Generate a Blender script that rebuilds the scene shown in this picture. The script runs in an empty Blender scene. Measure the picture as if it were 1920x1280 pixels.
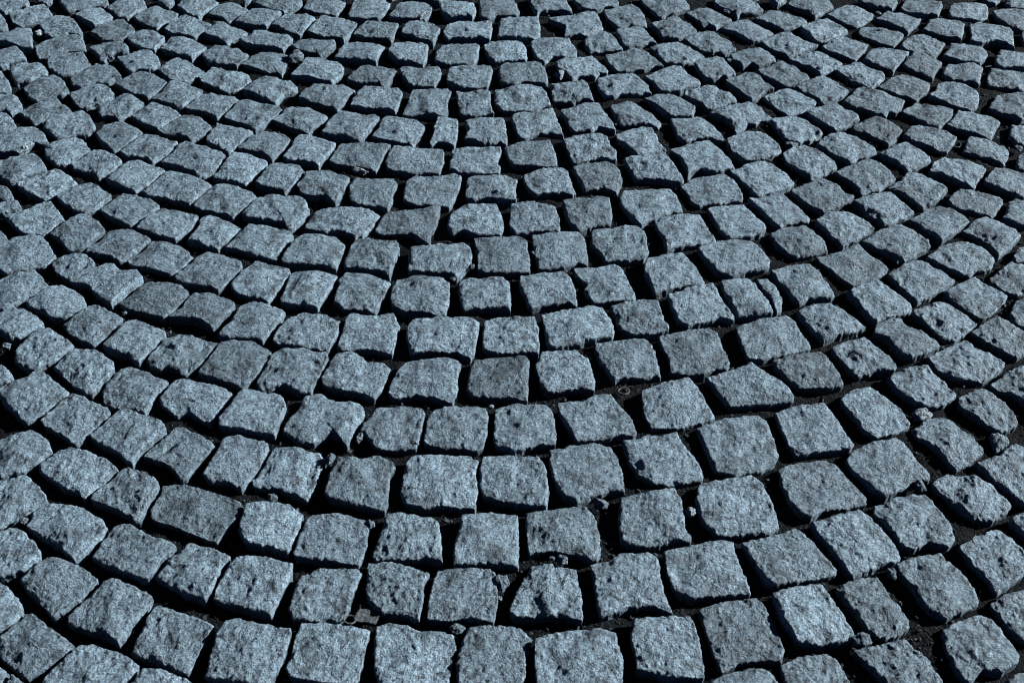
# Sunlit granite sett paving laid in segmental arcs, low raking sun from the right.
import bpy, math, random
import numpy as np
from mathutils import Vector

rng = np.random.default_rng(7)
random.seed(7)
MM = 0.001
CAM_H = 1.38
SUN_EL, SUN_AZ = (26.0, 14.0)          # degrees above the horizon, degrees from +X towards +Y

# ------------------------------------------------------------------ paving plan (millimetres on the ground)
# every row: x, y of the sett, height of its top, tilt x, tilt y (1/1000), outline relative to x, y
SETTS = [
[87,942,3.8,-51,8,[-56,35,-36,43,-19,47,-1,50,14,52,28,55,52,47,54,30,60,6,57,-13,55,-31,44,-47,26,-49,9,-50,-8,-52,-25,-53,-40,-48,-54,-42,-55,-22,-57,-2,-57,17]],
[-132,952,-1.0,-9,-4,[-52,52,-35,58,-13,55,10,42,24,43,38,44,53,38,57,14,54,-1,51,-15,50,-31,49,-48,31,-50,13,-53,-6,-56,-22,-52,-39,-48,-44,-30,-49,-12,-51,4,-52,19,-53,35]],
[311,996,-3.7,-5,-17,[-54,37,-35,44,-16,51,0,54,15,56,30,59,37,46,41,31,45,15,48,0,51,-14,53,-28,47,-48,21,-45,5,-48,-11,-49,-34,-63,-38,-50,-42,-37,-45,-18,-48,1,-51,19]],
[-351,959,6.0,5,-7,[-36,49,-26,54,-7,49,12,45,26,41,39,38,53,34,52,14,50,0,47,-13,44,-27,34,-52,20,-51,6,-49,-8,-47,-29,-43,-49,-39,-48,-19,-48,-3,-47,12,-46,27]],
[-244,962,-0.5,-13,-21,[-42,46,-22,46,-2,45,12,43,27,41,51,34,50,21,48,6,46,-9,45,-23,43,-38,38,-50,22,-49,5,-47,-13,-44,-29,-42,-45,-39,-52,-27,-50,-12,-49,2,-48,16,-45,31]],
[334,1219,-0.7,10,-5,[-51,44,-34,49,-17,54,-1,56,15,58,32,61,46,43,49,28,52,14,55,0,56,-21,57,-42,39,-52,19,-54,-1,-56,-18,-56,-35,-56,-44,-43,-53,-31,-56,-12,-59,6,-55,25]],
[208,971,1.7,-4,0,[-41,44,-23,46,-4,48,14,48,32,49,38,40,43,14,43,0,44,-14,45,-28,43,-48,22,-48,-3,-48,-16,-44,-30,-40,-44,-36,-45,-12,-47,5,-48,22]],
[-25,947,2.8,11,-10,[-33,53,-18,54,-4,55,16,52,36,50,51,35,47,24,43,-1,42,-23,37,-38,32,-54,16,-53,1,-53,-14,-53,-30,-53,-45,-41,-47,-23,-48,-4,-44,15,-41,34]],
[276,1100,-0.4,11,39,[-58,32,-40,37,-23,42,-7,45,9,49,25,53,44,49,44,27,48,11,51,-6,54,-24,56,-41,42,-42,28,-43,13,-43,-6,-46,-25,-48,-38,-40,-51,-32,-54,-14,-57,4,-57,18]],
[-108,1269,-0.4,-5,20,[-41,53,-20,53,0,53,21,53,41,53,56,41,52,20,53,6,54,-8,55,-23,54,-38,53,-54,29,-52,13,-51,-3,-49,-23,-54,-37,-49,-51,-44,-59,-23,-59,-7,-59,9,-56,25,-53,42]],
[357,1348,-1.5,-6,18,[-65,34,-52,40,-39,47,-27,53,-12,56,5,59,21,62,37,64,51,52,53,31,55,11,56,-6,57,-23,51,-40,37,-48,23,-57,4,-61,-14,-66,-28,-62,-42,-57,-47,-43,-51,-29,-55,-10,-59,10]],
[164,1076,1.0,2,13,[-54,31,-37,36,-20,41,-8,50,12,52,31,53,45,45,45,29,44,12,47,-15,52,-33,56,-51,43,-45,30,-39,14,-41,-3,-42,-17,-48,-30,-54,-44,-59,-47,-37,-47,-21,-48,-4,-49,13]],
[-473,1215,-5.1,20,-19,[-57,48,-37,52,-24,50,-8,45,7,40,22,35,37,28,51,21,66,15,71,7,68,-9,65,-25,58,-38,51,-51,45,-64,23,-55,9,-48,-6,-41,-20,-34,-34,-28,-47,-23,-60,-17,-65,-1,-62,14,-59,28]],
[-458,986,-3.0,6,14,[-36,50,-27,53,-10,47,8,41,22,37,35,32,53,18,46,-6,42,-21,38,-35,32,-58,16,-51,0,-43,-16,-37,-33,-31,-50,-24,-47,-6,-45,9,-43,24]],
[500,1152,-0.7,-22,1,[-60,35,-44,40,-28,46,-14,51,0,55,15,60,28,47,35,34,42,22,48,6,54,-10,57,-27,52,-35,38,-39,23,-43,9,-50,-5,-57,-19,-64,-28,-52,-34,-37,-40,-21,-46,-5,-57,20]],
[112,1292,-0.1,28,15,[-54,43,-37,48,-20,53,-1,54,17,57,42,46,49,29,53,12,56,-4,57,-23,58,-42,41,-42,24,-47,8,-52,-4,-59,-16,-67,-36,-51,-43,-34,-51,-18,-53,1,-54,21]],
[208,1196,0.2,22,-4,[-44,39,-30,44,-15,49,2,53,20,57,38,61,41,47,45,32,45,15,45,-2,45,-20,53,-40,50,-47,31,-45,17,-48,2,-52,-12,-56,-39,-51,-50,-43,-50,-23,-51,-3,-49,11,-46,25]],
[624,971,-1.6,12,12,[-39,29,-26,36,-14,42,1,47,17,52,33,42,38,27,42,12,51,-14,44,-26,20,-40,-8,-38,-27,-58,-39,-37,-42,-21,-44,-4,-42,12]],
[396,1120,-0.3,-16,5,[-65,27,-45,32,-25,37,-11,43,3,49,17,55,30,43,38,31,45,18,52,6,58,-7,65,-20,59,-29,45,-33,31,-36,16,-40,0,-44,-16,-47,-31,-51,-41,-40,-46,-24,-51,-7,-58,10]],
[465,1259,-4.5,14,10,[-55,37,-37,44,-20,51,-6,52,8,54,22,56,40,39,46,22,53,6,60,-8,68,-21,65,-32,51,-36,36,-40,17,-43,-1,-47,-24,-62,-38,-51,-50,-30,-51,-16,-53,-2,-55,12]],
[-553,1036,-3.0,1,-19,[-24,47,-11,52,3,48,18,42,34,32,50,22,55,10,46,-6,37,-22,32,-39,27,-57,26,-62,7,-48,-8,-43,-23,-37,-38,-32,-53,-26,-55,-17,-49,-4,-43,10,-36,22,-30,35]],
[410,1022,1.4,-41,-18,[-49,35,-32,41,-15,48,4,50,23,52,31,35,35,22,40,8,45,-9,51,-27,50,-36,25,-45,11,-48,-4,-50,-28,-42,-34,-27,-41,-12,-44,3,-46,19]],
[-67,1056,1.1,23,-43,[-39,43,-24,45,-9,47,7,46,22,46,37,46,43,33,46,9,46,-10,45,-28,41,-49,25,-45,9,-42,-9,-43,-27,-44,-48,-41,-48,-27,-47,-8,-45,11,-42,27]],
[75,1171,-1.1,7,-12,[-55,36,-36,39,-18,41,-1,44,18,47,36,49,45,28,50,7,52,-11,53,-28,48,-53,39,-55,17,-43,-2,-39,-21,-36,-36,-39,-51,-43,-52,-25,-53,-8,-54,7,-55,21]],
[-361,1076,2.9,-24,7,[-34,44,-15,45,3,46,19,41,34,36,49,31,50,12,45,-2,41,-16,37,-29,30,-56,10,-48,-5,-43,-21,-39,-37,-34,-52,-29,-51,-17,-48,-4,-46,10,-40,27]],
[4,1272,-1.8,28,0,[-49,47,-31,50,-12,53,4,51,21,49,37,48,47,28,49,10,50,-8,52,-27,50,-41,48,-55,33,-54,16,-52,-4,-48,-24,-44,-47,-34,-53,-7,-53,9,-53,24]],
[-35,1156,-0.7,-34,34,[-40,43,-25,46,-11,49,3,51,23,48,43,45,44,27,44,8,44,-6,44,-21,44,-35,44,-49,24,-46,5,-43,-11,-45,-26,-46,-48,-47,-49,-33,-47,-14,-45,5,-42,24]],
[598,1074,1.3,15,23,[-52,35,-36,41,-20,47,-2,51,16,54,20,39,34,23,46,-2,47,-27,44,-36,19,-46,-5,-57,-26,-40,-32,-24,-37,-8,-43,6,-48,19]],
[577,1301,0.6,-13,-16,[-46,30,-34,37,-22,44,-8,50,11,57,29,64,38,50,42,38,46,24,49,10,56,-4,61,-17,58,-32,36,-33,24,-43,9,-52,-4,-57,-17,-63,-31,-52,-39,-39,-47,-26,-55,-14,-61,9]],
[51,1060,-1.5,27,-29,[-24,50,2,51,21,46,40,41,42,16,44,2,45,-12,45,-30,45,-49,22,-41,4,-40,-15,-38,-31,-39,-47,-40,-55,-28,-49,-12,-44,4,-38,18,-32,32]],
[-260,1058,-1.1,-6,4,[-37,32,-12,43,3,44,17,44,42,42,47,36,44,23,40,9,38,-6,36,-21,33,-35,25,-47,12,-45,-1,-44,-20,-44,-38,-43,-47,-27,-45,0,-41,16]],
[-259,1156,0.8,-25,-35,[-40,45,-25,46,-9,47,7,48,25,42,43,36,50,17,49,2,48,-14,44,-33,41,-50,31,-48,13,-44,-7,-40,-22,-38,-38,-36,-53,-34,-55,-28,-53,-12,-50,5,-45,25]],
[233,1315,-0.1,24,15,[-60,43,-45,43,-31,44,-18,56,3,51,27,55,32,39,38,24,46,7,54,-10,60,-33,57,-43,34,-48,9,-53,-5,-51,-19,-49,-30,-40,-41,-30,-46,-16,-52,-2,-55,13,-58,28]],
[-642,972,0.4,-6,6,[-25,51,-14,51,-2,42,11,32,23,23,35,15,46,7,57,-1,50,-15,31,-32,20,-42,9,-52,1,-48,-11,-39,-23,-29,-36,-20,-43,-3,-50,14,-41,22,-32,36]],
[594,1191,-0.6,16,-16,[-57,13,-54,29,-36,37,-18,45,-3,48,13,52,28,55,35,36,42,17,46,2,49,-14,48,-39,36,-49,22,-45,7,-41,-15,-54,-32,-46,-37,-32,-41,-18,-49,-2]],
[-651,1176,0.4,-2,11,[-42,47,-26,45,-9,43,9,39,22,31,34,24,47,16,58,1,59,-12,51,-27,42,-43,28,-61,21,-58,12,-49,3,-38,-13,-29,-29,-19,-45,-9,-60,1,-61,26,-51,37]],
[-162,1067,0.0,51,30,[-43,45,-28,45,-12,46,5,41,22,37,34,30,46,22,39,11,39,-4,39,-20,37,-38,35,-55,16,-46,0,-45,-17,-44,-27,-33,-37,-22,-42,1,-42,16,-43,30]],
[-229,1266,2.9,-41,-7,[-39,47,-20,47,-2,46,23,53,44,39,50,31,42,16,42,-3,43,-22,42,-41,41,-59,23,-55,7,-50,-9,-45,-25,-40,-42,-34,-52,-26,-51,-9,-50,7,-45,27]],
[-302,1405,-1.4,11,-46,[-36,55,-13,60,1,51,15,40,35,40,54,40,63,20,63,1,52,-24,50,-39,47,-53,44,-67,33,-43,15,-34,4,-44,-8,-55,-33,-54,-47,-42,-61,-29,-60,-10,-54,6,-47,22,-42,39]],
[-543,1131,2.3,21,-26,[-40,46,-30,53,-11,48,3,37,18,26,34,20,51,14,59,6,48,-11,41,-27,31,-50,18,-47,4,-42,-9,-37,-25,-29,-41,-21,-56,-12,-53,2,-49,16,-44,30]],
[-636,1076,-1.8,-16,1,[-35,37,-21,47,-3,40,10,34,23,29,38,19,53,8,44,-8,36,-25,27,-37,18,-49,6,-56,-3,-45,-14,-35,-25,-25,-36,-15,-46,-5,-56,5,-46,21]],
[477,1378,1.0,41,-4,[-56,37,-41,42,-26,47,-11,51,8,54,28,56,37,37,42,23,46,8,50,-6,54,-21,57,-35,51,-42,36,-44,21,-46,6,-48,-9,-50,-35,-57,-40,-39,-45,-20,-48,-5,-52,10]],
[-149,1157,1.5,3,35,[-36,43,-8,45,6,42,21,39,35,35,41,28,43,11,46,-6,48,-25,50,-44,27,-36,12,-37,-3,-37,-24,-38,-45,-39,-51,-30,-47,-13,-43,4,-39,24]],
[-451,1099,1.3,27,-22,[-34,26,-24,38,-13,50,4,44,22,38,35,30,48,22,40,-2,37,-18,34,-34,28,-56,12,-50,-4,-44,-16,-36,-28,-28,-40,-20,-51,-12,-48,-3,-41,12]],
[266,1435,-0.2,-16,30,[-52,31,-36,40,-19,50,-4,53,11,56,26,60,37,45,43,28,48,12,53,-4,60,-27,56,-32,45,-36,32,-40,15,-45,-3,-50,-23,-50,-44,-51,-48,-37,-52,-24,-53,-9,-54,6]],
[-552,927,1.3,-6,-9,[-24,41,-10,43,7,39,24,35,47,25,60,14,54,1,48,-12,40,-32,24,-35,7,-37,-9,-40,-22,-35,-36,-30,-49,-25,-63,-21,-56,-6,-50,8,-34,28]],
[135,1403,0.9,-14,-19,[-61,36,-47,37,-32,39,-18,41,0,54,27,59,34,43,42,27,49,11,57,-4,60,-19,62,-34,56,-39,37,-37,18,-42,-1,-47,-17,-49,-33,-52,-40,-38,-46,-24,-52,-9,-58,7,-60,21]],
[515,933,0.7,49,-5,[-59,35,-45,38,-30,41,-15,43,0,46,14,48,24,31,37,14,40,-1,44,-15,44,-39,30,-47,17,-54,1,-48,-14,-41,-22,-29,-29,-17,-36,-4,-44,9,-52,22]],
[499,1037,-1.1,-23,-27,[-47,30,-33,38,-19,45,-1,49,16,53,22,31,29,13,36,-6,42,-24,40,-34,29,-43,17,-51,-4,-51,-17,-43,-22,-27,-28,-11,-38,11]],
[311,1566,0.9,17,0,[-59,39,-45,43,-33,48,-20,53,-2,56,15,59,32,62,44,48,46,34,49,20,51,6,54,-13,55,-32,48,-46,27,-47,9,-57,-18,-60,-32,-57,-46,-53,-45,-33,-45,-13,-50,1,-55,14]],
[19,1385,0.6,2,3,[-45,42,-19,50,-5,50,9,49,23,50,37,50,45,32,48,13,50,-5,50,-22,49,-40,23,-40,4,-47,-15,-55,-29,-50,-44,-46,-48,-22,-47,-4,-46,13,-46,28]],
[-340,1292,-2.7,-9,2,[-31,50,-11,50,7,45,24,39,39,39,51,22,45,0,41,-28,37,-44,32,-60,15,-50,0,-43,-15,-36,-33,-35,-51,-34,-55,-23,-48,-6,-43,9,-40,23,-36,36]],
[694,1122,-1.4,-10,-16,[-48,21,-31,32,-15,42,1,48,16,54,28,42,35,28,42,14,49,-12,36,-24,22,-36,8,-46,-6,-55,-20,-65,-24,-42,-31,-27,-39,-13,-43,4]],
[-668,1293,-0.8,17,-8,[-43,38,-23,46,-8,42,8,36,25,28,41,21,52,11,62,1,63,-4,56,-15,47,-26,38,-40,28,-56,23,-59,17,-48,-9,-39,-21,-30,-34,-21,-47,-12,-58,-2,-61,8,-50,23]],
[393,1476,-0.3,16,13,[-72,25,-54,31,-36,37,-21,45,-5,53,11,60,22,45,35,31,49,16,57,1,65,-15,67,-28,61,-40,41,-41,22,-42,7,-43,-9,-43,-24,-44,-39,-45,-49,-26,-54,-10,-59,6]],
[-355,1180,3.0,-42,17,[-40,41,-25,43,-10,45,8,41,26,36,46,20,43,3,41,-14,37,-32,34,-51,18,-46,2,-41,-13,-39,-29,-36,-36,-24,-44,-12,-43,3,-42,19]],
[-87,1383,-0.7,3,17,[-38,40,-23,45,-8,49,9,47,27,46,44,44,48,28,47,8,47,-13,44,-30,41,-48,33,-51,12,-45,-5,-45,-21,-45,-36,-41,-51,-36,-52,-24,-50,-4,-49,16]],
[-605,1369,2.0,21,3,[-29,50,-14,54,0,47,15,40,29,35,43,29,50,18,56,8,47,-5,39,-18,31,-30,25,-46,17,-61,9,-60,-2,-49,-13,-39,-27,-32,-41,-24,-61,-6,-53,8,-46,22,-38,35]],
[-118,1606,2.9,-6,-3,[-65,20,-55,42,-41,45,-27,47,-13,49,1,47,15,48,29,48,43,47,60,33,59,13,58,-7,56,-25,54,-42,49,-60,36,-55,23,-43,6,-43,-10,-43,-27,-43,-54,-47,-60,-22,-62,-8,-64,6]],
[-365,1521,1.6,-11,43,[-33,44,-16,47,2,48,17,45,33,42,49,40,54,25,51,12,48,-2,44,-15,40,-34,35,-53,15,-55,1,-45,-14,-35,-30,-43,-47,-51,-58,-35,-52,-10,-47,9,-43,27]],
[-21,1498,1.9,44,-1,[-44,43,-30,47,-15,50,0,49,14,48,29,48,43,47,50,37,49,22,48,6,47,-9,47,-26,46,-42,46,-58,33,-54,21,-49,4,-48,-14,-47,-29,-45,-44,-43,-54,-24,-53,-9,-51,7,-49,21]],
[-140,1495,-0.7,3,15,[-40,41,-22,43,-4,45,23,51,37,46,50,42,54,35,49,12,49,-4,50,-20,46,-39,43,-57,18,-45,0,-39,-17,-33,-34,-38,-52,-42,-63,-32,-61,-11,-56,4,-51,19]],
[-426,1313,-1.1,8,0,[-29,51,-4,54,11,49,26,44,41,39,45,27,41,7,37,-11,31,-27,25,-44,17,-62,-3,-45,-20,-44,-36,-43,-47,-28,-42,-9,-38,11,-33,31]],
[115,1629,3.1,-13,21,[-64,28,-49,33,-35,38,-21,43,-5,47,11,52,27,56,45,48,52,34,58,19,61,2,62,-15,57,-26,42,-29,28,-32,12,-38,-5,-44,-24,-50,-42,-55,-56,-52,-56,-36,-57,-19,-58,-3,-61,12]],
[448,1604,-1.1,-19,-14,[-60,26,-46,33,-32,40,-18,46,0,51,18,55,36,60,49,44,52,25,55,7,59,-7,63,-21,60,-31,41,-37,23,-43,7,-48,-9,-53,-25,-58,-47,-56,-51,-36,-55,-17,-56,-2,-58,12]],
[694,1240,-2.1,3,21,[-48,33,-25,44,-7,43,10,41,22,32,34,23,42,10,50,-4,52,-19,37,-35,25,-42,13,-50,-10,-45,-20,-32,-30,-19,-39,-6,-47,7,-58,22]],
[-576,1246,0.4,12,33,[-23,42,-13,48,3,42,18,35,37,22,41,13,37,0,34,-15,31,-35,27,-55,19,-57,13,-47,-3,-39,-19,-30,-37,-23,-55,-16,-52,-1,-43,12,-34,24]],
[-465,1539,0.5,4,-6,[-59,-29,-54,-11,-48,7,-43,22,-39,37,-34,52,-12,56,7,53,24,50,39,39,54,27,52,13,49,0,45,-13,42,-27,36,-41,29,-55,22,-68,8,-57,-16,-46,-33,-40,-50,-33]],
[197,1555,-3.3,15,-35,[-54,36,-36,40,-19,44,-6,47,8,49,21,49,34,50,44,35,47,19,47,1,49,-16,51,-34,52,-50,38,-48,25,-54,5,-54,-15,-53,-27,-63,-36,-39,-42,-25,-48,-11,-53,7,-56,23]],
[-414,1416,1.1,0,23,[-32,49,-5,49,10,46,25,43,39,40,47,18,45,4,44,-10,43,-24,41,-39,40,-53,24,-49,9,-45,-6,-41,-22,-38,-37,-35,-52,-32,-56,-18,-46,6,-41,20,-36,35]],
[-786,1460,-0.2,-16,7,[-20,43,-15,53,1,57,13,46,26,34,43,19,59,6,52,-8,45,-23,36,-35,27,-48,18,-60,6,-64,-5,-53,-17,-42,-27,-32,-38,-22,-48,-12,-60,13,-53,22,-37,33]],
[-186,1384,-1.0,-4,1,[-34,40,-15,45,5,49,22,47,39,44,46,32,44,18,43,4,41,-14,39,-31,36,-46,19,-47,3,-47,-12,-47,-26,-47,-39,-26,-55,-8,-52,10,-39,22]],
[586,1419,-0.3,-4,-17,[-46,36,-33,46,-20,56,5,60,15,48,24,37,33,21,43,5,47,-10,50,-25,46,-33,33,-41,20,-48,3,-52,-14,-56,-27,-39,-33,-23,-38,-8,-44,8,-51,24]],
[-262,1508,-0.3,-43,-3,[-36,50,-10,55,5,44,19,33,46,31,58,19,56,1,50,-19,45,-38,36,-58,17,-46,0,-42,-18,-39,-34,-34,-49,-29,-55,-10,-48,16,-42,39]],
[-518,1451,-2.1,22,25,[-43,44,-27,50,-8,44,11,37,27,30,44,23,60,11,51,-14,46,-28,41,-43,37,-58,25,-50,13,-43,-7,-31,-22,-40,-37,-27,-51,-15,-59,1,-54,15,-50,29]],
[-520,1336,-3.5,3,-3,[-19,50,-3,52,14,39,30,29,46,19,53,11,45,-5,37,-22,30,-41,24,-60,16,-64,5,-49,-5,-38,-16,-27,-25,-24,-39,-18,-53,-13,-48,1,-39,14,-31,26]],
[687,1356,-1.9,11,-9,[-51,26,-36,35,-21,46,3,55,20,39,31,24,41,9,51,-15,46,-27,33,-38,21,-49,8,-56,-4,-64,-12,-49,-20,-32,-28,-14,-39,-2,-49,9]],
[-628,1477,-3.2,-5,-3,[-27,50,-9,54,5,46,19,37,33,26,46,21,58,15,52,1,46,-12,42,-27,38,-42,34,-56,10,-47,-6,-50,-21,-42,-36,-34,-42,-20,-47,-6,-43,15,-35,31]],
[88,1519,0.3,-25,12,[-37,45,-23,47,-9,49,6,50,21,51,32,40,43,28,45,10,47,-7,49,-24,48,-47,33,-44,17,-41,1,-44,-15,-48,-31,-52,-42,-27,-46,-7,-49,12,-43,29]],
[-699,1404,1.4,-23,-13,[-33,38,-21,56,-2,50,19,35,35,26,49,16,53,7,44,-8,36,-22,30,-34,23,-47,15,-60,8,-57,-11,-39,-27,-29,-42,-20,-54,-8,-47,8,-40,23]],
[-247,1615,0.0,-11,35,[-48,-7,-46,9,-45,25,-43,42,-30,49,-13,47,3,46,21,48,38,50,44,34,50,18,48,-1,47,-19,45,-38,43,-56,29,-50,15,-45,1,-40,-14,-42,-29,-45,-44,-47,-52,-38,-50,-22]],
[766,1539,0.6,-20,-16,[-64,12,-46,21,-30,31,-15,40,-1,49,14,57,27,38,49,22,66,1,60,-12,49,-22,37,-31,26,-40,15,-50,-5,-47,-24,-45,-39,-33,-53,-22,-59,-5]],
[-1,1610,-0.2,46,-4,[-49,37,-33,42,-18,47,-3,47,12,47,27,47,41,47,43,32,46,18,46,1,47,-15,48,-31,45,-48,23,-44,7,-46,-10,-47,-26,-49,-49,-34,-49,-16,-50,1,-49,19]],
[-162,1719,0.2,10,-1,[-55,23,-47,47,-33,48,-18,50,-4,51,16,50,35,49,48,33,48,17,49,0,50,-16,48,-31,46,-46,44,-60,34,-59,18,-52,2,-46,-15,-44,-31,-42,-51,-30,-56,-7,-56,8]],
[-352,1613,4.2,-11,15,[-55,8,-45,24,-36,40,-19,52,-2,48,15,45,34,37,52,29,52,5,49,-12,45,-28,37,-46,19,-44,4,-41,-11,-38,-30,-35,-49,-30,-60,-21,-57,-6]],
[-17,1841,0.3,12,-24,[-56,53,-42,55,-27,55,-13,55,2,57,17,58,31,58,43,47,45,34,46,19,47,4,49,-12,50,-28,50,-42,50,-56,31,-57,16,-58,0,-58,-16,-57,-32,-56,-47,-45,-47,-28,-48,-11,-48,6,-51,22,-53,38]],
[332,1688,3.2,-2,1,[-53,27,-40,33,-27,40,-15,47,1,53,16,58,31,64,38,42,41,27,45,12,48,-3,53,-18,58,-33,56,-43,33,-36,18,-42,3,-47,-11,-53,-26,-59,-43,-40,-46,-26,-49,-11,-51,8]],
[-563,1564,-1.6,-15,11,[-54,-19,-49,-4,-44,10,-38,22,-33,34,-17,45,-4,45,10,42,35,32,57,26,53,12,49,-1,42,-18,34,-35,21,-57,11,-54,4,-42,-20,-32,-29,-39,-46,-33]],
[-770,1324,1.6,15,24,[-23,37,-9,44,6,52,26,42,37,32,46,20,53,8,46,-2,41,-13,32,-25,22,-36,7,-41,-9,-47,-33,-43,-39,-29,-45,-13,-51,4,-56,20,-40,29]],
[416,1833,1.3,1,17,[-67,25,-52,32,-37,40,-22,47,4,53,21,51,39,49,44,34,49,20,57,3,64,-13,59,-32,45,-36,30,-40,15,-44,2,-52,-11,-59,-25,-52,-39,-44,-46,-29,-54,-13,-61,6]],
[677,1479,1.1,-2,15,[-51,25,-33,34,-16,44,2,47,21,49,25,32,33,19,41,7,51,-18,47,-26,36,-35,23,-44,10,-47,-4,-50,-15,-41,-26,-31,-36,-19,-46,-6,-49,10]],
[497,1517,2.3,5,-7,[-57,25,-42,31,-27,38,-13,40,1,43,15,45,29,47,38,27,43,7,48,-14,49,-37,29,-42,12,-42,-6,-42,-23,-42,-33,-31,-42,-20,-48,-6,-55,7]],
[-714,1520,1.3,38,-4,[-56,7,-50,20,-44,33,-32,54,-13,50,7,45,20,34,33,23,45,12,48,-4,42,-16,36,-30,32,-45,25,-61,17,-61,5,-52,-6,-44,-18,-31,-30,-19,-43,-7]],
[90,1854,-0.1,-3,24,[-52,42,-37,45,-22,48,-8,50,7,52,22,53,37,53,48,34,49,13,50,-7,51,-21,51,-35,50,-47,33,-38,21,-45,9,-52,-8,-54,-24,-56,-41,-58,-43,-41,-45,-23,-48,-7,-50,9,-51,25]],
[-751,1235,-3.3,7,24,[-51,40,-27,36,-10,42,7,49,24,32,36,22,46,9,54,-3,52,-10,37,-26,22,-38,0,-54,-24,-54,-28,-40,-33,-26,-37,-13,-41,1,-46,15,-49,28]],
[207,1879,-1.5,30,11,[-53,39,-39,43,-25,46,-11,49,4,52,19,54,34,56,48,35,48,18,48,1,49,-15,50,-31,39,-50,26,-52,11,-54,-3,-54,-18,-56,-33,-58,-36,-43,-39,-29,-49,-16,-59,-3,-57,11,-55,25]],
[-453,1646,-1.1,4,-31,[-57,-33,-49,-16,-42,0,-38,15,-35,31,-31,46,-14,58,1,54,16,50,40,42,50,30,46,7,41,-12,35,-30,30,-45,26,-60,13,-50,-6,-47,-25,-44,-51,-42]],
[-640,1711,-1.2,37,-18,[-64,-10,-54,4,-45,19,-36,34,-26,50,-9,50,8,49,25,42,41,34,58,14,51,-8,46,-21,40,-35,32,-47,26,-54,13,-50,0,-44,-15,-38,-31,-33,-47,-27,-56,-18]],
[-133,1824,3.4,-2,20,[-59,34,-43,35,-27,37,-11,39,5,42,21,44,37,47,53,37,56,23,58,10,57,-14,45,-33,31,-57,21,-43,6,-41,-9,-40,-24,-38,-41,-38,-58,-38,-59,-19,-60,1,-60,17]],
[397,915,0.2,-45,-11,[-43,24,-29,31,-16,39,3,42,21,45,33,34,38,20,42,6,47,-18,35,-26,23,-35,11,-43,-5,-41,-20,-38,-35,-35,-37,-19,-41,-4,-42,9]],
[293,1788,0.2,-23,-27,[-41,39,-28,45,-14,51,4,58,23,65,35,44,41,28,47,11,50,-3,54,-16,58,-30,56,-35,36,-40,16,-44,-2,-50,-19,-57,-36,-65,-39,-49,-41,-33,-46,-17,-50,-1,-48,14,-45,27]],
[64,1738,0.5,-13,-34,[-50,39,-31,41,-15,46,0,50,15,52,29,54,43,32,46,14,50,-4,50,-21,51,-37,51,-54,36,-40,21,-43,7,-46,-7,-49,-31,-60,-36,-45,-40,-29,-45,-13,-50,3,-50,21]],
[171,1755,-1.2,17,-9,[-58,43,-40,45,-23,48,-3,53,17,59,34,44,36,28,39,11,42,-5,47,-24,51,-43,46,-49,28,-50,10,-51,-7,-54,-24,-58,-29,-45,-35,-32,-41,-19,-32,0,-43,11,-54,21]],
[226,1655,1.6,31,1,[-51,33,-36,39,-21,43,-6,46,7,53,21,48,35,42,36,25,37,8,42,-10,46,-28,45,-38,29,-43,12,-46,-3,-44,-17,-45,-34,-31,-40,-15,-43,4,-47,19]],
[634,1810,-1.9,-26,-1,[-67,20,-52,26,-37,31,-23,38,-8,46,7,55,22,63,32,40,41,26,51,13,61,-8,56,-20,43,-31,29,-41,14,-48,0,-55,-15,-62,-30,-43,-45,-20,-53,-6,-60,7]],
[-733,1758,1.6,5,11,[-70,-2,-61,10,-52,21,-43,32,-36,42,-21,52,-5,53,12,34,27,31,43,29,52,17,60,5,52,-10,43,-24,29,-46,19,-66,8,-58,-3,-49,-13,-40,-25,-25,-36,-10,-53,-6]],
[-556,1791,-0.8,6,-9,[-65,-16,-56,-4,-46,7,-39,25,-31,43,-14,55,2,51,17,48,34,39,51,28,58,12,53,-3,47,-17,40,-31,33,-46,25,-61,10,-46,-5,-43,-20,-40,-35,-37,-56,-29]],
[-273,1729,-0.7,-26,-31,[-44,-3,-43,17,-42,36,-35,52,-21,52,-6,52,9,52,21,46,34,40,51,27,47,10,43,-8,39,-24,36,-40,31,-62,9,-53,-8,-51,-24,-50,-44,-30]],
[-803,1572,-0.7,-22,-19,[-19,56,-6,60,8,46,19,37,31,29,51,11,47,-3,38,-17,29,-31,15,-43,2,-53,-19,-44,-29,-36,-39,-26,-41,-12,-43,1,-37,19,-31,37]],
[-918,1841,1.0,-2,58,[-39,35,-24,51,-10,54,4,57,24,51,36,35,47,20,57,6,66,-8,58,-21,49,-34,31,-40,13,-45,0,-50,-13,-56,-26,-47,-38,-37,-51,-27,-57,-8,-63,11,-51,23]],
[272,2005,1.7,-13,16,[-60,17,-51,39,-32,44,-14,48,2,49,18,50,32,51,46,52,53,38,56,21,59,5,61,-13,63,-31,42,-31,28,-38,14,-46,-5,-53,-23,-70,-34,-57,-41,-43,-47,-29,-58,-4]],
[-370,1851,0.7,-14,22,[-61,-30,-56,-10,-52,10,-44,27,-36,43,-21,48,-7,52,12,48,30,45,41,35,52,25,52,6,51,-12,49,-27,47,-42,46,-57,25,-45,5,-41,-16,-38,-35,-38,-55,-38]],
[-160,2057,-1.1,-61,16,[-55,-40,-55,-26,-56,-11,-56,4,-54,19,-51,34,-37,47,-19,48,-1,49,16,49,30,53,43,56,57,49,56,31,55,14,51,-5,47,-24,42,-41,36,-58,27,-55,0,-54,-16,-54,-31,-55]],
[746,1766,-1.1,30,-13,[-57,16,-41,27,-26,39,-8,50,9,61,25,46,36,32,47,18,62,-5,47,-18,31,-30,20,-38,8,-47,-5,-54,-22,-64,-32,-45,-37,-32,-41,-19,-45,-5]],
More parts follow.
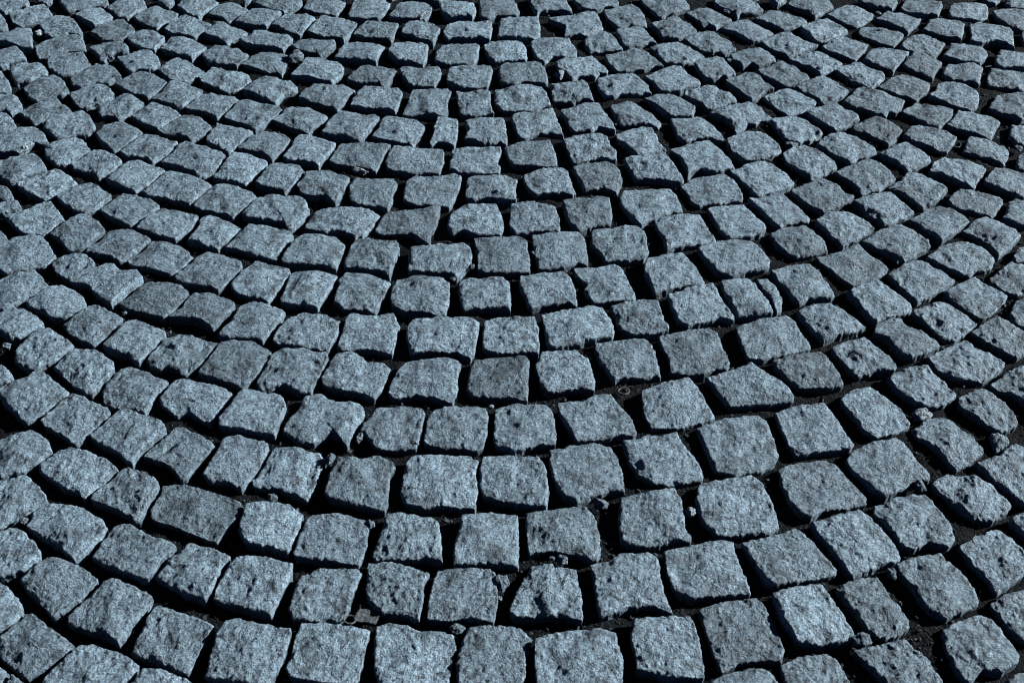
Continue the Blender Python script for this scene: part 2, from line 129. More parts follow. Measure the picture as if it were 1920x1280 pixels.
[-329,1954,-2.3,31,-22,[-72,-25,-70,-10,-68,5,-66,20,-48,38,-28,42,-7,46,10,43,28,41,46,38,59,26,72,14,67,1,63,-13,58,-26,53,-39,43,-56,28,-50,15,-44,2,-37,-19,-36,-40,-35,-56,-30]],
[530,1756,0.3,29,2,[-54,35,-36,42,-17,50,3,53,23,56,33,32,39,12,45,-8,47,-24,49,-39,42,-48,23,-48,4,-48,-19,-62,-25,-46,-30,-29,-37,-13,-44,3,-49,19]],
[770,1424,-0.1,2,17,[-43,23,-31,33,-18,43,6,49,18,37,29,24,33,9,37,-7,40,-27,32,-36,19,-44,6,-51,-5,-46,-19,-24,-32,-9,-44,6]],
[-68,1954,-1.3,12,12,[-52,25,-39,38,-27,52,-11,52,5,53,21,54,36,54,42,34,47,15,50,-3,53,-21,49,-37,45,-51,29,-51,13,-51,-3,-50,-16,-44,-29,-36,-49,-45,-58,-19,-56,-4,-54,10]],
[-647,1593,4.1,-7,-18,[-51,-18,-45,0,-39,18,-34,33,-28,47,-11,53,5,45,21,36,35,29,47,20,47,10,39,-2,35,-16,30,-29,25,-43,19,-57,11,-56,-3,-37,-27,-32,-46,-28]],
[556,1648,1.4,-8,6,[-52,23,-36,35,-20,46,-5,49,10,52,25,32,38,17,52,3,61,-19,48,-25,35,-31,10,-41,-5,-49,-21,-58,-27,-41,-33,-27,-40,-13,-46,5]],
[775,1286,0.3,23,-13,[-59,21,-40,29,-21,37,-9,46,3,54,15,62,27,55,39,47,43,32,46,17,49,1,42,-12,36,-26,29,-39,23,-53,7,-61,-10,-68,-23,-47,-34,-30,-45,-13,-52,4]],
[-477,1883,-0.0,-51,-18,[-66,-24,-60,-11,-55,2,-49,16,-43,29,-32,52,-14,51,4,51,20,45,36,39,52,33,59,22,54,8,49,-6,45,-20,42,-40,39,-60,24,-55,9,-50,-5,-44,-19,-38,-33,-31,-50,-27]],
[-48,1724,2.7,-14,-14,[-49,30,-30,43,-15,44,-1,45,14,46,29,47,43,31,44,12,45,-8,45,-23,45,-38,45,-54,29,-42,13,-42,-2,-42,-18,-43,-39,-48,-42,-32,-45,-17,-47,-1,-48,14]],
[-459,1765,-2.1,12,4,[-52,-12,-46,4,-38,22,-29,40,-18,60,4,48,18,43,32,39,45,34,51,22,47,8,43,-6,39,-21,34,-35,29,-49,24,-63,9,-51,-11,-45,-31,-40,-49,-27]],
[834,1715,-2.2,13,5,[-56,14,-41,26,-24,37,-12,44,1,50,14,56,28,37,39,23,49,9,54,-2,46,-15,38,-27,24,-38,10,-49,-4,-60,-16,-53,-26,-38,-36,-23,-44,-10,-50,2]],
[760,1646,1.3,-13,35,[-52,25,-38,32,-22,39,-5,49,13,47,31,26,48,5,52,-9,37,-22,23,-36,11,-46,-1,-54,-17,-50,-24,-34,-32,-17,-40,-4,-47,10]],
[657,1701,0.7,-2,-10,[-54,25,-39,34,-24,44,-8,52,8,60,19,41,32,25,45,10,51,-3,56,-16,38,-36,18,-41,-2,-46,-18,-58,-29,-43,-34,-25,-40,-6,-47,9]],
[-197,1943,-0.5,17,-5,[-69,-26,-65,-12,-61,3,-56,18,-47,35,-32,38,-17,41,-2,44,13,46,27,48,41,50,56,52,54,37,53,21,52,6,47,-11,42,-29,42,-45,41,-61,40,-76,30,-63,17,-50,3,-37,-14,-36,-31,-36,-48,-36]],
[594,1551,2.0,12,27,[-49,20,-33,30,-18,40,-2,45,14,49,25,26,35,9,45,-7,51,-26,45,-34,31,-34,17,-33,-1,-40,-18,-48,-31,-26,-36,-13,-42,0]],
[-721,1129,1.6,-1,-38,[-46,33,-26,43,-6,50,5,43,16,32,27,21,43,4,47,-10,32,-32,17,-39,3,-45,-13,-48,-19,-36,-25,-24,-30,-9,-35,5,-41,19]],
[-460,1988,0.5,16,3,[-70,-16,-62,2,-54,19,-47,36,-27,46,-10,46,8,45,24,42,39,38,51,29,56,12,62,-4,57,-22,51,-40,36,-59,28,-65,20,-44,7,-41,-8,-35,-23,-32,-39,-30,-54,-27]],
[-370,1740,0.9,-9,-8,[-42,-15,-40,4,-37,23,-34,42,-12,47,8,46,27,44,51,33,46,17,42,1,37,-14,33,-30,28,-45,25,-60,0,-48,-19,-46,-39,-43,-45,-31]],
[403,2055,-1.7,27,3,[-63,14,-52,25,-44,36,-27,43,-10,49,3,53,16,56,30,60,42,40,48,25,53,9,55,-11,56,-31,49,-42,30,-40,18,-45,5,-49,-17,-48,-33,-54,-46,-39,-50,-24,-53,-9]],
[331,1916,-1.0,-27,-3,[-55,33,-40,39,-24,44,-9,49,6,51,21,53,35,55,40,37,45,19,49,3,53,-13,56,-29,52,-35,32,-39,12,-43,-6,-48,-24,-53,-40,-62,-41,-47,-41,-33,-41,-19,-52,7]],
[678,1599,2.6,9,-14,[-41,36,-27,44,-13,52,5,54,11,31,32,14,42,-1,52,-15,52,-26,39,-33,27,-40,12,-47,-3,-54,-18,-43,-27,-21,-31,0,-51,12]],
[42,1953,2.6,29,20,[-44,48,-29,50,-15,53,0,55,14,48,28,42,42,35,45,18,49,0,49,-14,49,-28,48,-42,32,-44,16,-44,-1,-44,-18,-47,-34,-49,-45,-29,-47,-15,-46,1,-45,16,-45,32]],
[-671,2063,1.5,23,11,[-70,-17,-61,-1,-54,15,-48,32,-41,49,-30,59,-14,54,2,48,18,39,33,29,50,18,66,7,58,-10,50,-26,43,-42,35,-59,17,-49,1,-43,-15,-36,-32,-34,-50,-33]],
[840,1826,1.6,-16,30,[-67,4,-56,13,-44,23,-33,33,-13,40,6,47,30,42,39,31,49,19,58,-5,45,-29,29,-33,13,-36,-2,-54,-18,-45,-30,-34,-42,-23,-55,-10]],
[-262,1838,0.3,40,-41,[-51,-15,-47,3,-44,20,-41,38,-38,56,-12,54,4,47,20,40,45,36,50,20,47,0,44,-20,42,-37,40,-54,38,-71,27,-53,12,-48,-3,-43,-18,-41,-33,-39,-48,-37]],
[733,1879,1.3,20,-7,[-71,1,-56,14,-40,26,-28,35,-16,43,-4,50,17,54,27,44,38,33,46,17,55,1,55,-19,42,-27,30,-35,19,-45,7,-54,-4,-62,-12,-47,-33,-30,-45,-19,-58,-8]],
[-199,2163,0.8,15,12,[-63,-8,-61,7,-59,21,-56,35,-51,49,-34,49,-16,48,4,46,25,44,52,42,57,29,57,15,57,0,56,-15,53,-34,50,-52,33,-50,17,-50,1,-49,-13,-46,-28,-42,-54,-36,-59,-22]],
[-546,1682,-0.9,-3,20,[-59,-23,-51,-12,-43,0,-38,14,-34,28,-25,46,-8,44,9,40,27,31,46,22,53,5,46,-8,39,-21,31,-38,24,-55,10,-43,-6,-31,-25,-28,-44,-24]],
[-732,1634,2.3,2,2,[-51,1,-42,15,-33,30,-19,49,-6,53,5,45,17,37,28,29,39,20,51,12,38,-10,30,-35,18,-60,10,-52,-9,-42,-21,-33,-33,-24,-42,-12]],
[420,1714,0.4,21,-21,[-41,45,-26,50,-11,55,14,56,23,41,26,19,37,-4,39,-25,41,-46,26,-50,11,-54,-5,-55,-22,-56,-26,-37,-30,-18,-33,-2,-36,13,-38,29]],
[436,1951,-2.5,2,-22,[-53,43,-39,47,-24,50,-9,53,6,56,22,57,30,39,38,21,45,2,53,-16,50,-38,36,-45,22,-52,8,-55,-6,-57,-20,-60,-33,-42,-36,-28,-39,-13,-43,3,-46,16,-50,30]],
[-652,1830,-1.0,2,10,[-64,-7,-54,6,-43,18,-37,34,-30,51,-12,47,7,42,24,32,41,20,57,1,50,-14,44,-29,35,-40,26,-52,15,-43,-1,-37,-17,-31,-36,-27,-54,-23]],
[-927,1959,-2.0,16,-35,[-67,10,-45,22,-33,30,-23,42,-4,61,12,63,20,51,28,38,38,23,48,7,62,-16,46,-23,42,-44,31,-57,15,-55,-2,-54,-22,-43,-32,-30,-43,-17,-55,-3]],
[509,2099,1.0,-32,-25,[-64,19,-47,29,-35,41,-18,52,-2,61,16,65,26,53,35,41,43,27,52,13,57,-3,61,-19,48,-35,29,-44,16,-52,3,-58,-11,-65,-24,-70,-31,-43,-40,-26,-49,-8,-57,6]],
[150,1978,1.0,-8,-16,[-50,40,-35,43,-20,47,-6,50,9,54,26,51,44,49,44,32,44,15,45,-2,44,-17,42,-32,40,-45,23,-47,4,-48,-9,-57,-22,-65,-29,-53,-37,-40,-41,-22,-46,-3,-47,11,-48,25]],
[-570,2023,-0.9,9,-1,[-59,-19,-53,-5,-47,8,-41,20,-35,32,-30,46,-9,57,6,50,21,42,35,33,48,23,61,9,52,-10,44,-28,32,-46,24,-59,7,-47,-19,-39,-44,-35]],
[-813,1702,-0.1,21,-14,[-56,-1,-47,10,-38,20,-26,41,-6,49,6,41,19,32,32,20,45,8,55,-12,49,-27,30,-44,8,-47,-7,-37,-21,-28,-35,-22,-48,-15]],
[619,2037,-0.8,-10,23,[-63,12,-46,25,-30,37,-6,48,12,57,35,43,41,30,47,17,54,4,61,-8,52,-19,42,-30,28,-39,13,-48,-10,-62,-20,-49,-31,-38,-42,-28,-49,-15,-56,-1]],
[-658,2169,1.7,26,-1,[-69,-10,-60,8,-50,26,-48,41,-45,55,-33,64,-19,59,-4,51,10,44,24,37,47,26,63,8,59,-7,55,-23,51,-36,45,-50,38,-58,22,-71,9,-49,-5,-43,-20,-36,-37,-28,-54,-19]],
[545,1883,-0.3,17,-8,[-51,30,-36,38,-20,45,-7,48,7,51,21,53,32,32,39,14,46,-3,47,-20,48,-37,23,-45,5,-49,-13,-53,-30,-36,-38,-23,-46,-10,-49,10]],
[-75,2161,1.3,14,-14,[-53,-35,-53,-21,-52,-6,-51,9,-51,26,-50,43,-23,51,-9,52,6,53,20,53,35,53,50,53,53,36,45,11,44,-14,51,-30,50,-52,35,-51,16,-51,-3,-51,-19,-49,-34,-46]],
[849,1606,-0.1,-2,35,[-53,9,-41,19,-30,30,-19,38,-7,46,4,54,15,42,25,30,36,13,47,-4,41,-18,35,-31,21,-43,7,-55,-13,-38,-27,-22,-40,-7]],
[397,2169,4.7,-2,0,[-68,27,-52,35,-37,44,-22,50,-6,56,17,65,30,44,43,19,48,3,54,-13,56,-27,58,-38,45,-42,28,-50,3,-51,-13,-42,-32,-58,-40,-67,-39,-53,-39,-38,-45,-18,-50,2,-59,15]],
[178,2110,-4.1,4,0,[-55,31,-43,39,-30,46,-17,50,-3,50,18,52,32,44,43,23,44,3,46,-17,39,-40,35,-57,31,-74,23,-63,2,-47,-15,-51,-33,-55,-36,-39,-40,-24,-44,-8,-47,7]],
[-900,1738,-1.9,16,-31,[-36,32,-24,41,-12,49,3,54,19,59,35,39,46,24,57,10,50,-2,43,-14,32,-27,20,-41,10,-51,-1,-61,-16,-59,-32,-56,-36,-42,-41,-27,-46,-13,-51,2,-56,16]],
[722,2106,-0.5,3,-25,[-65,15,-52,22,-39,29,-25,37,-13,45,6,55,28,55,42,39,46,24,50,10,55,-15,45,-24,34,-33,24,-44,14,-54,-11,-62,-26,-70,-26,-51,-31,-37,-37,-23,-53,-2]],
[829,1943,1.4,21,-28,[-58,7,-45,16,-33,25,-23,36,-13,47,13,55,31,45,47,25,57,3,41,-14,29,-24,18,-35,-2,-53,-18,-72,-22,-52,-38,-34,-48,-12]],
[23,2420,-2.6,12,-1,[-62,38,-43,46,-23,51,-3,55,17,58,43,52,48,36,54,20,57,4,60,-12,63,-39,49,-49,25,-51,11,-51,-3,-51,-23,-51,-43,-50,-50,-38,-58,-25,-61,-9,-63,6,-62,22]],
[-745,1876,-2.2,-6,-2,[-60,-26,-54,-14,-47,-2,-38,10,-32,24,-30,41,-13,43,7,45,21,37,36,30,57,13,52,0,46,-13,37,-26,27,-40,13,-55,2,-45,-9,-35,-23,-32,-37,-30,-49,-26]],
[920,1905,-0.3,17,8,[-56,11,-45,20,-36,30,-26,41,-12,49,3,56,15,46,28,35,37,22,45,9,50,-8,38,-23,26,-38,14,-49,1,-60,-11,-70,-15,-49,-25,-24,-36,-12,-46,0]],
[-827,1906,3.1,27,14,[-57,1,-46,15,-36,29,-25,43,-13,57,0,56,15,42,31,29,40,16,47,6,40,-7,32,-21,25,-38,16,-53,-5,-58,-15,-43,-26,-29,-36,-19,-47,-9]],
[292,2135,2.0,26,14,[-61,30,-48,36,-35,41,-20,47,-5,52,8,56,22,60,33,39,38,19,42,-1,48,-19,53,-36,55,-50,45,-56,23,-51,2,-42,-26,-41,-39,-44,-44,-27,-48,-9,-55,14]],
[-318,2187,-2.3,17,1,[-62,-19,-58,-1,-53,17,-49,30,-46,44,-31,45,-15,46,0,45,16,46,39,36,63,29,57,13,53,-2,49,-20,45,-38,39,-62,25,-54,9,-48,-7,-43,-26,-37,-46,-32]],
[639,1925,3.0,2,11,[-52,17,-38,32,-25,46,-5,46,16,47,27,38,38,29,47,12,56,-6,44,-17,31,-29,18,-40,7,-48,-5,-56,-17,-64,-21,-48,-28,-35,-34,-23,-40,-10,-46,4]],
[-42,2062,0.6,34,4,[-51,-34,-51,-17,-51,0,-50,14,-50,28,-48,41,-26,42,-13,42,1,42,14,41,28,41,52,27,50,11,48,-5,49,-20,50,-35,51,-50,36,-47,15,-43,1,-39,-13,-36,-34,-42]],
[-753,1990,-0.5,6,-9,[-58,1,-44,14,-35,38,-24,53,3,48,18,39,35,30,46,20,58,11,50,-11,43,-24,35,-37,27,-51,19,-64,3,-51,-9,-42,-22,-33,-34,-25,-44,-17]],
[-279,2048,0.3,0,5,[-48,28,-40,48,-24,47,-6,44,8,44,23,44,37,44,48,27,42,0,42,-18,41,-37,38,-51,35,-64,23,-54,10,-49,-3,-44,-24,-44,-40,-29,-44,-14,-47,0,-48,15]],
[-663,1936,3.5,-8,1,[-58,-18,-53,-3,-48,11,-42,26,-26,48,-11,44,4,40,18,36,36,29,53,23,50,1,45,-13,38,-27,31,-41,25,-55,4,-43,-15,-37,-34,-30]],
[43,2190,-0.5,13,-24,[-59,25,-38,42,-25,47,-11,52,4,53,20,53,36,54,42,31,45,12,48,-8,49,-23,49,-37,49,-51,37,-52,24,-51,10,-49,-7,-46,-23,-44,-39,-44,-50,-22,-54,3]],
[-941,2080,-1.2,-1,11,[-62,1,-51,10,-41,19,-30,27,-19,35,1,50,19,48,30,38,40,28,51,13,63,-2,46,-17,30,-39,11,-54,-5,-46,-18,-40,-31,-33,-42,-23,-51,-13]],
[818,2060,-0.1,-10,-17,[-63,3,-49,15,-34,27,-23,42,-10,56,10,58,26,45,42,25,49,11,56,-2,47,-14,37,-26,27,-38,16,-49,3,-59,-10,-69,-17,-54,-30,-31,-45,-11]],
[163,2211,0.8,29,6,[-57,36,-43,40,-29,45,-10,48,10,52,28,54,38,40,41,25,43,10,53,-15,54,-29,53,-43,42,-46,26,-41,13,-39,0,-44,-12,-48,-35,-57,-39,-38,-43,-19,-47,-4,-51,10]],
[-769,2109,0.3,9,-19,[-58,-10,-46,14,-39,28,-33,43,-18,60,3,52,18,43,32,33,45,25,57,17,50,1,44,-15,38,-28,33,-41,24,-53,16,-64,0,-50,-25,-38,-45,-26]],
[616,2160,-0.5,-5,6,[-53,27,-39,40,-25,52,-11,58,2,65,19,48,29,34,38,20,51,0,50,-27,31,-39,16,-51,2,-66,-10,-71,-10,-51,-29,-33,-38,-19,-48,-5,-50,11]],
[526,1986,0.0,-24,23,[-57,34,-33,38,-21,44,-9,51,14,55,23,33,31,19,39,5,46,-11,53,-26,49,-40,27,-41,5,-47,-8,-55,-21,-38,-28,-24,-34,-8,-42,4,-49,16]],
[-379,2071,3.1,-5,8,[-54,-4,-43,19,-40,45,-19,50,-5,49,9,46,22,39,34,30,51,20,44,-3,43,-18,41,-33,36,-51,30,-68,15,-47,6,-37,-20,-38,-42,-30,-48,-17]],
[704,2216,0.2,16,-30,[-63,10,-54,23,-40,37,-26,49,-13,56,0,61,12,55,26,48,34,35,42,21,51,7,58,-6,58,-23,46,-31,33,-40,15,-45,1,-61,-8,-66,-11,-53,-22,-45,-32,-34,-47,-12]],
[507,2218,3.0,-9,25,[-52,21,-40,32,-28,42,-4,55,11,54,25,53,40,31,47,17,54,2,57,-22,39,-34,15,-46,-4,-53,-24,-56,-33,-42,-42,-27,-52,-3]],
[733,1992,0.1,-8,-3,[-61,19,-47,26,-32,34,-20,40,-7,47,6,53,24,50,36,27,47,1,52,-19,34,-31,15,-42,-1,-56,-16,-60,-21,-36,-35,-25,-42,-10,-49,4]],
[-348,2300,1.7,-17,-8,[-60,-31,-55,-13,-51,6,-46,23,-41,40,-26,60,-12,56,2,53,16,48,30,42,49,43,59,28,53,11,46,-6,42,-21,37,-36,31,-50,25,-62,11,-59,-9,-44,-23,-43,-38,-41]],
[54,2311,-0.4,-34,26,[-58,25,-46,33,-35,41,-17,44,0,46,18,54,36,63,38,49,41,34,44,20,48,6,50,-8,53,-22,57,-49,45,-46,28,-37,7,-38,-9,-46,-26,-57,-37,-58,-45,-37,-47,-22,-50,-6,-54,9]],
[-186,2397,1.2,0,23,[-54,-53,-51,-39,-48,-24,-45,-9,-44,11,-42,32,-37,53,-23,55,-8,56,9,56,26,55,42,55,49,43,45,26,42,9,43,-8,44,-24,44,-41,43,-57,27,-57,11,-50,-12,-50,-35,-53]],
[77,2087,-1.6,-1,35,[-54,17,-43,26,-31,34,-17,39,-3,44,24,49,36,40,39,21,42,3,44,-12,47,-26,50,-41,44,-46,23,-36,-4,-38,-30,-45,-43,-23,-51,-5]],
[-571,1911,1.7,-45,-67,[-45,-30,-39,-11,-32,9,-33,28,-34,45,-19,60,-6,53,6,45,24,34,41,24,48,14,41,-5,33,-24,28,-36,23,-48,20,-63,4,-50,-12,-43,-29,-35]],
[-558,2137,-1.9,21,-9,[-54,-30,-43,-6,-37,13,-33,32,-26,56,-10,54,6,52,19,44,31,36,51,23,50,-1,36,-25,29,-44,19,-59,2,-51,-22,-43,-42,-38]],
[803,2402,-0.6,12,-18,[-67,5,-55,19,-43,33,-34,48,-25,62,-12,65,8,49,19,41,30,31,42,21,54,11,67,-2,60,-15,53,-29,38,-50,21,-48,15,-60,10,-72,5,-57,-11,-53,-19,-38,-40,-27,-57,-15]],
[-566,2352,0.3,16,9,[-61,-15,-56,4,-50,21,-40,44,-29,54,-16,52,-3,48,13,41,29,35,51,27,60,12,54,-10,46,-22,39,-35,23,-56,14,-69,4,-56,-11,-45,-27,-34,-44,-24]],
[-850,2026,0.8,-12,10,[-57,6,-41,25,-31,35,-21,46,1,50,19,37,31,27,42,17,53,8,46,-5,38,-18,33,-38,17,-53,2,-51,-9,-41,-20,-30,-32,-21,-44,-12]],
[918,2012,-0.8,26,51,[-53,9,-44,21,-34,33,-19,44,6,40,18,32,31,24,51,13,53,-1,44,-15,35,-28,25,-41,16,-53,11,-46,-2,-40,-14,-33,-28,-26,-41,-19,-47,-5]],
[917,2127,-1.4,-43,-9,[-65,-7,-55,10,-46,27,-33,36,-21,45,-6,45,8,45,28,36,55,28,58,10,50,-5,41,-20,26,-40,19,-53,12,-67,1,-58,-15,-39,-33,-25,-56,-14]],
[164,2332,0.8,21,22,[-59,30,-45,37,-31,44,-16,49,-1,54,26,53,31,38,36,23,43,9,50,-6,56,-31,58,-49,46,-45,23,-37,7,-51,-12,-50,-29,-53,-41,-32,-44,-7,-52,12]],
[-54,2284,-1.3,-16,25,[-50,38,-27,48,0,52,17,52,35,51,39,32,40,14,41,-3,43,-21,44,-37,42,-58,31,-44,13,-49,-6,-53,-22,-46,-38,-40,-48,-37,-44,-19,-39,-2,-45,18]],
[-243,2285,-2.0,22,-5,[-58,-24,-51,-8,-44,8,-42,25,-40,41,-36,60,-13,55,1,50,14,44,27,39,41,27,54,16,51,1,47,-13,44,-28,40,-42,35,-67,23,-52,6,-51,-19,-40,-40,-36]],
[-424,2205,1.4,14,16,[-54,-26,-48,-10,-41,6,-38,24,-35,42,-25,55,-7,52,8,45,22,37,38,28,53,20,49,8,45,-4,36,-28,30,-44,25,-60,12,-48,-13,-41,-40,-41]],
[-952,2302,1.5,-20,6,[-60,4,-43,26,-23,38,-6,53,9,61,20,51,30,40,39,25,47,11,56,-11,44,-32,23,-38,5,-49,-12,-55,-23,-45,-33,-35,-51,-18]],
[25,2531,0.2,6,25,[-56,-1,-54,15,-52,31,-42,51,-25,49,-10,49,6,49,23,49,39,50,51,26,53,10,54,-6,56,-26,56,-44,51,-51,38,-45,25,-40,-1,-37,-17,-52,-37,-48,-53,-41,-54,-21]],
[502,2346,-0.6,-14,-15,[-72,8,-58,18,-44,28,-29,35,-14,43,4,49,22,56,36,46,44,31,51,15,59,0,66,-15,52,-23,35,-23,25,-43,8,-39,-7,-62,-24,-77,-24,-62,-24,-48,-32,-33,-41,-18,-57,-5]],
[249,2478,-0.8,15,-16,[-56,34,-41,41,-24,48,-9,51,6,54,30,52,39,37,47,23,52,9,58,-6,61,-24,63,-41,48,-38,33,-43,9,-42,-6,-41,-21,-57,-41,-49,-47,-34,-53,-20,-55,-2,-56,16]],
[-1012,2136,2.0,6,-5,[-67,20,-46,24,-24,40,-7,47,11,54,26,44,35,29,45,15,53,3,59,-9,49,-16,33,-26,17,-40,0,-58,-18,-44,-30,-32,-43,-20,-51,-7,-59,7]],
[706,1024,-2.3,5,14,[-44,17,-30,26,-16,35,0,40,17,45,27,31,37,16,38,-1,40,-19,28,-27,15,-36,3,-44,-19,-44,-30,-23,-38,-1]],
[-860,2158,-3.0,24,33,[-55,-4,-41,12,-31,26,-16,48,6,45,20,35,34,25,44,12,54,-1,44,-23,32,-41,18,-56,0,-37,-19,-29,-40,-19]],
[-298,2414,0.8,10,48,[-59,-30,-57,-16,-56,-2,-51,13,-46,27,-34,45,-18,45,-2,44,13,43,27,42,42,40,52,22,50,2,48,-18,47,-32,45,-46,43,-60,29,-46,15,-42,1,-38,-16,-36,-33,-34]],
[-761,2211,2.2,-18,0,[-59,-17,-52,-3,-45,12,-38,25,-31,38,-24,50,-1,48,14,40,29,32,42,26,55,19,50,5,46,-9,40,-22,32,-35,25,-47,18,-58,3,-42,-18,-34,-44,-31]],
[306,905,-0.1,-3,-47,[-49,11,-34,19,-18,27,-4,30,10,33,24,36,39,23,43,7,47,-9,34,-21,20,-33,3,-32,-13,-30,-30,-28,-47,-26,-48,-7]],
[367,2498,1.4,-13,3,[-65,11,-51,23,-36,36,-14,53,9,62,23,58,33,38,42,23,51,9,56,-5,60,-18,55,-25,32,-36,20,-43,7,-50,-16,-54,-31,-48,-39,-35,-45,-21,-55,-5]],
[393,2288,-0.4,17,-6,[-49,43,-34,45,-20,46,-4,47,13,51,27,33,35,20,43,7,48,-8,54,-23,56,-48,43,-48,26,-40,11,-41,-3,-43,-25,-53,-32,-45,-41,-24,-43,-5,-46,13,-48,28]],
[-870,1644,-1.4,11,28,[-34,24,-14,38,5,38,23,23,36,11,49,-1,39,-19,22,-37,5,-42,-14,-26,-28,-19,-41,-11,-48,10]],
[19,2757,-0.5,27,5,[-53,-45,-53,-27,-52,-10,-52,7,-52,24,-49,47,-27,59,-10,56,7,58,26,59,44,59,46,41,48,24,48,9,48,-6,48,-21,48,-35,48,-50,34,-65,18,-63,2,-61,-10,-56,-23,-50,-38,-48]],
[616,2406,-1.2,31,-16,[-56,19,-45,29,-33,38,-21,45,-11,55,12,60,27,43,35,29,43,15,50,2,57,-10,51,-26,31,-40,16,-51,-2,-61,-15,-63,-24,-45,-32,-31,-41,-17,-49,2]],
[-96,2513,1.8,-10,9,[-52,4,-51,20,-49,37,-31,47,-11,49,10,50,28,47,47,45,51,26,49,10,47,-7,45,-21,42,-36,40,-51,24,-53,8,-52,-8,-52,-22,-48,-36,-44,-44,-32,-52,-21]],
[-519,2231,-2.1,-17,21,[-58,-20,-50,4,-44,18,-37,32,-24,40,-11,49,12,45,25,38,37,31,50,15,46,0,41,-14,33,-34,27,-51,22,-68,11,-51,-1,-41,-12,-32,-31,-24]],
[610,2286,0.3,1,-9,[-53,32,-30,46,-10,51,7,49,24,47,35,24,50,2,53,-17,41,-35,22,-46,9,-46,-1,-56,-17,-56,-25,-44,-32,-31,-38,-15,-44,2,-48,17]],
[-469,2104,0.7,-28,-22,[-49,-24,-44,-10,-39,4,-35,23,-31,42,-11,50,12,44,32,40,38,26,44,12,40,-2,35,-17,30,-31,24,-45,15,-65,10,-50,-12,-43,-33,-34]],
[-933,2203,-0.2,-17,-14,[-52,17,-36,29,-20,40,-7,47,6,55,17,48,27,36,36,23,43,11,49,0,39,-13,26,-28,18,-38,10,-54,-6,-57,-17,-46,-28,-33,-39,-21,-45,-2]],
[1000,2308,-0.1,-3,-4,[-62,-5,-51,8,-41,21,-32,36,-23,51,-6,55,17,40,30,33,44,27,57,18,53,-1,44,-14,36,-27,29,-40,22,-52,15,-64,7,-58,-10,-41,-25,-33,-40,-24,-51,-14]],
[700,2336,3.0,20,25,[-59,18,-36,32,-24,40,-11,47,12,55,26,34,42,19,53,-3,53,-13,34,-26,20,-42,3,-53,-8,-57,-20,-42,-31,-27,-41,-11,-50,4]],
[995,2431,-0.1,-10,-29,[-65,-4,-53,11,-41,26,-34,41,-27,56,-7,56,20,59,36,36,50,15,48,0,45,-14,38,-33,30,-51,20,-61,11,-70,2,-58,-20,-44,-32,-32,-43,-20]],
[-412,2432,-0.5,-42,-12,[-64,-16,-60,1,-55,17,-46,30,-38,43,-23,45,-8,45,6,39,21,41,43,37,58,26,52,9,47,-7,43,-24,39,-40,33,-55,28,-70,16,-49,-8,-43,-23,-34,-37,-26,-51,-21]],
[-837,2482,1.4,32,19,[-65,3,-56,15,-46,25,-32,46,-18,54,0,49,9,43,20,35,31,26,44,12,55,0,52,-12,49,-25,37,-44,26,-65,11,-51,-10,-46,-24,-34,-38,-22,-51,-9]],
[274,2245,-1.6,10,-16,[-53,22,-40,31,-27,39,-14,45,-2,52,11,58,27,52,30,36,33,21,38,-6,44,-23,50,-40,39,-40,16,-48,2,-54,-12,-60,-19,-44,-29,-26,-39,-9,-52,4]],
[280,2589,1.6,-2,17,[-63,26,-46,32,-29,39,-14,45,1,51,16,52,31,52,38,39,45,26,53,12,61,-3,71,-28,49,-24,27,-40,7,-44,-18,-52,-38,-44,-47,-28,-55,-12,-59,7]],
[99,2643,5.1,18,47,[-55,31,-42,39,-29,47,-9,51,12,54,37,45,42,28,46,12,51,-3,53,-16,51,-36,31,-41,16,-37,-1,-35,-12,-43,-23,-62,-39,-50,-44,-36,-49,-22,-51,-4,-53,14]],
[820,2180,0.4,-7,27,[-54,9,-41,19,-28,30,-6,46,11,52,27,34,35,23,43,11,51,-11,40,-22,28,-32,7,-47,-9,-58,-14,-44,-23,-33,-31,-21,-45,-6]],
[-442,2542,3.1,-11,2,[-65,-24,-59,-9,-54,6,-44,27,-41,55,-14,55,3,48,20,41,37,37,45,24,52,12,52,-7,52,-26,42,-47,33,-64,28,-55,17,-51,5,-43,-14,-36,-33,-29,-49,-27]],
[-656,2507,-2.6,-4,18,[-63,13,-48,25,-45,40,-39,54,-18,51,-5,42,9,34,24,33,38,31,51,19,61,-5,52,-25,37,-49,17,-58,-5,-45,-19,-33,-32,-22,-52,-10]],
[168,2781,-0.4,-11,-28,[-80,28,-64,33,-47,37,-30,42,-14,48,0,59,14,69,38,69,47,44,48,27,50,9,52,-11,53,-31,35,-49,14,-65,-14,-62,-31,-67,-42,-72,-40,-55,-39,-38,-36,-18,-55,1,-68,15]],
[889,2248,0.7,16,12,[-55,11,-47,22,-39,33,-30,44,-12,53,12,38,23,29,35,21,44,10,54,-1,44,-21,35,-33,26,-45,19,-59,9,-53,-9,-36,-28,-23,-45,-10]],
[-458,2328,0.4,-25,35,[-60,-6,-46,15,-41,28,-35,41,-22,45,-4,39,13,43,26,33,39,23,58,9,46,-12,34,-33,23,-58,9,-48,-5,-40,-18,-32,-32,-24,-44,-16]],
[-700,2295,-0.0,-3,15,[-60,-13,-46,7,-36,23,-25,34,-14,46,13,44,25,35,38,26,46,11,54,-3,44,-28,31,-42,21,-56,8,-38,-16,-31,-38,-27]],
[266,2353,-3.9,-1,-3,[-49,39,-25,51,-9,65,7,55,14,41,22,28,32,13,41,-3,49,-18,58,-33,50,-55,41,-51,30,-44,11,-44,-9,-44,-28,-44,-38,-18,-42,-3,-45,12]],
[-841,2262,0.6,27,9,[-49,6,-43,23,-37,40,-17,53,8,47,19,38,31,28,41,17,52,6,39,-18,32,-32,25,-45,17,-57,8,-68,-3,-49,-13,-40,-23,-30,-33,-20,-41,-7]],
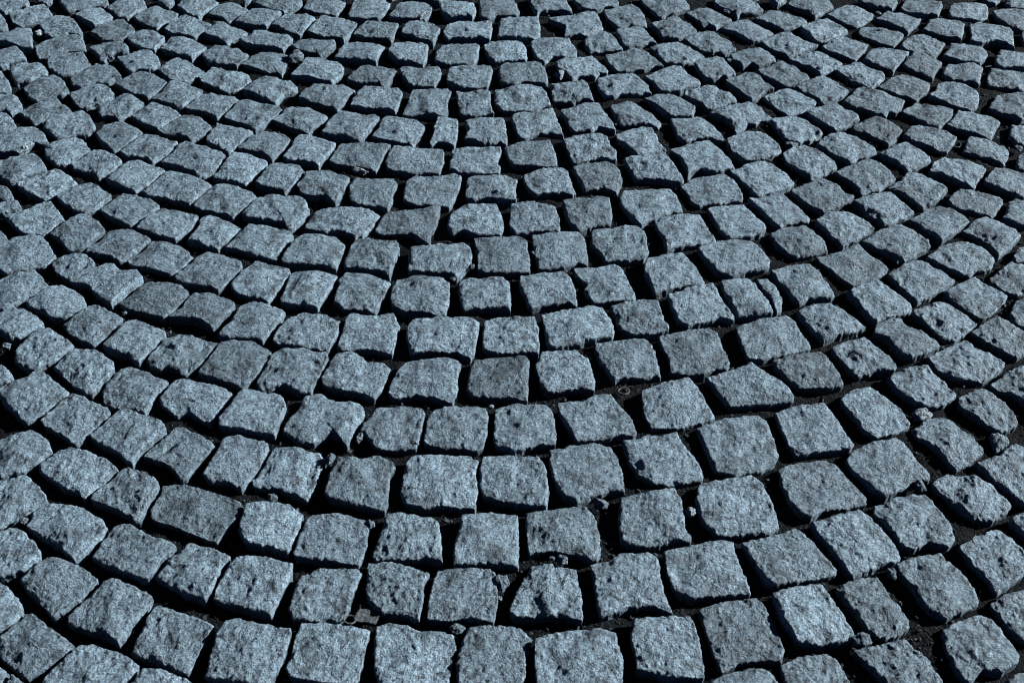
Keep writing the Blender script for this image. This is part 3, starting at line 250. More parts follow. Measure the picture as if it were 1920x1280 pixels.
[789,2289,-3.3,-7,4,[-49,18,-36,26,-24,36,-8,46,6,54,17,43,25,32,33,20,43,9,52,-2,43,-23,27,-45,16,-56,5,-66,-1,-45,-12,-35,-23,-24,-43,-14,-56,-3,-58,7]],
[-1049,2243,0.4,-26,-33,[-41,19,-27,31,-13,44,1,51,15,58,35,45,44,32,54,18,62,3,70,-12,59,-17,42,-9,29,-28,19,-50,1,-42,-20,-47,-46,-48,-51,-34,-55,-20,-60,-6,-65,8]],
[-545,2460,1.0,7,0,[-63,-5,-53,9,-43,23,-37,39,-21,53,-6,50,10,47,25,38,41,30,50,18,60,6,54,-10,32,-22,27,-49,23,-72,14,-63,5,-53,-11,-41,-27,-29,-51,-17]],
[-778,2349,-3.5,35,-58,[-56,-4,-46,14,-38,31,-32,44,-26,59,-10,56,4,47,18,39,30,27,42,14,57,-7,46,-18,36,-28,25,-45,17,-61,3,-54,-11,-46,-24,-35,-35,-25,-45,-14]],
[912,2350,-0.7,42,-3,[-58,10,-48,21,-38,32,-19,51,5,46,20,36,34,27,56,14,50,-1,44,-16,30,-33,13,-54,3,-67,-1,-57,-16,-41,-25,-28,-34,-14,-46,-2]],
[-606,2257,0.4,-24,27,[-44,-5,-37,20,-34,35,-31,50,-12,48,2,43,17,37,34,29,50,21,42,2,30,-22,25,-36,19,-50,13,-63,0,-48,-18,-36,-37,-29]],
[-128,2627,-2.3,5,3,[-54,-29,-53,-15,-52,0,-51,14,-45,30,-39,45,-16,52,-1,49,14,47,28,48,43,49,50,35,49,21,49,6,49,-9,45,-28,41,-47,29,-55,6,-47,-21,-47,-42,-42]],
[892,2473,-2.0,18,-28,[-61,1,-47,15,-33,30,-22,42,-11,55,7,61,28,45,43,27,55,3,49,-10,42,-24,28,-40,16,-54,5,-68,-2,-54,-21,-39,-46,-25,-54,-12]],
[-1074,2665,-1.3,-1,-8,[-60,-4,-53,8,-46,20,-37,31,-21,35,-8,42,6,47,20,50,32,41,45,28,51,14,57,1,62,-13,68,-26,51,-31,24,-27,11,-40,-9,-58,-35,-60,-43,-46,-50,-31,-55,-18]],
[-813,1807,0.8,18,-6,[-42,7,-29,30,-11,37,2,34,16,30,29,17,40,4,39,-3,29,-14,17,-30,7,-45,-11,-34,-27,-18,-35,-6]],
[442,2426,-1.0,-10,-7,[-56,22,-42,29,-28,36,-5,49,17,53,24,39,31,25,47,5,56,-18,56,-27,39,-33,24,-42,-1,-54,-12,-51,-25,-28,-45,-13,-56,3]],
[699,2456,1.5,-4,8,[-59,9,-47,20,-35,31,-24,38,-11,45,12,59,22,49,36,29,46,6,56,-10,43,-26,27,-38,10,-53,-10,-65,-17,-42,-28,-30,-39,-19,-49,-5]],
[388,2627,0.0,-17,17,[-61,24,-44,36,-28,47,-12,52,5,57,26,40,37,25,49,11,56,-4,64,-19,48,-27,30,-45,10,-54,-12,-50,-32,-42,-39,-28,-46,-14,-53,5]],
[997,2207,-1.7,0,30,[-53,-8,-45,8,-38,23,-27,46,-5,43,18,31,29,24,41,15,46,-4,39,-20,32,-36,24,-49,16,-63,13,-48,-5,-36,-20,-28,-34,-20]],
[-105,2750,-2.3,-1,-32,[-63,-10,-59,7,-54,24,-40,37,-26,50,-6,48,11,45,26,46,41,46,55,42,55,28,56,14,56,0,55,-15,54,-30,53,-45,52,-59,28,-45,11,-47,-6,-50,-22,-45,-38,-40,-53,-45,-58,-27]],
[161,2563,-0.8,-30,-7,[-62,15,-48,25,-33,33,-18,34,-6,40,10,48,27,55,38,34,49,8,60,-16,59,-33,42,-25,30,-45,18,-39,-6,-41,-23,-59,-31,-45,-39,-31,-56,-10]],
[-956,2521,-0.8,3,32,[-55,-2,-35,12,-24,34,-7,50,9,49,25,47,36,34,47,21,61,-3,46,-10,40,-36,14,-30,-2,-39,-20,-48,-39,-41,-47,-28,-52,-14]],
[-83,2398,0.4,13,-1,[-43,50,-27,50,-11,50,4,51,19,53,35,45,34,27,34,9,36,-10,38,-30,45,-49,31,-48,16,-52,2,-55,-22,-51,-32,-39,-34,-20,-37,-1,-39,16,-41,33]],
[1010,2087,-0.5,-17,-36,[-55,0,-46,13,-37,26,-28,39,-19,53,3,51,22,38,43,27,55,11,47,-3,39,-17,31,-31,23,-42,15,-54,6,-65,-6,-51,-24,-40,-41,-20]],
[-457,902,0.2,33,10,[-41,10,-31,34,-5,33,14,26,33,18,50,4,46,-13,43,-30,27,-30,12,-30,-4,-29,-19,-29,-33,-21,-47,-13]],
[-1052,2465,-1.1,33,-9,[-53,8,-40,30,-22,46,1,58,15,48,26,34,37,19,46,2,56,-15,51,-34,32,-39,11,-47,-5,-58,-18,-46,-31,-34,-39,-20,-47,-6]],
[-663,2395,-1.1,-24,-19,[-56,-18,-50,-2,-44,14,-37,29,-31,43,-10,46,11,37,26,34,40,30,58,14,45,-9,39,-21,32,-34,27,-49,22,-64,9,-47,-10,-36,-37,-29]],
[353,2388,-0.7,40,-4,[-61,34,-46,41,-31,48,-15,49,-1,50,19,36,28,24,37,12,43,-2,50,-16,47,-31,39,-47,18,-48,-6,-45,-22,-31,-29,-17,-35,-3,-44,9,-52,22]],
[-13,2643,-1.8,-12,-4,[-55,27,-40,41,-26,45,-12,49,2,53,17,51,30,49,42,33,45,14,47,-7,48,-22,49,-37,46,-50,30,-46,15,-47,1,-47,-14,-50,-28,-52,-43,-31,-47,-15,-50,0]],
[923,1769,-3.1,3,14,[-50,1,-37,12,-24,24,-10,36,3,47,16,42,30,39,38,28,47,16,41,0,34,-15,28,-30,8,-38,-11,-45,-23,-38,-35,-30,-48,-15]],
[1158,2726,0.4,12,-26,[-61,-37,-54,-21,-47,-4,-44,14,-41,32,-38,50,-24,57,-10,64,7,56,24,48,38,38,52,27,53,3,50,-11,46,-25,42,-39,38,-54,34,-68,30,-82,26,-68,23,-54,11,-46,-2,-39,-21,-45,-40,-52]],
[133,2451,-2.9,26,22,[-46,34,-33,37,-20,40,-6,42,9,44,29,47,38,31,41,12,44,-7,46,-22,48,-37,50,-51,41,-41,25,-33,9,-40,5,-59,-6,-39,-30,-42,-40,-38,-42,-23,-43,-7,-45,7,-46,21]],
[659,2678,-2.8,4,1,[-66,9,-54,17,-44,26,-33,35,-13,53,9,59,20,47,30,35,41,24,52,12,72,-6,50,-19,38,-28,26,-37,6,-54,-9,-71,-18,-49,-29,-38,-39,-27,-49,-15,-57,-3]],
[539,2476,0.9,4,-10,[-53,19,-38,30,-24,40,-4,57,12,59,28,40,32,25,35,11,47,-6,51,-21,34,-25,21,-41,8,-61,-7,-72,-16,-50,-24,-36,-32,-22,-39,-8,-47,6]],
[-749,2434,0.3,3,-1,[-54,-17,-47,-4,-37,9,-32,23,-29,35,-28,51,-10,57,4,48,18,37,31,29,43,21,54,13,41,-10,32,-33,23,-55,10,-56,-4,-44,-26,-30,-38,-23]],
[-769,2551,-3.3,-60,-16,[-48,-5,-43,7,-41,21,-32,44,-12,63,7,49,18,36,29,22,44,11,58,-1,49,-22,39,-41,23,-56,3,-50,-9,-47,-29,-28,-40,-15]],
[-1026,2370,-2.9,5,14,[-55,-6,-39,16,-25,34,-4,46,8,51,19,39,30,27,40,16,49,5,59,-7,44,-25,30,-29,15,-32,4,-47,-8,-59,-17,-45,-26,-32,-41,-24]],
[623,2525,0.5,-7,1,[-61,15,-40,28,-21,45,-9,52,4,58,20,46,28,33,37,21,44,6,52,-8,55,-20,35,-35,19,-50,-1,-54,-17,-45,-32,-26,-50,-5]],
[-1029,2571,2.2,-15,18,[-54,12,-39,33,-27,50,-12,50,4,51,20,51,28,37,36,22,44,10,51,-2,41,-17,30,-35,12,-50,-3,-54,-13,-46,-24,-36,-41,-17,-48,-3]],
[474,2677,1.4,5,29,[-63,19,-49,29,-35,40,-20,49,-5,57,15,50,29,26,39,16,48,5,52,-14,56,-32,41,-41,27,-58,15,-41,-1,-49,-21,-41,-34,-26,-47,-11,-55,4]],
[-359,2638,-1.4,19,-19,[-58,-24,-53,3,-50,18,-45,33,-41,46,-27,48,-13,50,5,46,24,42,41,29,57,17,53,4,49,-10,47,-28,45,-46,43,-63,23,-49,7,-44,-9,-39,-25,-37,-41,-34]],
[-941,2435,-1.3,-21,9,[-50,5,-35,23,-16,40,1,49,16,47,24,39,33,28,41,15,49,1,43,-18,27,-34,13,-42,3,-54,-13,-55,-23,-42,-33,-29,-42,-12]],
[-438,2761,-1.8,1,-23,[-59,-23,-54,-3,-48,16,-43,29,-39,42,-36,58,-10,56,7,50,24,44,41,32,58,21,55,6,51,-8,48,-23,44,-41,39,-57,35,-72,23,-50,9,-49,-6,-47,-20,-45,-33,-37,-46,-30]],
[800,2521,1.8,37,5,[-59,13,-47,25,-36,37,-21,47,-7,58,9,55,18,39,27,24,46,10,51,-11,37,-30,28,-41,19,-51,10,-62,2,-56,-15,-41,-25,-28,-34,-13,-46,0]],
[-318,2516,3.2,11,43,[-58,-15,-52,0,-45,16,-31,39,-15,45,10,38,25,35,39,31,52,21,45,2,44,-13,42,-28,33,-54,23,-52,26,-35,8,-39,-18,-35,-45,-30]],
[-864,2381,0.3,-31,30,[-56,1,-37,17,-19,32,-11,48,3,50,16,41,29,31,39,23,49,15,38,-8,26,-30,17,-46,12,-59,3,-46,-5,-33,-19,-35,-33,-38,-41,-25,-48,-12]],
[-1191,2821,-0.1,-21,-13,[-56,7,-42,29,-28,35,-16,45,0,61,12,65,22,52,32,37,41,21,50,6,59,-10,49,-22,34,-43,14,-51,-6,-63,-18,-52,-32,-41,-41,-25,-49,-9]],
[283,2825,-3.2,-3,-21,[-54,32,-36,42,-18,49,0,58,19,67,34,49,38,33,41,18,45,3,46,-16,47,-34,48,-52,27,-57,6,-48,-14,-62,-25,-63,-31,-48,-36,-33,-43,-21,-50,-8,-52,12]],
[-865,2584,2.7,13,-33,[-60,23,-45,30,-29,40,-9,59,12,55,22,39,33,22,40,8,45,-6,48,-17,42,-37,30,-46,7,-42,-14,-51,-23,-41,-30,-27,-38,-13,-46,-1,-53,12]],
[-570,2589,-2.8,-11,-39,[-59,-10,-53,4,-47,17,-44,31,-26,49,-11,48,5,48,30,36,55,27,50,12,46,-3,44,-19,42,-35,43,-55,44,-75,35,-53,10,-49,-5,-42,-20,-35,-35,-28,-47,-18]],
[756,2743,-0.2,-1,-15,[-54,16,-41,26,-28,36,-17,45,-6,54,19,59,37,41,45,29,52,17,61,-5,49,-13,37,-21,26,-33,15,-43,5,-51,-5,-61,-17,-62,-36,-45,-40,-31,-45,-17,-50,0]],
[844,1480,-0.9,10,28,[-57,-1,-45,8,-34,18,-22,27,-6,38,11,49,23,38,35,26,38,7,40,-12,31,-24,21,-36,11,-48,-8,-42,-24,-23,-41,-12]],
[-1099,2753,2.7,1,17,[-55,14,-43,36,-32,46,-20,56,5,59,19,42,27,29,35,17,43,5,53,-11,61,-26,56,-37,31,-30,16,-40,4,-44,-8,-50,-19,-41,-31,-31,-39,-16,-47,-1]],
[-969,2746,-1.4,8,-19,[-54,-12,-50,5,-44,21,-34,30,-28,41,-11,60,11,58,21,44,31,30,43,13,54,-4,43,-22,39,-37,32,-49,11,-58,-1,-55,-13,-50,-23,-39,-32,-27]],
[-240,2631,1.3,-25,-19,[-51,-4,-50,12,-49,28,-40,42,-24,44,-8,46,8,47,23,47,43,40,39,22,40,5,40,-13,41,-31,37,-48,34,-65,19,-55,-4,-42,-29,-39,-40,-22]],
[711,2584,-0.1,11,-29,[-65,11,-54,20,-44,29,-29,38,-15,47,-1,50,13,53,29,36,36,23,44,9,57,-14,46,-25,35,-36,15,-53,-3,-62,-15,-39,-32,-21,-43,-10,-54,0]],
[-208,2518,-1.0,3,5,[-54,26,-43,42,-26,39,-10,36,15,40,40,38,46,17,45,3,44,-12,35,-36,34,-56,23,-48,3,-44,-11,-40,-26,-36,-39,-15,-44,-2,-49,12]],
[394,2756,-1.5,2,-5,[-55,25,-41,35,-26,45,-12,52,1,59,21,54,29,42,38,30,43,14,49,-2,54,-18,42,-32,24,-41,7,-59,-12,-59,-32,-45,-36,-27,-40,-8,-48,9]],
[1110,2384,2.5,11,-26,[-62,-14,-53,2,-43,18,-34,32,-24,46,2,50,19,52,35,53,55,36,52,18,49,0,41,-13,33,-26,25,-39,14,-50,3,-60,-8,-70,-21,-50,-33,-42,-45,-34]],
[-885,2822,-3.9,2,24,[-53,-2,-46,9,-38,20,-29,30,-22,45,0,50,12,41,26,37,40,27,54,16,55,-3,44,-19,30,-39,25,-53,19,-66,-2,-53,-12,-44,-23,-35,-34,-25,-45,-13]],
[876,2604,0.2,18,-10,[-56,-5,-47,8,-38,21,-28,34,-16,43,-5,53,21,45,42,31,59,22,51,9,43,-4,35,-17,24,-32,13,-47,7,-59,0,-72,-3,-55,-15,-46,-27,-37,-37,-26,-47,-16]],
[-328,2751,-2.5,15,2,[-57,-18,-51,1,-46,19,-39,33,-33,47,-16,44,0,41,14,40,31,38,50,25,48,12,46,-2,44,-16,43,-34,42,-53,40,-71,32,-52,17,-47,3,-43,-13,-40,-30,-37,-43,-27]],
[-791,2761,1.3,-28,4,[-54,-17,-49,2,-45,21,-37,38,-30,55,-17,56,7,43,22,34,36,25,58,10,52,-3,46,-16,41,-30,35,-44,27,-58,7,-44,-13,-39,-32,-33]],
[-675,2619,-1.3,16,-12,[-53,-5,-50,10,-47,25,-40,38,-32,51,-10,48,6,40,22,33,33,21,43,9,55,-2,45,-24,41,-38,36,-53,27,-43,2,-42,-13,-39,-28,-37,-41,-21]],
[-143,2280,-0.9,-12,25,[-32,-50,-29,-29,-26,-9,-25,5,-25,19,-24,33,-21,55,0,54,23,49,26,27,26,6,26,-14,24,-42,21,-59,6,-49,-15,-43,-28,-53]],
[978,2666,-0.0,-15,-20,[-57,-9,-48,5,-40,19,-31,33,-20,45,-8,56,17,54,27,42,37,31,46,19,56,8,46,-9,36,-25,28,-37,20,-50,12,-61,-2,-55,-20,-39,-42,-27]],
[-785,2663,-2.3,29,-36,[-52,-5,-47,9,-44,24,-42,40,-37,53,-10,51,2,42,15,33,30,20,43,7,61,-11,51,-31,43,-50,36,-66,15,-48,-6,-38,-20,-30,-35,-22,-44,-13]],
[1134,2503,-1.5,13,24,[-53,-10,-47,7,-41,25,-31,47,-7,42,11,39,29,35,51,19,58,3,49,-11,41,-24,30,-36,18,-47,-4,-43,-19,-38,-34,-34,-52,-26]],
[-535,2784,-0.2,16,15,[-54,-8,-49,5,-43,17,-36,33,-27,50,-13,48,2,45,24,42,39,30,52,19,45,2,40,-16,34,-34,28,-50,23,-65,6,-56,-6,-46,-18,-37,-37,-22]],
[-584,2689,1.8,1,33,[-71,2,-60,10,-48,19,-41,32,-33,45,-9,43,5,35,19,27,43,23,59,2,51,-24,42,-49,24,-40,2,-32,-16,-28,-33,-24,-53,-15]],
[-709,1035,0.1,31,-22,[-38,41,-22,40,-9,42,6,31,16,21,26,10,35,-1,38,-8,28,-27,17,-36,-8,-49,-13,-34,-18,-19,-23,-4,-28,12,-33,27]],
[469,2551,1.6,-25,-30,[-47,21,-35,30,-23,40,-7,50,10,60,23,47,30,33,36,20,41,3,44,-14,43,-29,32,-30,22,-46,13,-36,1,-46,-12,-53,-28,-45,-34,-30,-40,-15,-44,3]],
[792,2655,1.0,-16,10,[-56,4,-42,19,-28,32,-11,42,7,52,18,43,29,33,43,20,57,12,47,-6,38,-23,29,-35,20,-47,11,-58,-2,-55,-16,-38,-28,-30,-40,-21,-48,-9]],
[-1115,2541,-2.0,33,1,[-49,20,-33,37,-9,41,12,45,22,35,32,24,40,10,46,-2,49,-21,33,-24,17,-44,2,-48,-13,-52,-23,-37,-33,-22,-39,-8,-44,6]],
[563,2610,-1.8,4,18,[-50,15,-38,24,-25,33,-11,39,2,44,27,41,40,20,50,-5,54,-25,41,-26,23,-38,10,-46,-5,-30,-16,-38,-28,-46,-33,-25,-48,-17,-50,0]],
[1039,2536,-1.2,11,42,[-50,-7,-42,10,-35,28,-22,43,1,37,16,36,31,34,50,18,43,3,36,-12,31,-27,26,-41,20,-56,12,-43,-3,-39,-18,-34,-40,-26]],
[1071,2626,1.6,1,-10,[-59,-10,-48,3,-38,16,-31,34,-24,51,-9,48,6,46,21,40,35,34,51,16,48,1,45,-15,36,-26,26,-37,13,-60,1,-45,-14,-39,-30,-32,-45,-21]],
[-359,2862,0.5,-29,-60,[-47,-40,-46,-25,-45,-10,-43,5,-44,22,-44,39,-44,56,-28,59,-12,62,4,65,22,58,39,51,46,37,53,23,49,3,45,-17,42,-31,38,-45,33,-56,28,-64,15,-58,0,-58,-17,-59,-41,-56]],
[841,2819,-0.9,-21,36,[-62,6,-49,17,-35,29,-19,43,-3,56,10,48,23,41,41,23,58,10,48,-6,38,-22,27,-35,16,-47,0,-58,-19,-42,-35,-25,-48,-10]],
[574,2745,0.4,-19,-22,[-64,6,-51,22,-38,37,-26,46,-14,55,4,56,13,45,22,34,33,20,44,6,53,-6,60,-17,50,-25,39,-32,21,-50,4,-57,-12,-49,-22,-33,-33,-17,-49,-5]],
[-35,2867,0.9,-15,-10,[-44,-55,-44,-41,-45,-26,-45,-11,-47,6,-48,23,-50,40,-32,51,-15,62,0,59,15,56,30,53,38,38,46,23,48,8,51,-7,53,-22,53,-36,48,-48,29,-44,14,-47,-2,-49,-24,-65]],
[294,2708,-0.0,3,3,[-42,37,-17,46,-4,51,9,55,28,41,34,23,40,4,44,-9,47,-23,51,-36,32,-32,8,-45,-16,-55,-31,-44,-35,-24,-38,-4,-40,16]],
[-875,2696,0.4,27,35,[-51,5,-46,19,-42,32,-24,51,-10,47,6,40,21,29,34,16,42,1,37,-22,33,-35,29,-52,10,-48,-6,-44,-17,-31,-29,-18,-40,-7]],
[215,2680,-2.9,53,4,[-44,20,-30,31,-16,41,-3,51,11,59,23,45,30,26,36,7,40,-8,44,-23,48,-38,29,-41,8,-43,-14,-45,-30,-48,-35,-32,-39,-16,-42,2]],
[662,2793,2.4,-13,8,[-64,7,-50,21,-37,36,-14,51,9,44,20,33,31,21,51,10,63,-9,48,-20,34,-31,12,-45,-3,-53,-11,-42,-19,-30,-43,-16,-53,-5]],
[954,2569,0.6,4,19,[-48,-3,-41,10,-33,22,-26,34,-10,50,9,45,30,29,47,11,39,-2,31,-15,23,-29,16,-44,6,-69,-3,-59,-9,-45,-16,-31,-35,-19]],
[-250,2847,1.3,-19,-1,[-55,-36,-51,-19,-46,-1,-41,19,-36,39,-18,44,-1,50,16,46,33,41,42,29,50,17,49,0,47,-17,42,-36,36,-54,24,-38,10,-38,-4,-39,-19,-39,-35,-40]],
[-219,2741,1.4,15,-5,[-50,-11,-48,3,-47,17,-46,31,-36,47,-20,48,-3,49,12,41,28,33,37,16,45,0,38,-18,36,-37,34,-55,31,-74,19,-55,6,-48,-7,-40,-18,-31,-30,-21]],
[1057,2756,-0.4,-2,-21,[-59,-6,-48,9,-36,24,-35,43,-17,43,2,44,18,42,34,41,50,19,44,2,39,-15,33,-31,26,-47,20,-63,9,-49,-13,-44,-26,-35,-38,-25,-49,-16]],
[888,2719,-2.2,33,-6,[-48,28,-30,46,-10,49,2,40,15,30,37,14,57,-1,48,-14,40,-28,30,-43,20,-58,9,-53,-13,-38,-23,-26,-33,-14,-48,6]],
[1137,2843,0.3,-13,27,[-43,24,-29,36,-9,37,10,39,24,37,39,35,53,33,50,7,46,-7,41,-20,36,-34,14,-44,-1,-40,-15,-36,-34,-34,-54,-32,-50,-4,-46,10]],
[-624,2807,3.3,-3,12,[-56,-21,-49,-5,-43,11,-35,27,-26,42,-10,42,7,43,30,35,52,21,44,5,37,-10,30,-27,26,-47,5,-44,-10,-40,-25,-35,-40,-28]],
[385,2881,-1.1,37,20,[-58,15,-59,30,-60,44,-42,48,-23,51,-9,50,5,49,19,48,33,47,39,34,46,20,53,7,57,-10,59,-26,44,-34,23,-47,3,-51,-16,-68,-24,-54,-31,-39,-38,-26,-44,-12,-51,1]],
[953,2797,-1.4,26,9,[-59,6,-45,19,-32,33,-18,47,-4,42,10,43,22,35,32,25,44,13,55,2,47,-10,38,-23,28,-36,19,-49,6,-65,-1,-44,-16,-31,-30,-19,-45,-7]],
[-951,2643,0.7,9,-12,[-55,11,-37,28,-17,40,-2,40,12,46,23,33,35,18,42,5,45,-8,48,-19,37,-24,19,-25,8,-35,4,-62,-8,-61,-15,-44,-22,-26,-33,-14,-44,-1]],
[1027,2867,-0.9,14,0,[-56,-4,-49,9,-42,22,-35,36,-23,50,-6,46,10,43,26,39,40,28,54,18,49,-2,42,-16,35,-31,29,-47,23,-62,15,-46,0,-44,-14,-42,-28,-35,-42,-29,-49,-16]],
[485,2816,-1.7,42,-3,[-53,26,-37,35,-24,46,-10,49,4,50,22,31,30,18,38,5,47,-8,56,-21,43,-29,24,-42,13,-60,-1,-44,-19,-52,-22,-35,-26,-18,-34,-6,-41,7]],
[-695,2732,-0.8,-13,15,[-51,-10,-46,4,-41,17,-34,33,-28,50,-13,53,-1,40,11,28,25,22,39,15,54,2,45,-21,26,-39,15,-61,7,-48,-2,-35,-15,-29,-28,-22]],
[-961,2865,1.9,6,19,[-52,-3,-45,13,-37,30,-32,45,-26,59,1,59,13,47,24,36,36,24,42,10,47,-2,33,-18,27,-28,20,-38,12,-56,-10,-53,-21,-41,-31,-29,-42,-16]],
[-708,2848,-2.6,-6,-8,[-50,-13,-46,4,-40,19,-33,29,-25,41,-8,52,6,46,19,37,34,23,50,11,44,-5,38,-22,32,-35,25,-49,13,-66,4,-51,-5,-37,-28,-22]],
[-1193,2705,0.0,11,-39,[-56,22,-41,25,-30,29,-21,39,-9,47,5,49,20,52,27,35,34,17,38,2,42,-13,47,-27,52,-42,57,-57,34,-56,17,-46,0,-36,-15,-28,-30,-21,-48,-20,-52,-5,-55,9]],
[-133,2846,5.8,-16,8,[-44,-9,-46,8,-47,25,-28,40,-11,40,5,41,21,41,37,32,40,13,43,-6,42,-23,39,-36,35,-46,27,-36,8,-36,-6,-39,-20,-42,-34,-28]],
[-470,2662,1.6,18,6,[-56,4,-44,26,-20,32,-2,30,15,28,42,30,51,12,45,-12,30,-29,20,-53,10,-33,-6,-30,-21,-28,-41,-18,-49,-7]],
[-473,2889,-4.8,-21,16,[-51,-23,-50,-2,-48,18,-46,33,-43,48,-25,49,-7,49,11,50,24,39,38,28,51,17,50,-2,48,-21,41,-41,37,-64,22,-51,5,-47,-12,-43,-25,-36,-38,-30]],
[-1033,2824,-1.5,-20,-46,[-49,-2,-44,16,-39,33,-27,38,-15,43,1,49,9,41,17,32,28,19,38,5,47,-8,40,-23,31,-33,24,-45,11,-55,-2,-45,-15,-32,-26,-22,-38,-12]],
[1239,2802,2.3,11,-17,[-44,38,-30,44,-16,50,11,52,27,48,44,44,43,27,42,10,41,-6,34,-22,27,-39,20,-54,7,-59,-5,-64,-22,-47,-30,-34,-37,-19,-45,6,-45,22]],
[569,2882,-0.5,-1,-22,[-52,-7,-60,20,-52,33,-45,46,-28,46,-11,46,6,46,23,46,32,34,41,22,51,9,53,-4,55,-18,58,-32,43,-42,22,-48,-2,-48,-8,-63,-13,-78,-14,-60,-15,-43,-32,-22]],
[753,2881,-0.3,6,12,[-64,5,-54,17,-43,29,-30,36,-16,42,-3,49,11,45,25,42,40,38,45,23,50,7,55,-9,43,-19,31,-30,20,-42,9,-54,-5,-72,-9,-56,-12,-39,-25,-29,-38,-20,-51,-7]],
[1171,2589,2.3,1,-9,[-48,-13,-42,4,-36,21,-28,35,-20,48,2,44,19,35,36,26,51,8,45,-9,38,-27,26,-35,14,-44,0,-39,-14,-35,-39,-35]],
[-790,2878,0.6,-12,-25,[-49,-6,-48,8,-48,22,-47,36,-28,45,-10,53,5,48,19,43,34,38,43,26,51,14,37,-7,27,-28,22,-49,16,-69,2,-64,-17,-47,-27,-33,-38,-20]],
[994,1974,2.1,-7,3,[-42,-20,-33,-8,-25,5,-19,21,-12,38,4,44,24,35,41,20,31,2,21,-16,10,-30,-1,-45,-16,-41,-30,-33]],
[93,2886,1.5,-22,13,[-48,8,-50,23,-52,37,-36,42,-19,46,-3,50,12,44,27,38,42,32,45,15,48,-2,52,-18,55,-34,59,-50,48,-50,31,-37,17,-37,2,-38,-24,-43,-31,-64,-35,-47,-40,-30,-44,-11]],
[-1182,2606,0.9,-2,8,[-44,28,-30,35,-16,40,8,45,19,31,31,15,40,3,46,-10,51,-20,35,-21,13,-30,3,-48,-20,-48,-25,-33,-30,-18,-34,-2,-39,13]],
[467,1727,-1.4,-44,-5,[-21,39,1,40,11,17,14,-2,16,-21,13,-44,0,-55,-2,-34,-4,-14,-14,8,-17,23]],
[-1122,2400,-1.7,18,6,[-38,35,-24,41,-5,45,5,36,15,27,24,13,32,-1,41,-17,36,-31,26,-49,10,-33,0,-36,-16,-37,-21,-23,-26,-8,-30,7,-35,21]],
[-1088,2907,-0.7,1,27,[-53,-10,-59,4,-65,19,-71,33,-55,40,-39,48,-21,46,-4,45,13,44,31,42,43,30,55,18,63,1,72,-15,65,-29,48,-29,35,-31,18,-43,-2,-48,-20,-57,-28,-45,-36,-34,-44,-22]],
[-586,2891,2.1,8,9,[-62,-5,-57,10,-53,25,-39,31,-25,38,-11,44,5,41,20,37,36,33,47,18,58,3,49,-21,38,-31,25,-40,20,-53,6,-46,-10,-40,-24,-32,-39,-25,-50,-15]],
[212,2899,-0.3,-2,12,[-55,1,-59,26,-42,31,-25,36,-8,41,6,39,20,36,34,34,48,31,52,17,56,2,57,-12,44,-24,22,-25,1,-41,-16,-43,-36,-37,-43,-25,-49,-12]],
[917,1674,-0.2,6,-22,[-38,-7,-30,5,-23,18,-16,31,-4,40,9,49,22,40,36,30,33,15,31,0,28,-15,25,-30,11,-35,-3,-40,-17,-45,-37,-34]],
[-1103,2314,-2.8,-34,-8,[-34,33,-18,43,-2,39,7,28,17,17,24,4,31,-9,38,-22,27,-31,15,-39,-10,-44,-14,-29,-19,-13,-24,2,-29,18]],
[-1269,2898,1.8,24,-20,[-61,65,-46,62,-32,60,-17,57,-4,50,8,42,21,35,33,28,40,15,47,2,53,-10,55,-22,55,-31,42,-36,23,-48,10,-70,-4,-54,-17,-43,-29,-32,-34,-18,-38,-4,-43,10,-47,23,-52,37,-56,51]],
[1089,2268,-2.7,16,10,[-31,-12,-25,2,-19,17,-13,32,11,36,33,33,29,16,26,-1,17,-18,7,-34,-8,-40,-22,-34]],
[767,1356,-2.4,21,4,[-10,12,1,15,13,5,13,-6,2,-14,-10,-23,-12,-2]],
[927,2890,2.5,7,18,[-45,-5,-51,20,-36,24,-21,29,-5,34,11,30,28,27,44,23,43,8,42,-6,31,-23,20,-44,12,-32,-3,-32,-19,-29,-32,-17]],
[-992,1991,0.6,-19,-4,[-29,12,-5,16,15,18,27,2,14,-6,4,-13,-9,-18,-27,-7]],
[-862,1505,-1.3,17,-20,[-32,17,-16,23,0,30,21,13,35,-8,23,-16,11,-21,-2,-26,-16,-30,-21,-14,-26,1]],
[-1021,2042,-2.7,14,23,[-29,22,-10,29,5,22,15,9,24,-4,34,-23,21,-30,5,-19,-17,-18,-21,-5,-25,9]],
[768,1180,2.7,22,-30,[-35,11,-11,24,6,28,23,31,29,15,35,-1,22,-16,9,-31,-13,-30,-28,-15]],
[-1163,2486,-1.2,-11,0,[-34,49,-13,54,-5,41,3,29,13,13,23,-3,30,-17,34,-30,24,-38,10,-40,-4,-43,-9,-28,-14,-13,-19,3,-24,18,-29,34]],
[960,1840,-3.9,0,6,[-23,-5,-15,7,-5,20,11,30,24,24,20,10,17,-3,13,-17,-7,-26,-22,-22]],
[677,906,-1.8,3,24,[-34,11,-14,21,5,24,23,27,28,9,32,-9,16,-17,0,-24,-16,-32,-22,-18,-28,-3]],
[1273,2890,0.3,21,21,[-33,-4,-27,12,-21,29,0,31,21,32,26,15,32,-2,25,-19,18,-35,-9,-29,-27,-23]],
[-682,919,0.7,8,-7,[-26,17,-9,19,8,20,23,8,20,-7,8,-22,-6,-20,-22,-16,-24,0]],
[-640,904,2.3,-9,-14,[-17,2,-13,20,9,6,22,-10,4,-18,-7,-7]],
[1059,2153,1.3,-14,9,[-21,-12,-15,5,-7,23,7,32,26,28,21,12,15,-4,10,-20,-9,-31,-21,-25]],
[-1254,2772,1.9,2,2,[-32,50,-14,54,-5,40,4,26,14,9,23,-8,26,-20,29,-30,18,-37,-2,-41,-6,-30,-10,-18,-15,-4,-19,9,-23,23,-28,36]],
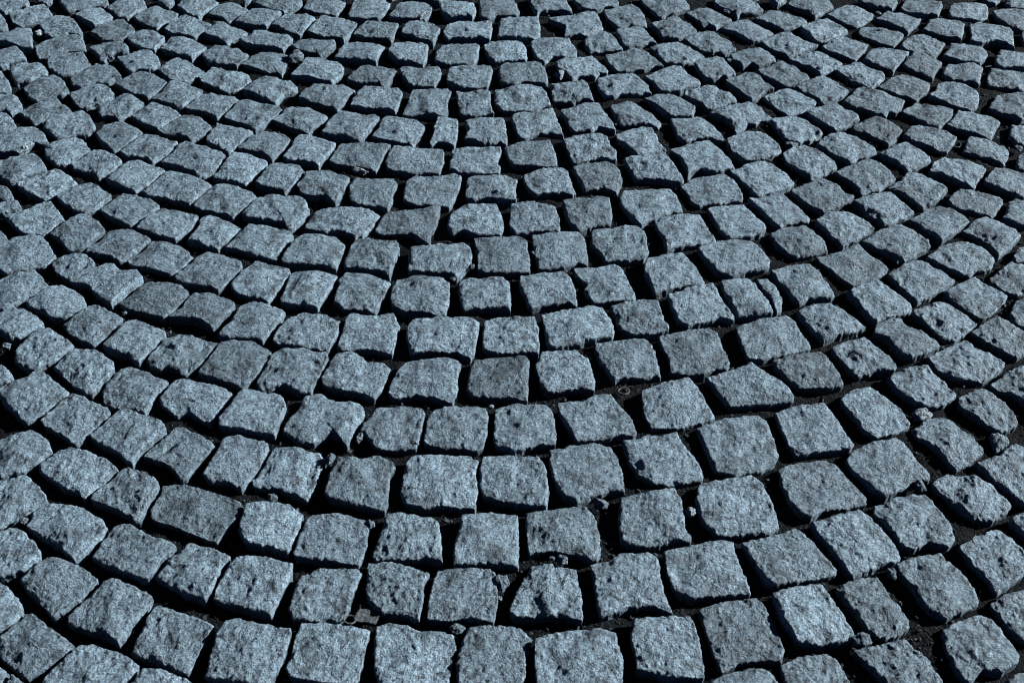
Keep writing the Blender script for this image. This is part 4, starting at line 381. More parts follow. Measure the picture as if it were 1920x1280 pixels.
[-871,2895,1.6,15,-31,[-23,2,-18,18,-14,34,11,23,16,9,21,-4,12,-28,3,-27,-4,-20,-13,-10]],
[-981,1893,-2.4,27,8,[-22,25,-2,25,11,10,22,-5,16,-17,-6,-25,-11,-9,-17,8]],
[1217,2915,-3.8,-27,1,[-25,1,-8,23,8,21,23,19,19,1,14,-17,1,-25,-15,-18]],
[-1184,2911,-1.7,10,2,[-24,8,-10,23,4,18,18,12,20,-13,11,-21,-10,-14]],
[1239,2711,0.9,-23,13,[-13,3,-3,21,17,26,14,10,10,-8,6,-26,-16,-27,-15,-12]],
[673,2900,3.6,-16,27,[-23,1,-10,11,3,21,23,12,10,-11,-7,-24,-15,-11]],
[-668,2900,1.8,13,-1,[-12,6,-3,21,12,11,8,-9,-2,-24,-7,-9]],
[-1079,853,-2.9,12,-26,[-61,-37,-54,-21,-47,-4,-44,14,-41,32,-38,50,-24,57,-10,64,7,56,24,48,38,38,52,27,53,3,50,-11,46,-25,42,-39,38,-53,34,-68,30,-82,27,-68,23,-54,11,-46,-2,-39,-21,-45,-40,-52]],
[-1578,806,-2.1,4,1,[-65,8,-54,17,-44,26,-33,35,-13,53,9,59,20,47,31,35,41,24,52,12,72,-6,51,-19,39,-28,27,-37,7,-54,-9,-71,-18,-50,-28,-38,-39,-27,-48,-15,-57,-3]],
[-1614,652,2.0,-7,1,[-61,16,-40,28,-21,46,-9,52,4,59,20,46,28,34,36,21,44,7,52,-8,55,-20,35,-35,19,-49,-1,-54,-17,-45,-32,-25,-50,-5]],
[-1481,870,2.5,-1,-15,[-54,16,-41,26,-28,36,-18,45,-6,54,19,59,37,42,44,29,52,17,61,-4,49,-13,37,-21,26,-32,15,-43,5,-51,-5,-61,-17,-61,-36,-45,-41,-31,-45,-16,-50,0]],
[-1526,711,3.1,11,-29,[-65,11,-54,20,-43,29,-29,38,-15,47,-1,50,13,53,29,37,36,23,44,9,57,-14,46,-25,35,-36,15,-53,-3,-61,-15,-39,-32,-21,-43,-10,-54,0]],
[-1360,732,2.5,18,-10,[-57,-6,-47,7,-38,20,-29,33,-17,43,-5,53,20,45,42,31,58,21,50,8,42,-5,34,-18,24,-32,13,-47,6,-60,0,-72,-3,-55,-16,-46,-28,-37,-37,-27,-47,-16]],
[-1258,793,2.3,-15,-20,[-57,-9,-49,5,-40,19,-32,34,-20,45,-9,56,16,54,26,43,36,31,46,20,56,8,46,-8,36,-25,28,-37,20,-50,11,-61,-2,-55,-20,-39,-43,-27]],
[-1444,782,-1.0,-16,10,[-57,4,-42,19,-28,33,-12,43,7,53,17,43,28,33,42,21,57,12,47,-5,37,-23,29,-35,20,-46,11,-58,-3,-54,-16,-38,-28,-29,-40,-21,-49,-8]],
[-1673,737,-3.0,4,18,[-51,15,-39,24,-25,33,-12,39,1,44,26,42,40,20,50,-5,54,-25,40,-25,23,-38,9,-46,-5,-30,-17,-38,-28,-46,-33,-25,-49,-17,-50,0]],
[-1198,663,0.6,11,42,[-49,-7,-42,11,-34,28,-22,44,1,37,16,36,31,35,50,19,43,3,37,-12,31,-27,26,-41,21,-56,12,-42,-3,-38,-18,-34,-40,-26]],
[-1165,754,1.3,1,-10,[-60,-11,-49,3,-38,16,-31,33,-24,50,-9,48,6,46,21,40,35,34,51,16,47,1,44,-15,35,-26,26,-37,13,-60,1,-46,-14,-39,-30,-33,-45,-22]],
[-1396,947,0.3,-21,36,[-62,5,-48,17,-35,29,-19,42,-3,56,10,48,23,40,42,23,59,10,49,-6,39,-22,27,-35,17,-47,0,-58,-18,-42,-34,-25,-48,-10]],
[-1663,872,-3.7,-19,-22,[-64,7,-51,22,-38,37,-26,46,-14,55,4,56,13,46,22,35,33,20,44,6,53,-6,60,-16,51,-24,39,-32,21,-50,4,-57,-12,-49,-22,-33,-33,-16,-48,-5]],
[-1575,921,-1.2,-13,8,[-64,7,-50,21,-36,36,-14,51,9,44,21,33,32,21,51,10,64,-9,49,-20,34,-32,13,-45,-3,-53,-10,-42,-18,-30,-42,-16,-53,-5]],
[-1180,883,-3.6,-2,-21,[-59,-5,-47,9,-36,24,-35,44,-16,44,2,44,18,43,34,42,50,19,45,2,39,-15,33,-31,27,-47,20,-63,9,-49,-13,-44,-25,-34,-38,-25,-48,-15]],
[-1349,846,0.4,33,-6,[-48,29,-30,47,-10,49,2,40,15,30,37,14,57,-1,48,-14,40,-27,30,-43,20,-58,9,-53,-13,-38,-23,-26,-33,-14,-48,6]],
[-1099,970,-2.6,-13,27,[-44,24,-29,36,-10,38,10,39,24,37,38,35,53,33,50,8,45,-6,40,-20,36,-34,13,-44,-1,-40,-15,-35,-35,-34,-54,-32,-50,-4,-47,10]],
[-1283,925,-0.4,26,9,[-60,5,-46,19,-32,32,-19,47,-4,42,10,43,21,34,32,24,43,13,55,2,46,-11,38,-23,28,-36,18,-50,6,-65,-2,-44,-16,-32,-31,-19,-45,-7]],
[-1210,994,0.9,14,0,[-56,-4,-49,10,-42,23,-35,36,-22,50,-6,47,10,43,26,39,40,29,54,18,49,-2,42,-16,35,-31,29,-46,23,-62,15,-46,1,-44,-14,-41,-28,-35,-42,-28,-49,-16]],
[-998,929,0.4,11,-17,[-44,38,-30,44,-16,50,11,52,28,48,44,44,43,27,42,10,41,-6,34,-22,28,-39,21,-54,8,-59,-5,-64,-22,-47,-30,-34,-37,-19,-45,6,-44,22]],
[-1667,1009,3.5,-1,-22,[-52,-6,-60,20,-53,33,-46,46,-29,46,-12,46,5,46,22,46,32,34,41,22,50,10,53,-4,55,-18,57,-32,42,-42,22,-47,-3,-47,-8,-62,-13,-77,-14,-60,-15,-42,-32,-22]],
[-1484,1008,-2.7,6,12,[-64,5,-53,17,-43,29,-29,36,-16,42,-3,49,11,45,26,42,40,38,45,22,50,7,55,-9,43,-19,31,-30,20,-42,9,-54,-5,-72,-9,-56,-12,-39,-25,-29,-38,-20,-51,-7]],
[-1066,717,-5.4,1,-9,[-48,-14,-42,4,-36,21,-28,35,-20,48,2,43,19,35,36,26,51,8,45,-9,38,-27,26,-35,14,-44,0,-40,-14,-35,-39,-35]],
[-1309,1017,2.4,7,18,[-45,-4,-51,20,-36,25,-21,29,-6,34,11,30,27,27,44,23,42,9,41,-6,30,-23,19,-44,12,-31,-3,-31,-20,-29,-32,-16]],
[-964,1017,3.6,21,21,[-33,-4,-27,13,-21,29,0,31,20,32,26,15,32,-2,25,-18,18,-35,-9,-29,-28,-23]],
[-1020,1043,3.6,-27,1,[-25,1,-7,22,8,21,23,19,19,1,15,-17,1,-25,-15,-19]],
[-998,839,0.8,-23,13,[-12,3,-2,21,18,26,15,9,10,-9,6,-27,-16,-28,-15,-12]],
[-1564,1028,1.4,-16,27,[-23,1,-10,11,2,21,23,12,10,-12,-7,-24,-15,-12]],
[-1617,1194,0.4,-10,23,[-63,12,-47,25,-30,38,-7,48,12,57,35,43,41,30,47,17,54,4,61,-8,51,-19,42,-30,27,-39,13,-48,-11,-62,-21,-49,-31,-38,-42,-28,-49,-15,-56,-1]],
[-1515,1263,-3.2,3,-25,[-65,15,-52,22,-38,29,-25,37,-13,45,7,55,29,55,42,38,46,24,51,9,55,-15,45,-25,34,-34,25,-44,14,-55,-11,-63,-26,-70,-25,-51,-31,-37,-37,-23,-52,-2]],
[-1407,1100,-1.4,21,-28,[-58,7,-46,16,-33,25,-23,36,-13,47,12,56,31,45,47,26,57,3,40,-14,29,-24,18,-35,-3,-53,-18,-72,-23,-52,-38,-34,-49,-12]],
[-1419,1217,1.3,-10,-17,[-63,3,-49,15,-34,27,-22,42,-10,56,10,58,26,45,43,25,50,11,57,-3,47,-14,38,-26,27,-38,17,-49,4,-59,-9,-69,-16,-54,-29,-31,-45,-12]],
[-1621,1318,-1.4,-5,6,[-52,27,-39,39,-25,52,-11,58,2,64,19,48,29,34,38,19,51,-1,50,-27,31,-40,16,-52,2,-66,-10,-72,-10,-52,-29,-33,-38,-19,-48,-6,-50,11]],
[-1532,1374,4.8,16,-30,[-63,10,-54,23,-40,36,-26,49,-13,55,0,60,12,54,26,48,34,34,42,20,50,7,58,-6,58,-23,46,-32,33,-41,15,-46,0,-61,-8,-67,-12,-54,-22,-45,-32,-35,-47,-12]],
[-1504,1150,-3.8,-8,-3,[-60,18,-46,26,-32,34,-19,40,-6,46,6,53,25,49,36,27,47,1,53,-19,35,-32,15,-42,0,-56,-15,-61,-20,-36,-34,-25,-42,-11,-49,4]],
[-1434,1559,-1.0,12,-18,[-67,6,-55,19,-43,33,-34,49,-24,63,-11,65,8,50,19,41,30,32,42,21,55,11,68,-1,60,-15,53,-29,38,-50,21,-48,16,-60,11,-71,5,-57,-11,-53,-19,-38,-40,-27,-57,-15]],
[-1318,1169,2.9,26,51,[-53,10,-44,22,-35,33,-19,44,5,41,18,33,30,24,50,13,53,-1,44,-14,35,-28,25,-41,16,-53,10,-46,-2,-40,-14,-33,-28,-25,-42,-18,-48,-4]],
[-1320,1284,-1.4,-43,-9,[-65,-6,-55,11,-45,27,-33,36,-20,46,-6,46,9,46,28,37,55,28,59,10,50,-5,41,-19,26,-40,19,-53,12,-66,2,-57,-15,-39,-33,-24,-56,-14]],
[-1620,1563,-2.8,31,-16,[-56,19,-45,29,-33,38,-21,45,-11,55,12,60,26,44,35,29,43,15,50,2,57,-10,51,-26,31,-40,16,-51,-2,-61,-15,-63,-24,-45,-32,-31,-41,-17,-49,2]],
[-1627,1444,-3.3,1,-9,[-53,31,-30,46,-10,50,7,48,24,46,35,24,50,1,53,-17,41,-35,22,-46,9,-46,0,-57,-17,-57,-25,-44,-32,-31,-38,-15,-43,1,-48,16]],
[-1236,1465,-1.7,-3,-4,[-62,-5,-52,8,-41,21,-32,36,-23,52,-6,55,16,40,30,34,44,27,56,18,53,-1,44,-14,35,-27,29,-40,22,-52,15,-63,7,-58,-11,-41,-25,-32,-40,-23,-51,-14]],
[-1537,1493,3.9,20,25,[-59,19,-37,33,-24,40,-11,47,12,55,25,35,42,20,53,-2,53,-12,34,-25,20,-41,3,-53,-8,-57,-20,-42,-31,-26,-41,-10,-50,5]],
[-1242,1588,1.1,-10,-29,[-65,-4,-53,11,-41,26,-34,41,-27,56,-6,56,21,59,36,36,50,15,48,0,46,-14,38,-33,31,-51,21,-61,11,-70,3,-58,-20,-44,-32,-32,-43,-20]],
[-1416,1337,1.4,-7,27,[-54,10,-42,20,-29,30,-7,46,10,53,26,35,34,23,43,11,51,-11,39,-21,28,-32,6,-47,-9,-58,-15,-43,-23,-33,-31,-21,-45,-6]],
[-1348,1406,-1.2,16,12,[-55,10,-47,21,-38,32,-30,44,-11,53,12,38,23,29,35,20,45,10,54,-1,44,-21,36,-34,27,-46,20,-60,9,-53,-9,-37,-28,-24,-45,-11]],
[-1448,1446,2.2,-7,4,[-49,18,-36,26,-24,36,-8,46,7,53,17,43,25,32,33,19,43,9,52,-2,43,-23,27,-45,16,-56,6,-66,-1,-45,-12,-35,-23,-24,-43,-14,-56,-3,-58,7]],
[-1324,1507,0.3,42,-3,[-59,10,-49,21,-38,31,-19,51,4,46,19,36,34,27,56,13,50,-1,44,-16,29,-33,13,-54,3,-68,-1,-57,-16,-42,-25,-28,-34,-14,-46,-2]],
[-1344,1630,-2.2,18,-28,[-62,1,-47,15,-33,30,-22,42,-11,55,7,61,27,45,43,27,55,3,48,-10,42,-24,27,-40,16,-54,5,-68,-2,-54,-22,-38,-46,-25,-54,-12]],
[-1537,1613,-1.0,-4,8,[-59,9,-47,20,-36,31,-24,38,-11,45,12,59,22,49,36,29,45,5,56,-10,43,-26,27,-38,10,-53,-10,-65,-18,-42,-28,-30,-39,-19,-50,-5]],
[-1240,1364,0.6,0,30,[-53,-8,-45,8,-38,24,-27,46,-5,43,18,32,29,24,41,16,46,-4,39,-20,33,-35,24,-49,16,-62,14,-47,-5,-35,-19,-28,-34,-20]],
[-1227,1244,3.0,-17,-36,[-55,0,-46,13,-37,26,-28,40,-19,53,3,51,22,38,43,27,55,11,47,-3,39,-17,31,-30,23,-42,15,-53,7,-65,-6,-51,-24,-40,-41,-20]],
[-1079,1883,-0.1,12,-26,[-61,-37,-54,-21,-47,-4,-44,14,-41,32,-38,50,-24,57,-10,64,7,56,24,48,38,38,52,27,53,3,50,-11,46,-25,42,-39,38,-53,34,-68,30,-82,27,-68,23,-54,11,-46,-2,-39,-21,-45,-40,-52]],
[-1578,1836,1.3,4,1,[-65,8,-54,17,-44,26,-33,35,-13,53,9,59,20,47,31,35,41,24,52,12,72,-6,51,-19,39,-28,27,-37,7,-54,-9,-71,-18,-50,-28,-38,-39,-27,-48,-15,-57,-3]],
[-1698,1633,5.1,4,-10,[-53,19,-38,30,-24,41,-3,57,13,59,28,40,32,25,36,11,48,-6,51,-21,35,-25,21,-41,8,-61,-7,-72,-15,-49,-23,-36,-31,-22,-39,-8,-46,6]],
[-1614,1682,-1.9,-7,1,[-61,16,-40,28,-21,46,-9,52,4,59,20,46,28,34,36,21,44,7,52,-8,55,-20,35,-35,19,-49,-1,-54,-17,-45,-32,-25,-50,-5]],
[-1437,1678,-3.0,37,5,[-59,13,-47,25,-36,37,-21,47,-7,58,9,55,18,39,27,24,46,10,52,-11,37,-30,28,-41,19,-51,10,-62,2,-55,-15,-41,-25,-28,-33,-13,-46,0]],
[-1481,1900,2.5,-1,-15,[-54,16,-41,26,-28,36,-18,45,-6,54,19,59,37,42,44,29,52,17,61,-4,49,-13,37,-21,26,-32,15,-43,5,-51,-5,-61,-17,-61,-36,-45,-41,-31,-45,-16,-50,0]],
[-1526,1741,1.2,11,-29,[-65,11,-54,20,-43,29,-29,38,-15,47,-1,50,13,53,29,37,36,23,44,9,57,-14,46,-25,35,-36,15,-53,-3,-61,-15,-39,-32,-21,-43,-10,-54,0]],
[-1127,1541,-0.2,11,-26,[-62,-14,-52,2,-42,18,-33,32,-24,47,3,50,19,52,36,54,56,37,53,18,50,0,42,-13,33,-26,25,-39,14,-49,3,-60,-8,-70,-21,-50,-33,-42,-45,-34]],
[-1360,1762,0.7,18,-10,[-57,-6,-47,7,-38,20,-29,33,-17,43,-5,53,20,45,42,31,58,21,50,8,42,-5,34,-18,24,-32,13,-47,6,-60,0,-72,-3,-55,-16,-46,-28,-37,-37,-27,-47,-16]],
[-1258,1823,-0.7,-15,-20,[-57,-9,-49,5,-40,19,-32,34,-20,45,-9,56,16,54,26,43,36,31,46,20,56,8,46,-8,36,-25,28,-37,20,-50,11,-61,-2,-55,-20,-39,-43,-27]],
[-1103,1660,1.4,13,24,[-53,-10,-47,8,-41,25,-30,47,-7,42,11,39,29,36,51,19,58,3,50,-10,41,-24,30,-35,18,-46,-4,-42,-19,-38,-34,-34,-51,-26]],
[-1444,1812,-0.8,-16,10,[-57,4,-42,19,-28,33,-12,43,7,53,17,43,28,33,42,21,57,12,47,-5,37,-23,29,-35,20,-46,11,-58,-3,-54,-16,-38,-28,-29,-40,-21,-49,-8]],
[-1673,1767,2.1,4,18,[-51,15,-39,24,-25,33,-12,39,1,44,26,42,40,20,50,-5,54,-25,40,-25,23,-38,9,-46,-5,-30,-17,-38,-28,-46,-33,-25,-49,-17,-50,0]],
[-1198,1693,-2.8,11,42,[-49,-7,-42,11,-34,28,-22,44,1,37,16,36,31,35,50,19,43,3,37,-12,31,-27,26,-41,21,-56,12,-42,-3,-38,-18,-34,-40,-26]],
[-1165,1784,-2.0,1,-10,[-60,-11,-49,3,-38,16,-31,33,-24,50,-9,48,6,46,21,40,35,34,51,16,47,1,44,-15,35,-26,26,-37,13,-60,1,-46,-14,-39,-30,-33,-45,-22]],
[-1396,1977,0.4,-21,36,[-62,5,-48,17,-35,29,-19,42,-3,56,10,48,23,40,42,23,59,10,49,-6,39,-22,27,-35,17,-47,0,-58,-18,-42,-34,-25,-48,-10]],
[-1663,1902,-1.1,-19,-22,[-64,7,-51,22,-38,37,-26,46,-14,55,4,56,13,46,22,35,33,20,44,6,53,-6,60,-16,51,-24,39,-32,21,-50,4,-57,-12,-49,-22,-33,-33,-16,-48,-5]],
[-1575,1950,1.8,-13,8,[-64,7,-50,21,-36,36,-14,51,9,44,21,33,32,21,51,10,64,-9,49,-20,34,-32,13,-45,-3,-53,-10,-42,-18,-30,-42,-16,-53,-5]],
[-1180,1913,-0.0,-2,-21,[-59,-5,-47,9,-36,24,-35,44,-16,44,2,44,18,43,34,42,50,19,45,2,39,-15,33,-31,27,-47,20,-63,9,-49,-13,-44,-25,-34,-38,-25,-48,-15]],
[-1349,1876,-1.3,33,-6,[-48,29,-30,47,-10,49,2,40,15,30,37,14,57,-1,48,-14,40,-27,30,-43,20,-58,9,-53,-13,-38,-23,-26,-33,-14,-48,6]],
[-1099,2000,0.6,-13,27,[-44,24,-29,36,-10,38,10,39,24,37,38,35,53,33,50,8,45,-6,40,-20,36,-34,13,-44,-1,-40,-15,-35,-35,-34,-54,-32,-50,-4,-47,10]],
[-1283,1955,-1.2,26,9,[-60,5,-46,19,-32,32,-19,47,-4,42,10,43,21,34,32,24,43,13,55,2,46,-11,38,-23,28,-36,18,-50,6,-65,-2,-44,-16,-32,-31,-19,-45,-7]],
[-1210,2024,-3.8,14,0,[-56,-4,-49,10,-42,23,-35,36,-22,50,-6,47,10,43,26,39,40,29,54,18,49,-2,42,-16,35,-31,29,-46,23,-62,15,-46,1,-44,-14,-41,-28,-35,-42,-28,-49,-16]],
[-1667,2039,-2.7,-1,-22,[-52,-6,-60,20,-53,33,-46,46,-29,46,-12,46,5,46,22,46,32,34,41,22,50,10,53,-4,55,-18,57,-32,42,-42,22,-47,-3,-47,-8,-62,-13,-77,-14,-60,-15,-42,-32,-22]],
[-1484,2038,-1.9,6,12,[-64,5,-53,17,-43,29,-29,36,-16,42,-3,49,11,45,26,42,40,38,45,22,50,7,55,-9,43,-19,31,-30,20,-42,9,-54,-5,-72,-9,-56,-12,-39,-25,-29,-38,-20,-51,-7]],
[-1066,1746,-1.1,1,-9,[-48,-14,-42,4,-36,21,-28,35,-20,48,2,43,19,35,36,26,51,8,45,-9,38,-27,26,-35,14,-44,0,-40,-14,-35,-39,-35]],
[-1243,1131,0.3,-7,3,[-41,-20,-33,-8,-24,5,-18,21,-12,38,5,44,25,35,41,20,31,2,21,-16,11,-30,0,-45,-16,-41,-29,-33]],
[-1147,1426,2.4,16,10,[-32,-13,-26,2,-20,17,-14,32,10,35,32,32,29,15,26,-2,16,-18,7,-35,-9,-41,-22,-34]],
[-1309,2047,1.5,7,18,[-45,-4,-51,20,-36,25,-21,29,-6,34,11,30,27,27,44,23,42,9,41,-6,30,-23,19,-44,12,-31,-3,-31,-20,-29,-32,-16]],
[-1178,1310,4.6,-14,9,[-21,-12,-15,5,-7,23,7,32,26,28,21,12,15,-4,10,-20,-8,-31,-20,-25]],
[-1564,2058,3.3,-16,27,[-23,1,-10,11,2,21,23,12,10,-12,-7,-24,-15,-12]],
[-1621,2160,-0.4,-5,6,[-52,27,-39,39,-25,52,-11,58,2,64,19,48,29,34,38,19,51,-1,50,-27,31,-40,16,-52,2,-66,-10,-72,-10,-52,-29,-33,-38,-19,-48,-6,-50,11]],
[-1532,2216,4.2,16,-30,[-63,10,-54,23,-40,36,-26,49,-13,55,0,60,12,54,26,48,34,34,42,20,50,7,58,-6,58,-23,46,-32,33,-41,15,-46,0,-61,-8,-67,-12,-54,-22,-45,-32,-35,-47,-12]],
[-1434,2402,3.1,12,-18,[-67,6,-55,19,-43,33,-34,49,-24,63,-11,65,8,50,19,41,30,32,42,21,55,11,68,-1,60,-15,53,-29,38,-50,21,-48,16,-60,11,-71,5,-57,-11,-53,-19,-38,-40,-27,-57,-15]],
[-1620,2406,-1.0,31,-16,[-56,19,-45,29,-33,38,-21,45,-11,55,12,60,26,44,35,29,43,15,50,2,57,-10,51,-26,31,-40,16,-51,-2,-61,-15,-63,-24,-45,-32,-31,-41,-17,-49,2]],
[-1627,2286,0.9,1,-9,[-53,31,-30,46,-10,50,7,48,24,46,35,24,50,1,53,-17,41,-35,22,-46,9,-46,0,-57,-17,-57,-25,-44,-32,-31,-38,-15,-43,1,-48,16]],
[-1236,2308,2.8,-3,-4,[-62,-5,-52,8,-41,21,-32,36,-23,52,-6,55,16,40,30,34,44,27,56,18,53,-1,44,-14,35,-27,29,-40,22,-52,15,-63,7,-58,-11,-41,-25,-32,-40,-23,-51,-14]],
[-1537,2336,0.7,20,25,[-59,19,-37,33,-24,40,-11,47,12,55,25,35,42,20,53,-2,53,-12,34,-25,20,-41,3,-53,-8,-57,-20,-42,-31,-26,-41,-10,-50,5]],
[-1242,2431,2.7,-10,-29,[-65,-4,-53,11,-41,26,-34,41,-27,56,-6,56,21,59,36,36,50,15,48,0,46,-14,38,-33,31,-51,21,-61,11,-70,3,-58,-20,-44,-32,-32,-43,-20]],
[-1416,2180,1.1,-7,27,[-54,10,-42,20,-29,30,-7,46,10,53,26,35,34,23,43,11,51,-11,39,-21,28,-32,6,-47,-9,-58,-15,-43,-23,-33,-31,-21,-45,-6]],
[-1348,2248,1.9,16,12,[-55,10,-47,21,-38,32,-30,44,-11,53,12,38,23,29,35,20,45,10,54,-1,44,-21,36,-34,27,-46,20,-60,9,-53,-9,-37,-28,-24,-45,-11]],
[-1448,2289,-0.7,-7,4,[-49,18,-36,26,-24,36,-8,46,7,53,17,43,25,32,33,19,43,9,52,-2,43,-23,27,-45,16,-56,6,-66,-1,-45,-12,-35,-23,-24,-43,-14,-56,-3,-58,7]],
[-1324,2350,1.1,42,-3,[-59,10,-49,21,-38,31,-19,51,4,46,19,36,34,27,56,13,50,-1,44,-16,29,-33,13,-54,3,-68,-1,-57,-16,-42,-25,-28,-34,-14,-46,-2]],
[-1344,2473,-0.8,18,-28,[-62,1,-47,15,-33,30,-22,42,-11,55,7,61,27,45,43,27,55,3,48,-10,42,-24,27,-40,16,-54,5,-68,-2,-54,-22,-38,-46,-25,-54,-12]],
[-1537,2456,1.8,-4,8,[-59,9,-47,20,-36,31,-24,38,-11,45,12,59,22,49,36,29,45,5,56,-10,43,-26,27,-38,10,-53,-10,-65,-18,-42,-28,-30,-39,-19,-50,-5]],
[-1240,2207,-4.1,0,30,[-53,-8,-45,8,-38,24,-27,46,-5,43,18,32,29,24,41,16,46,-4,39,-20,33,-35,24,-49,16,-62,14,-47,-5,-35,-19,-28,-34,-20]],
[-1578,2678,1.0,4,1,[-65,8,-54,17,-44,26,-33,35,-13,53,9,59,20,47,31,35,41,24,52,12,72,-6,51,-19,39,-28,27,-37,7,-54,-9,-71,-18,-50,-28,-38,-39,-27,-48,-15,-57,-3]],
[-1698,2476,3.2,4,-10,[-53,19,-38,30,-24,41,-3,57,13,59,28,40,32,25,36,11,48,-6,51,-21,35,-25,21,-41,8,-61,-7,-72,-15,-49,-23,-36,-31,-22,-39,-8,-46,6]],
[-1614,2525,1.6,-7,1,[-61,16,-40,28,-21,46,-9,52,4,59,20,46,28,34,36,21,44,7,52,-8,55,-20,35,-35,19,-49,-1,-54,-17,-45,-32,-25,-50,-5]],
[-1437,2521,0.1,37,5,[-59,13,-47,25,-36,37,-21,47,-7,58,9,55,18,39,27,24,46,10,52,-11,37,-30,28,-41,19,-51,10,-62,2,-55,-15,-41,-25,-28,-33,-13,-46,0]],
[-1481,2743,1.5,-1,-15,[-54,16,-41,26,-28,36,-18,45,-6,54,19,59,37,42,44,29,52,17,61,-4,49,-13,37,-21,26,-32,15,-43,5,-51,-5,-61,-17,-61,-36,-45,-41,-31,-45,-16,-50,0]],
[-1526,2584,-2.0,11,-29,[-65,11,-54,20,-43,29,-29,38,-15,47,-1,50,13,53,29,37,36,23,44,9,57,-14,46,-25,35,-36,15,-53,-3,-61,-15,-39,-32,-21,-43,-10,-54,0]],
[-1360,2604,-2.0,18,-10,[-57,-6,-47,7,-38,20,-29,33,-17,43,-5,53,20,45,42,31,58,21,50,8,42,-5,34,-18,24,-32,13,-47,6,-60,0,-72,-3,-55,-16,-46,-28,-37,-37,-27,-47,-16]],
[-1444,2655,-0.8,-16,10,[-57,4,-42,19,-28,33,-12,43,7,53,17,43,28,33,42,21,57,12,47,-5,37,-23,29,-35,20,-46,11,-58,-3,-54,-16,-38,-28,-29,-40,-21,-49,-8]],
[-1673,2610,-0.3,4,18,[-51,15,-39,24,-25,33,-12,39,1,44,26,42,40,20,50,-5,54,-25,40,-25,23,-38,9,-46,-5,-30,-17,-38,-28,-46,-33,-25,-49,-17,-50,0]],
[-1396,2819,2.5,-21,36,[-62,5,-48,17,-35,29,-19,42,-3,56,10,48,23,40,42,23,59,10,49,-6,39,-22,27,-35,17,-47,0,-58,-18,-42,-34,-25,-48,-10]],
[-1663,2745,-2.1,-19,-22,[-64,7,-51,22,-38,37,-26,46,-14,55,4,56,13,46,22,35,33,20,44,6,53,-6,60,-16,51,-24,39,-32,21,-50,4,-57,-12,-49,-22,-33,-33,-16,-48,-5]],
[-1575,2793,2.6,-13,8,[-64,7,-50,21,-36,36,-14,51,9,44,21,33,32,21,51,10,64,-9,49,-20,34,-32,13,-45,-3,-53,-10,-42,-18,-30,-42,-16,-53,-5]],
[-1349,2719,-3.8,33,-6,[-48,29,-30,47,-10,49,2,40,15,30,37,14,57,-1,48,-14,40,-27,30,-43,20,-58,9,-53,-13,-38,-23,-26,-33,-14,-48,6]],
[-1667,2882,-1.9,-1,-22,[-52,-6,-60,20,-53,33,-46,46,-29,46,-12,46,5,46,22,46,32,34,41,22,50,10,53,-4,55,-18,57,-32,42,-42,22,-47,-3,-47,-8,-62,-13,-77,-14,-60,-15,-42,-32,-22]],
[-1484,2881,0.0,6,12,[-64,5,-53,17,-43,29,-29,36,-16,42,-3,49,11,45,26,42,40,38,45,22,50,7,55,-9,43,-19,31,-30,20,-42,9,-54,-5,-72,-9,-56,-12,-39,-25,-29,-38,-20,-51,-7]],
[-1178,2153,3.0,-14,9,[-21,-12,-15,5,-7,23,7,32,26,28,21,12,15,-4,10,-20,-8,-31,-20,-25]],
[-1564,2900,-1.4,-16,27,[-23,1,-10,11,2,21,23,12,10,-12,-7,-24,-15,-12]],
[-1617,2973,-5.2,-10,23,[-63,12,-47,25,-30,38,-7,48,12,57,35,43,41,30,47,17,54,4,61,-8,51,-19,42,-30,27,-39,13,-48,-11,-62,-21,-49,-31,-38,-42,-28,-49,-15,-56,-1]],
[-1515,3042,1.2,3,-25,[-65,15,-52,22,-38,29,-25,37,-13,45,7,55,29,55,42,38,46,24,51,9,55,-15,45,-25,34,-34,25,-44,14,-55,-11,-63,-26,-70,-25,-51,-31,-37,-37,-23,-52,-2]],
[-1419,2996,0.0,-10,-17,[-63,3,-49,15,-34,27,-22,42,-10,56,10,58,26,45,43,25,50,11,57,-3,47,-14,38,-26,27,-38,17,-49,4,-59,-9,-69,-16,-54,-29,-31,-45,-12]],
[-1621,3097,-2.6,-5,6,[-52,27,-39,39,-25,52,-11,58,2,64,19,48,29,34,38,19,51,-1,50,-27,31,-40,16,-52,2,-66,-10,-72,-10,-52,-29,-33,-38,-19,-48,-6,-50,11]],
[-1532,3153,-2.5,16,-30,[-63,10,-54,23,-40,36,-26,49,-13,55,0,60,12,54,26,48,34,34,42,20,50,7,58,-6,58,-23,46,-32,33,-41,15,-46,0,-61,-8,-67,-12,-54,-22,-45,-32,-35,-47,-12]],
[-1434,3338,-1.6,12,-18,[-67,6,-55,19,-43,33,-34,49,-24,63,-11,65,8,50,19,41,30,32,42,21,55,11,68,-1,60,-15,53,-29,38,-50,21,-48,16,-60,11,-71,5,-57,-11,-53,-19,-38,-40,-27,-57,-15]],
[-1320,3063,0.4,-43,-9,[-65,-6,-55,11,-45,27,-33,36,-20,46,-6,46,9,46,28,37,55,28,59,10,50,-5,41,-19,26,-40,19,-53,12,-66,2,-57,-15,-39,-33,-24,-56,-14]],
[-1620,3342,1.8,31,-16,[-56,19,-45,29,-33,38,-21,45,-11,55,12,60,26,44,35,29,43,15,50,2,57,-10,51,-26,31,-40,16,-51,-2,-61,-15,-63,-24,-45,-32,-31,-41,-17,-49,2]],
[-1627,3223,-3.6,1,-9,[-53,31,-30,46,-10,50,7,48,24,46,35,24,50,1,53,-17,41,-35,22,-46,9,-46,0,-57,-17,-57,-25,-44,-32,-31,-38,-15,-43,1,-48,16]],
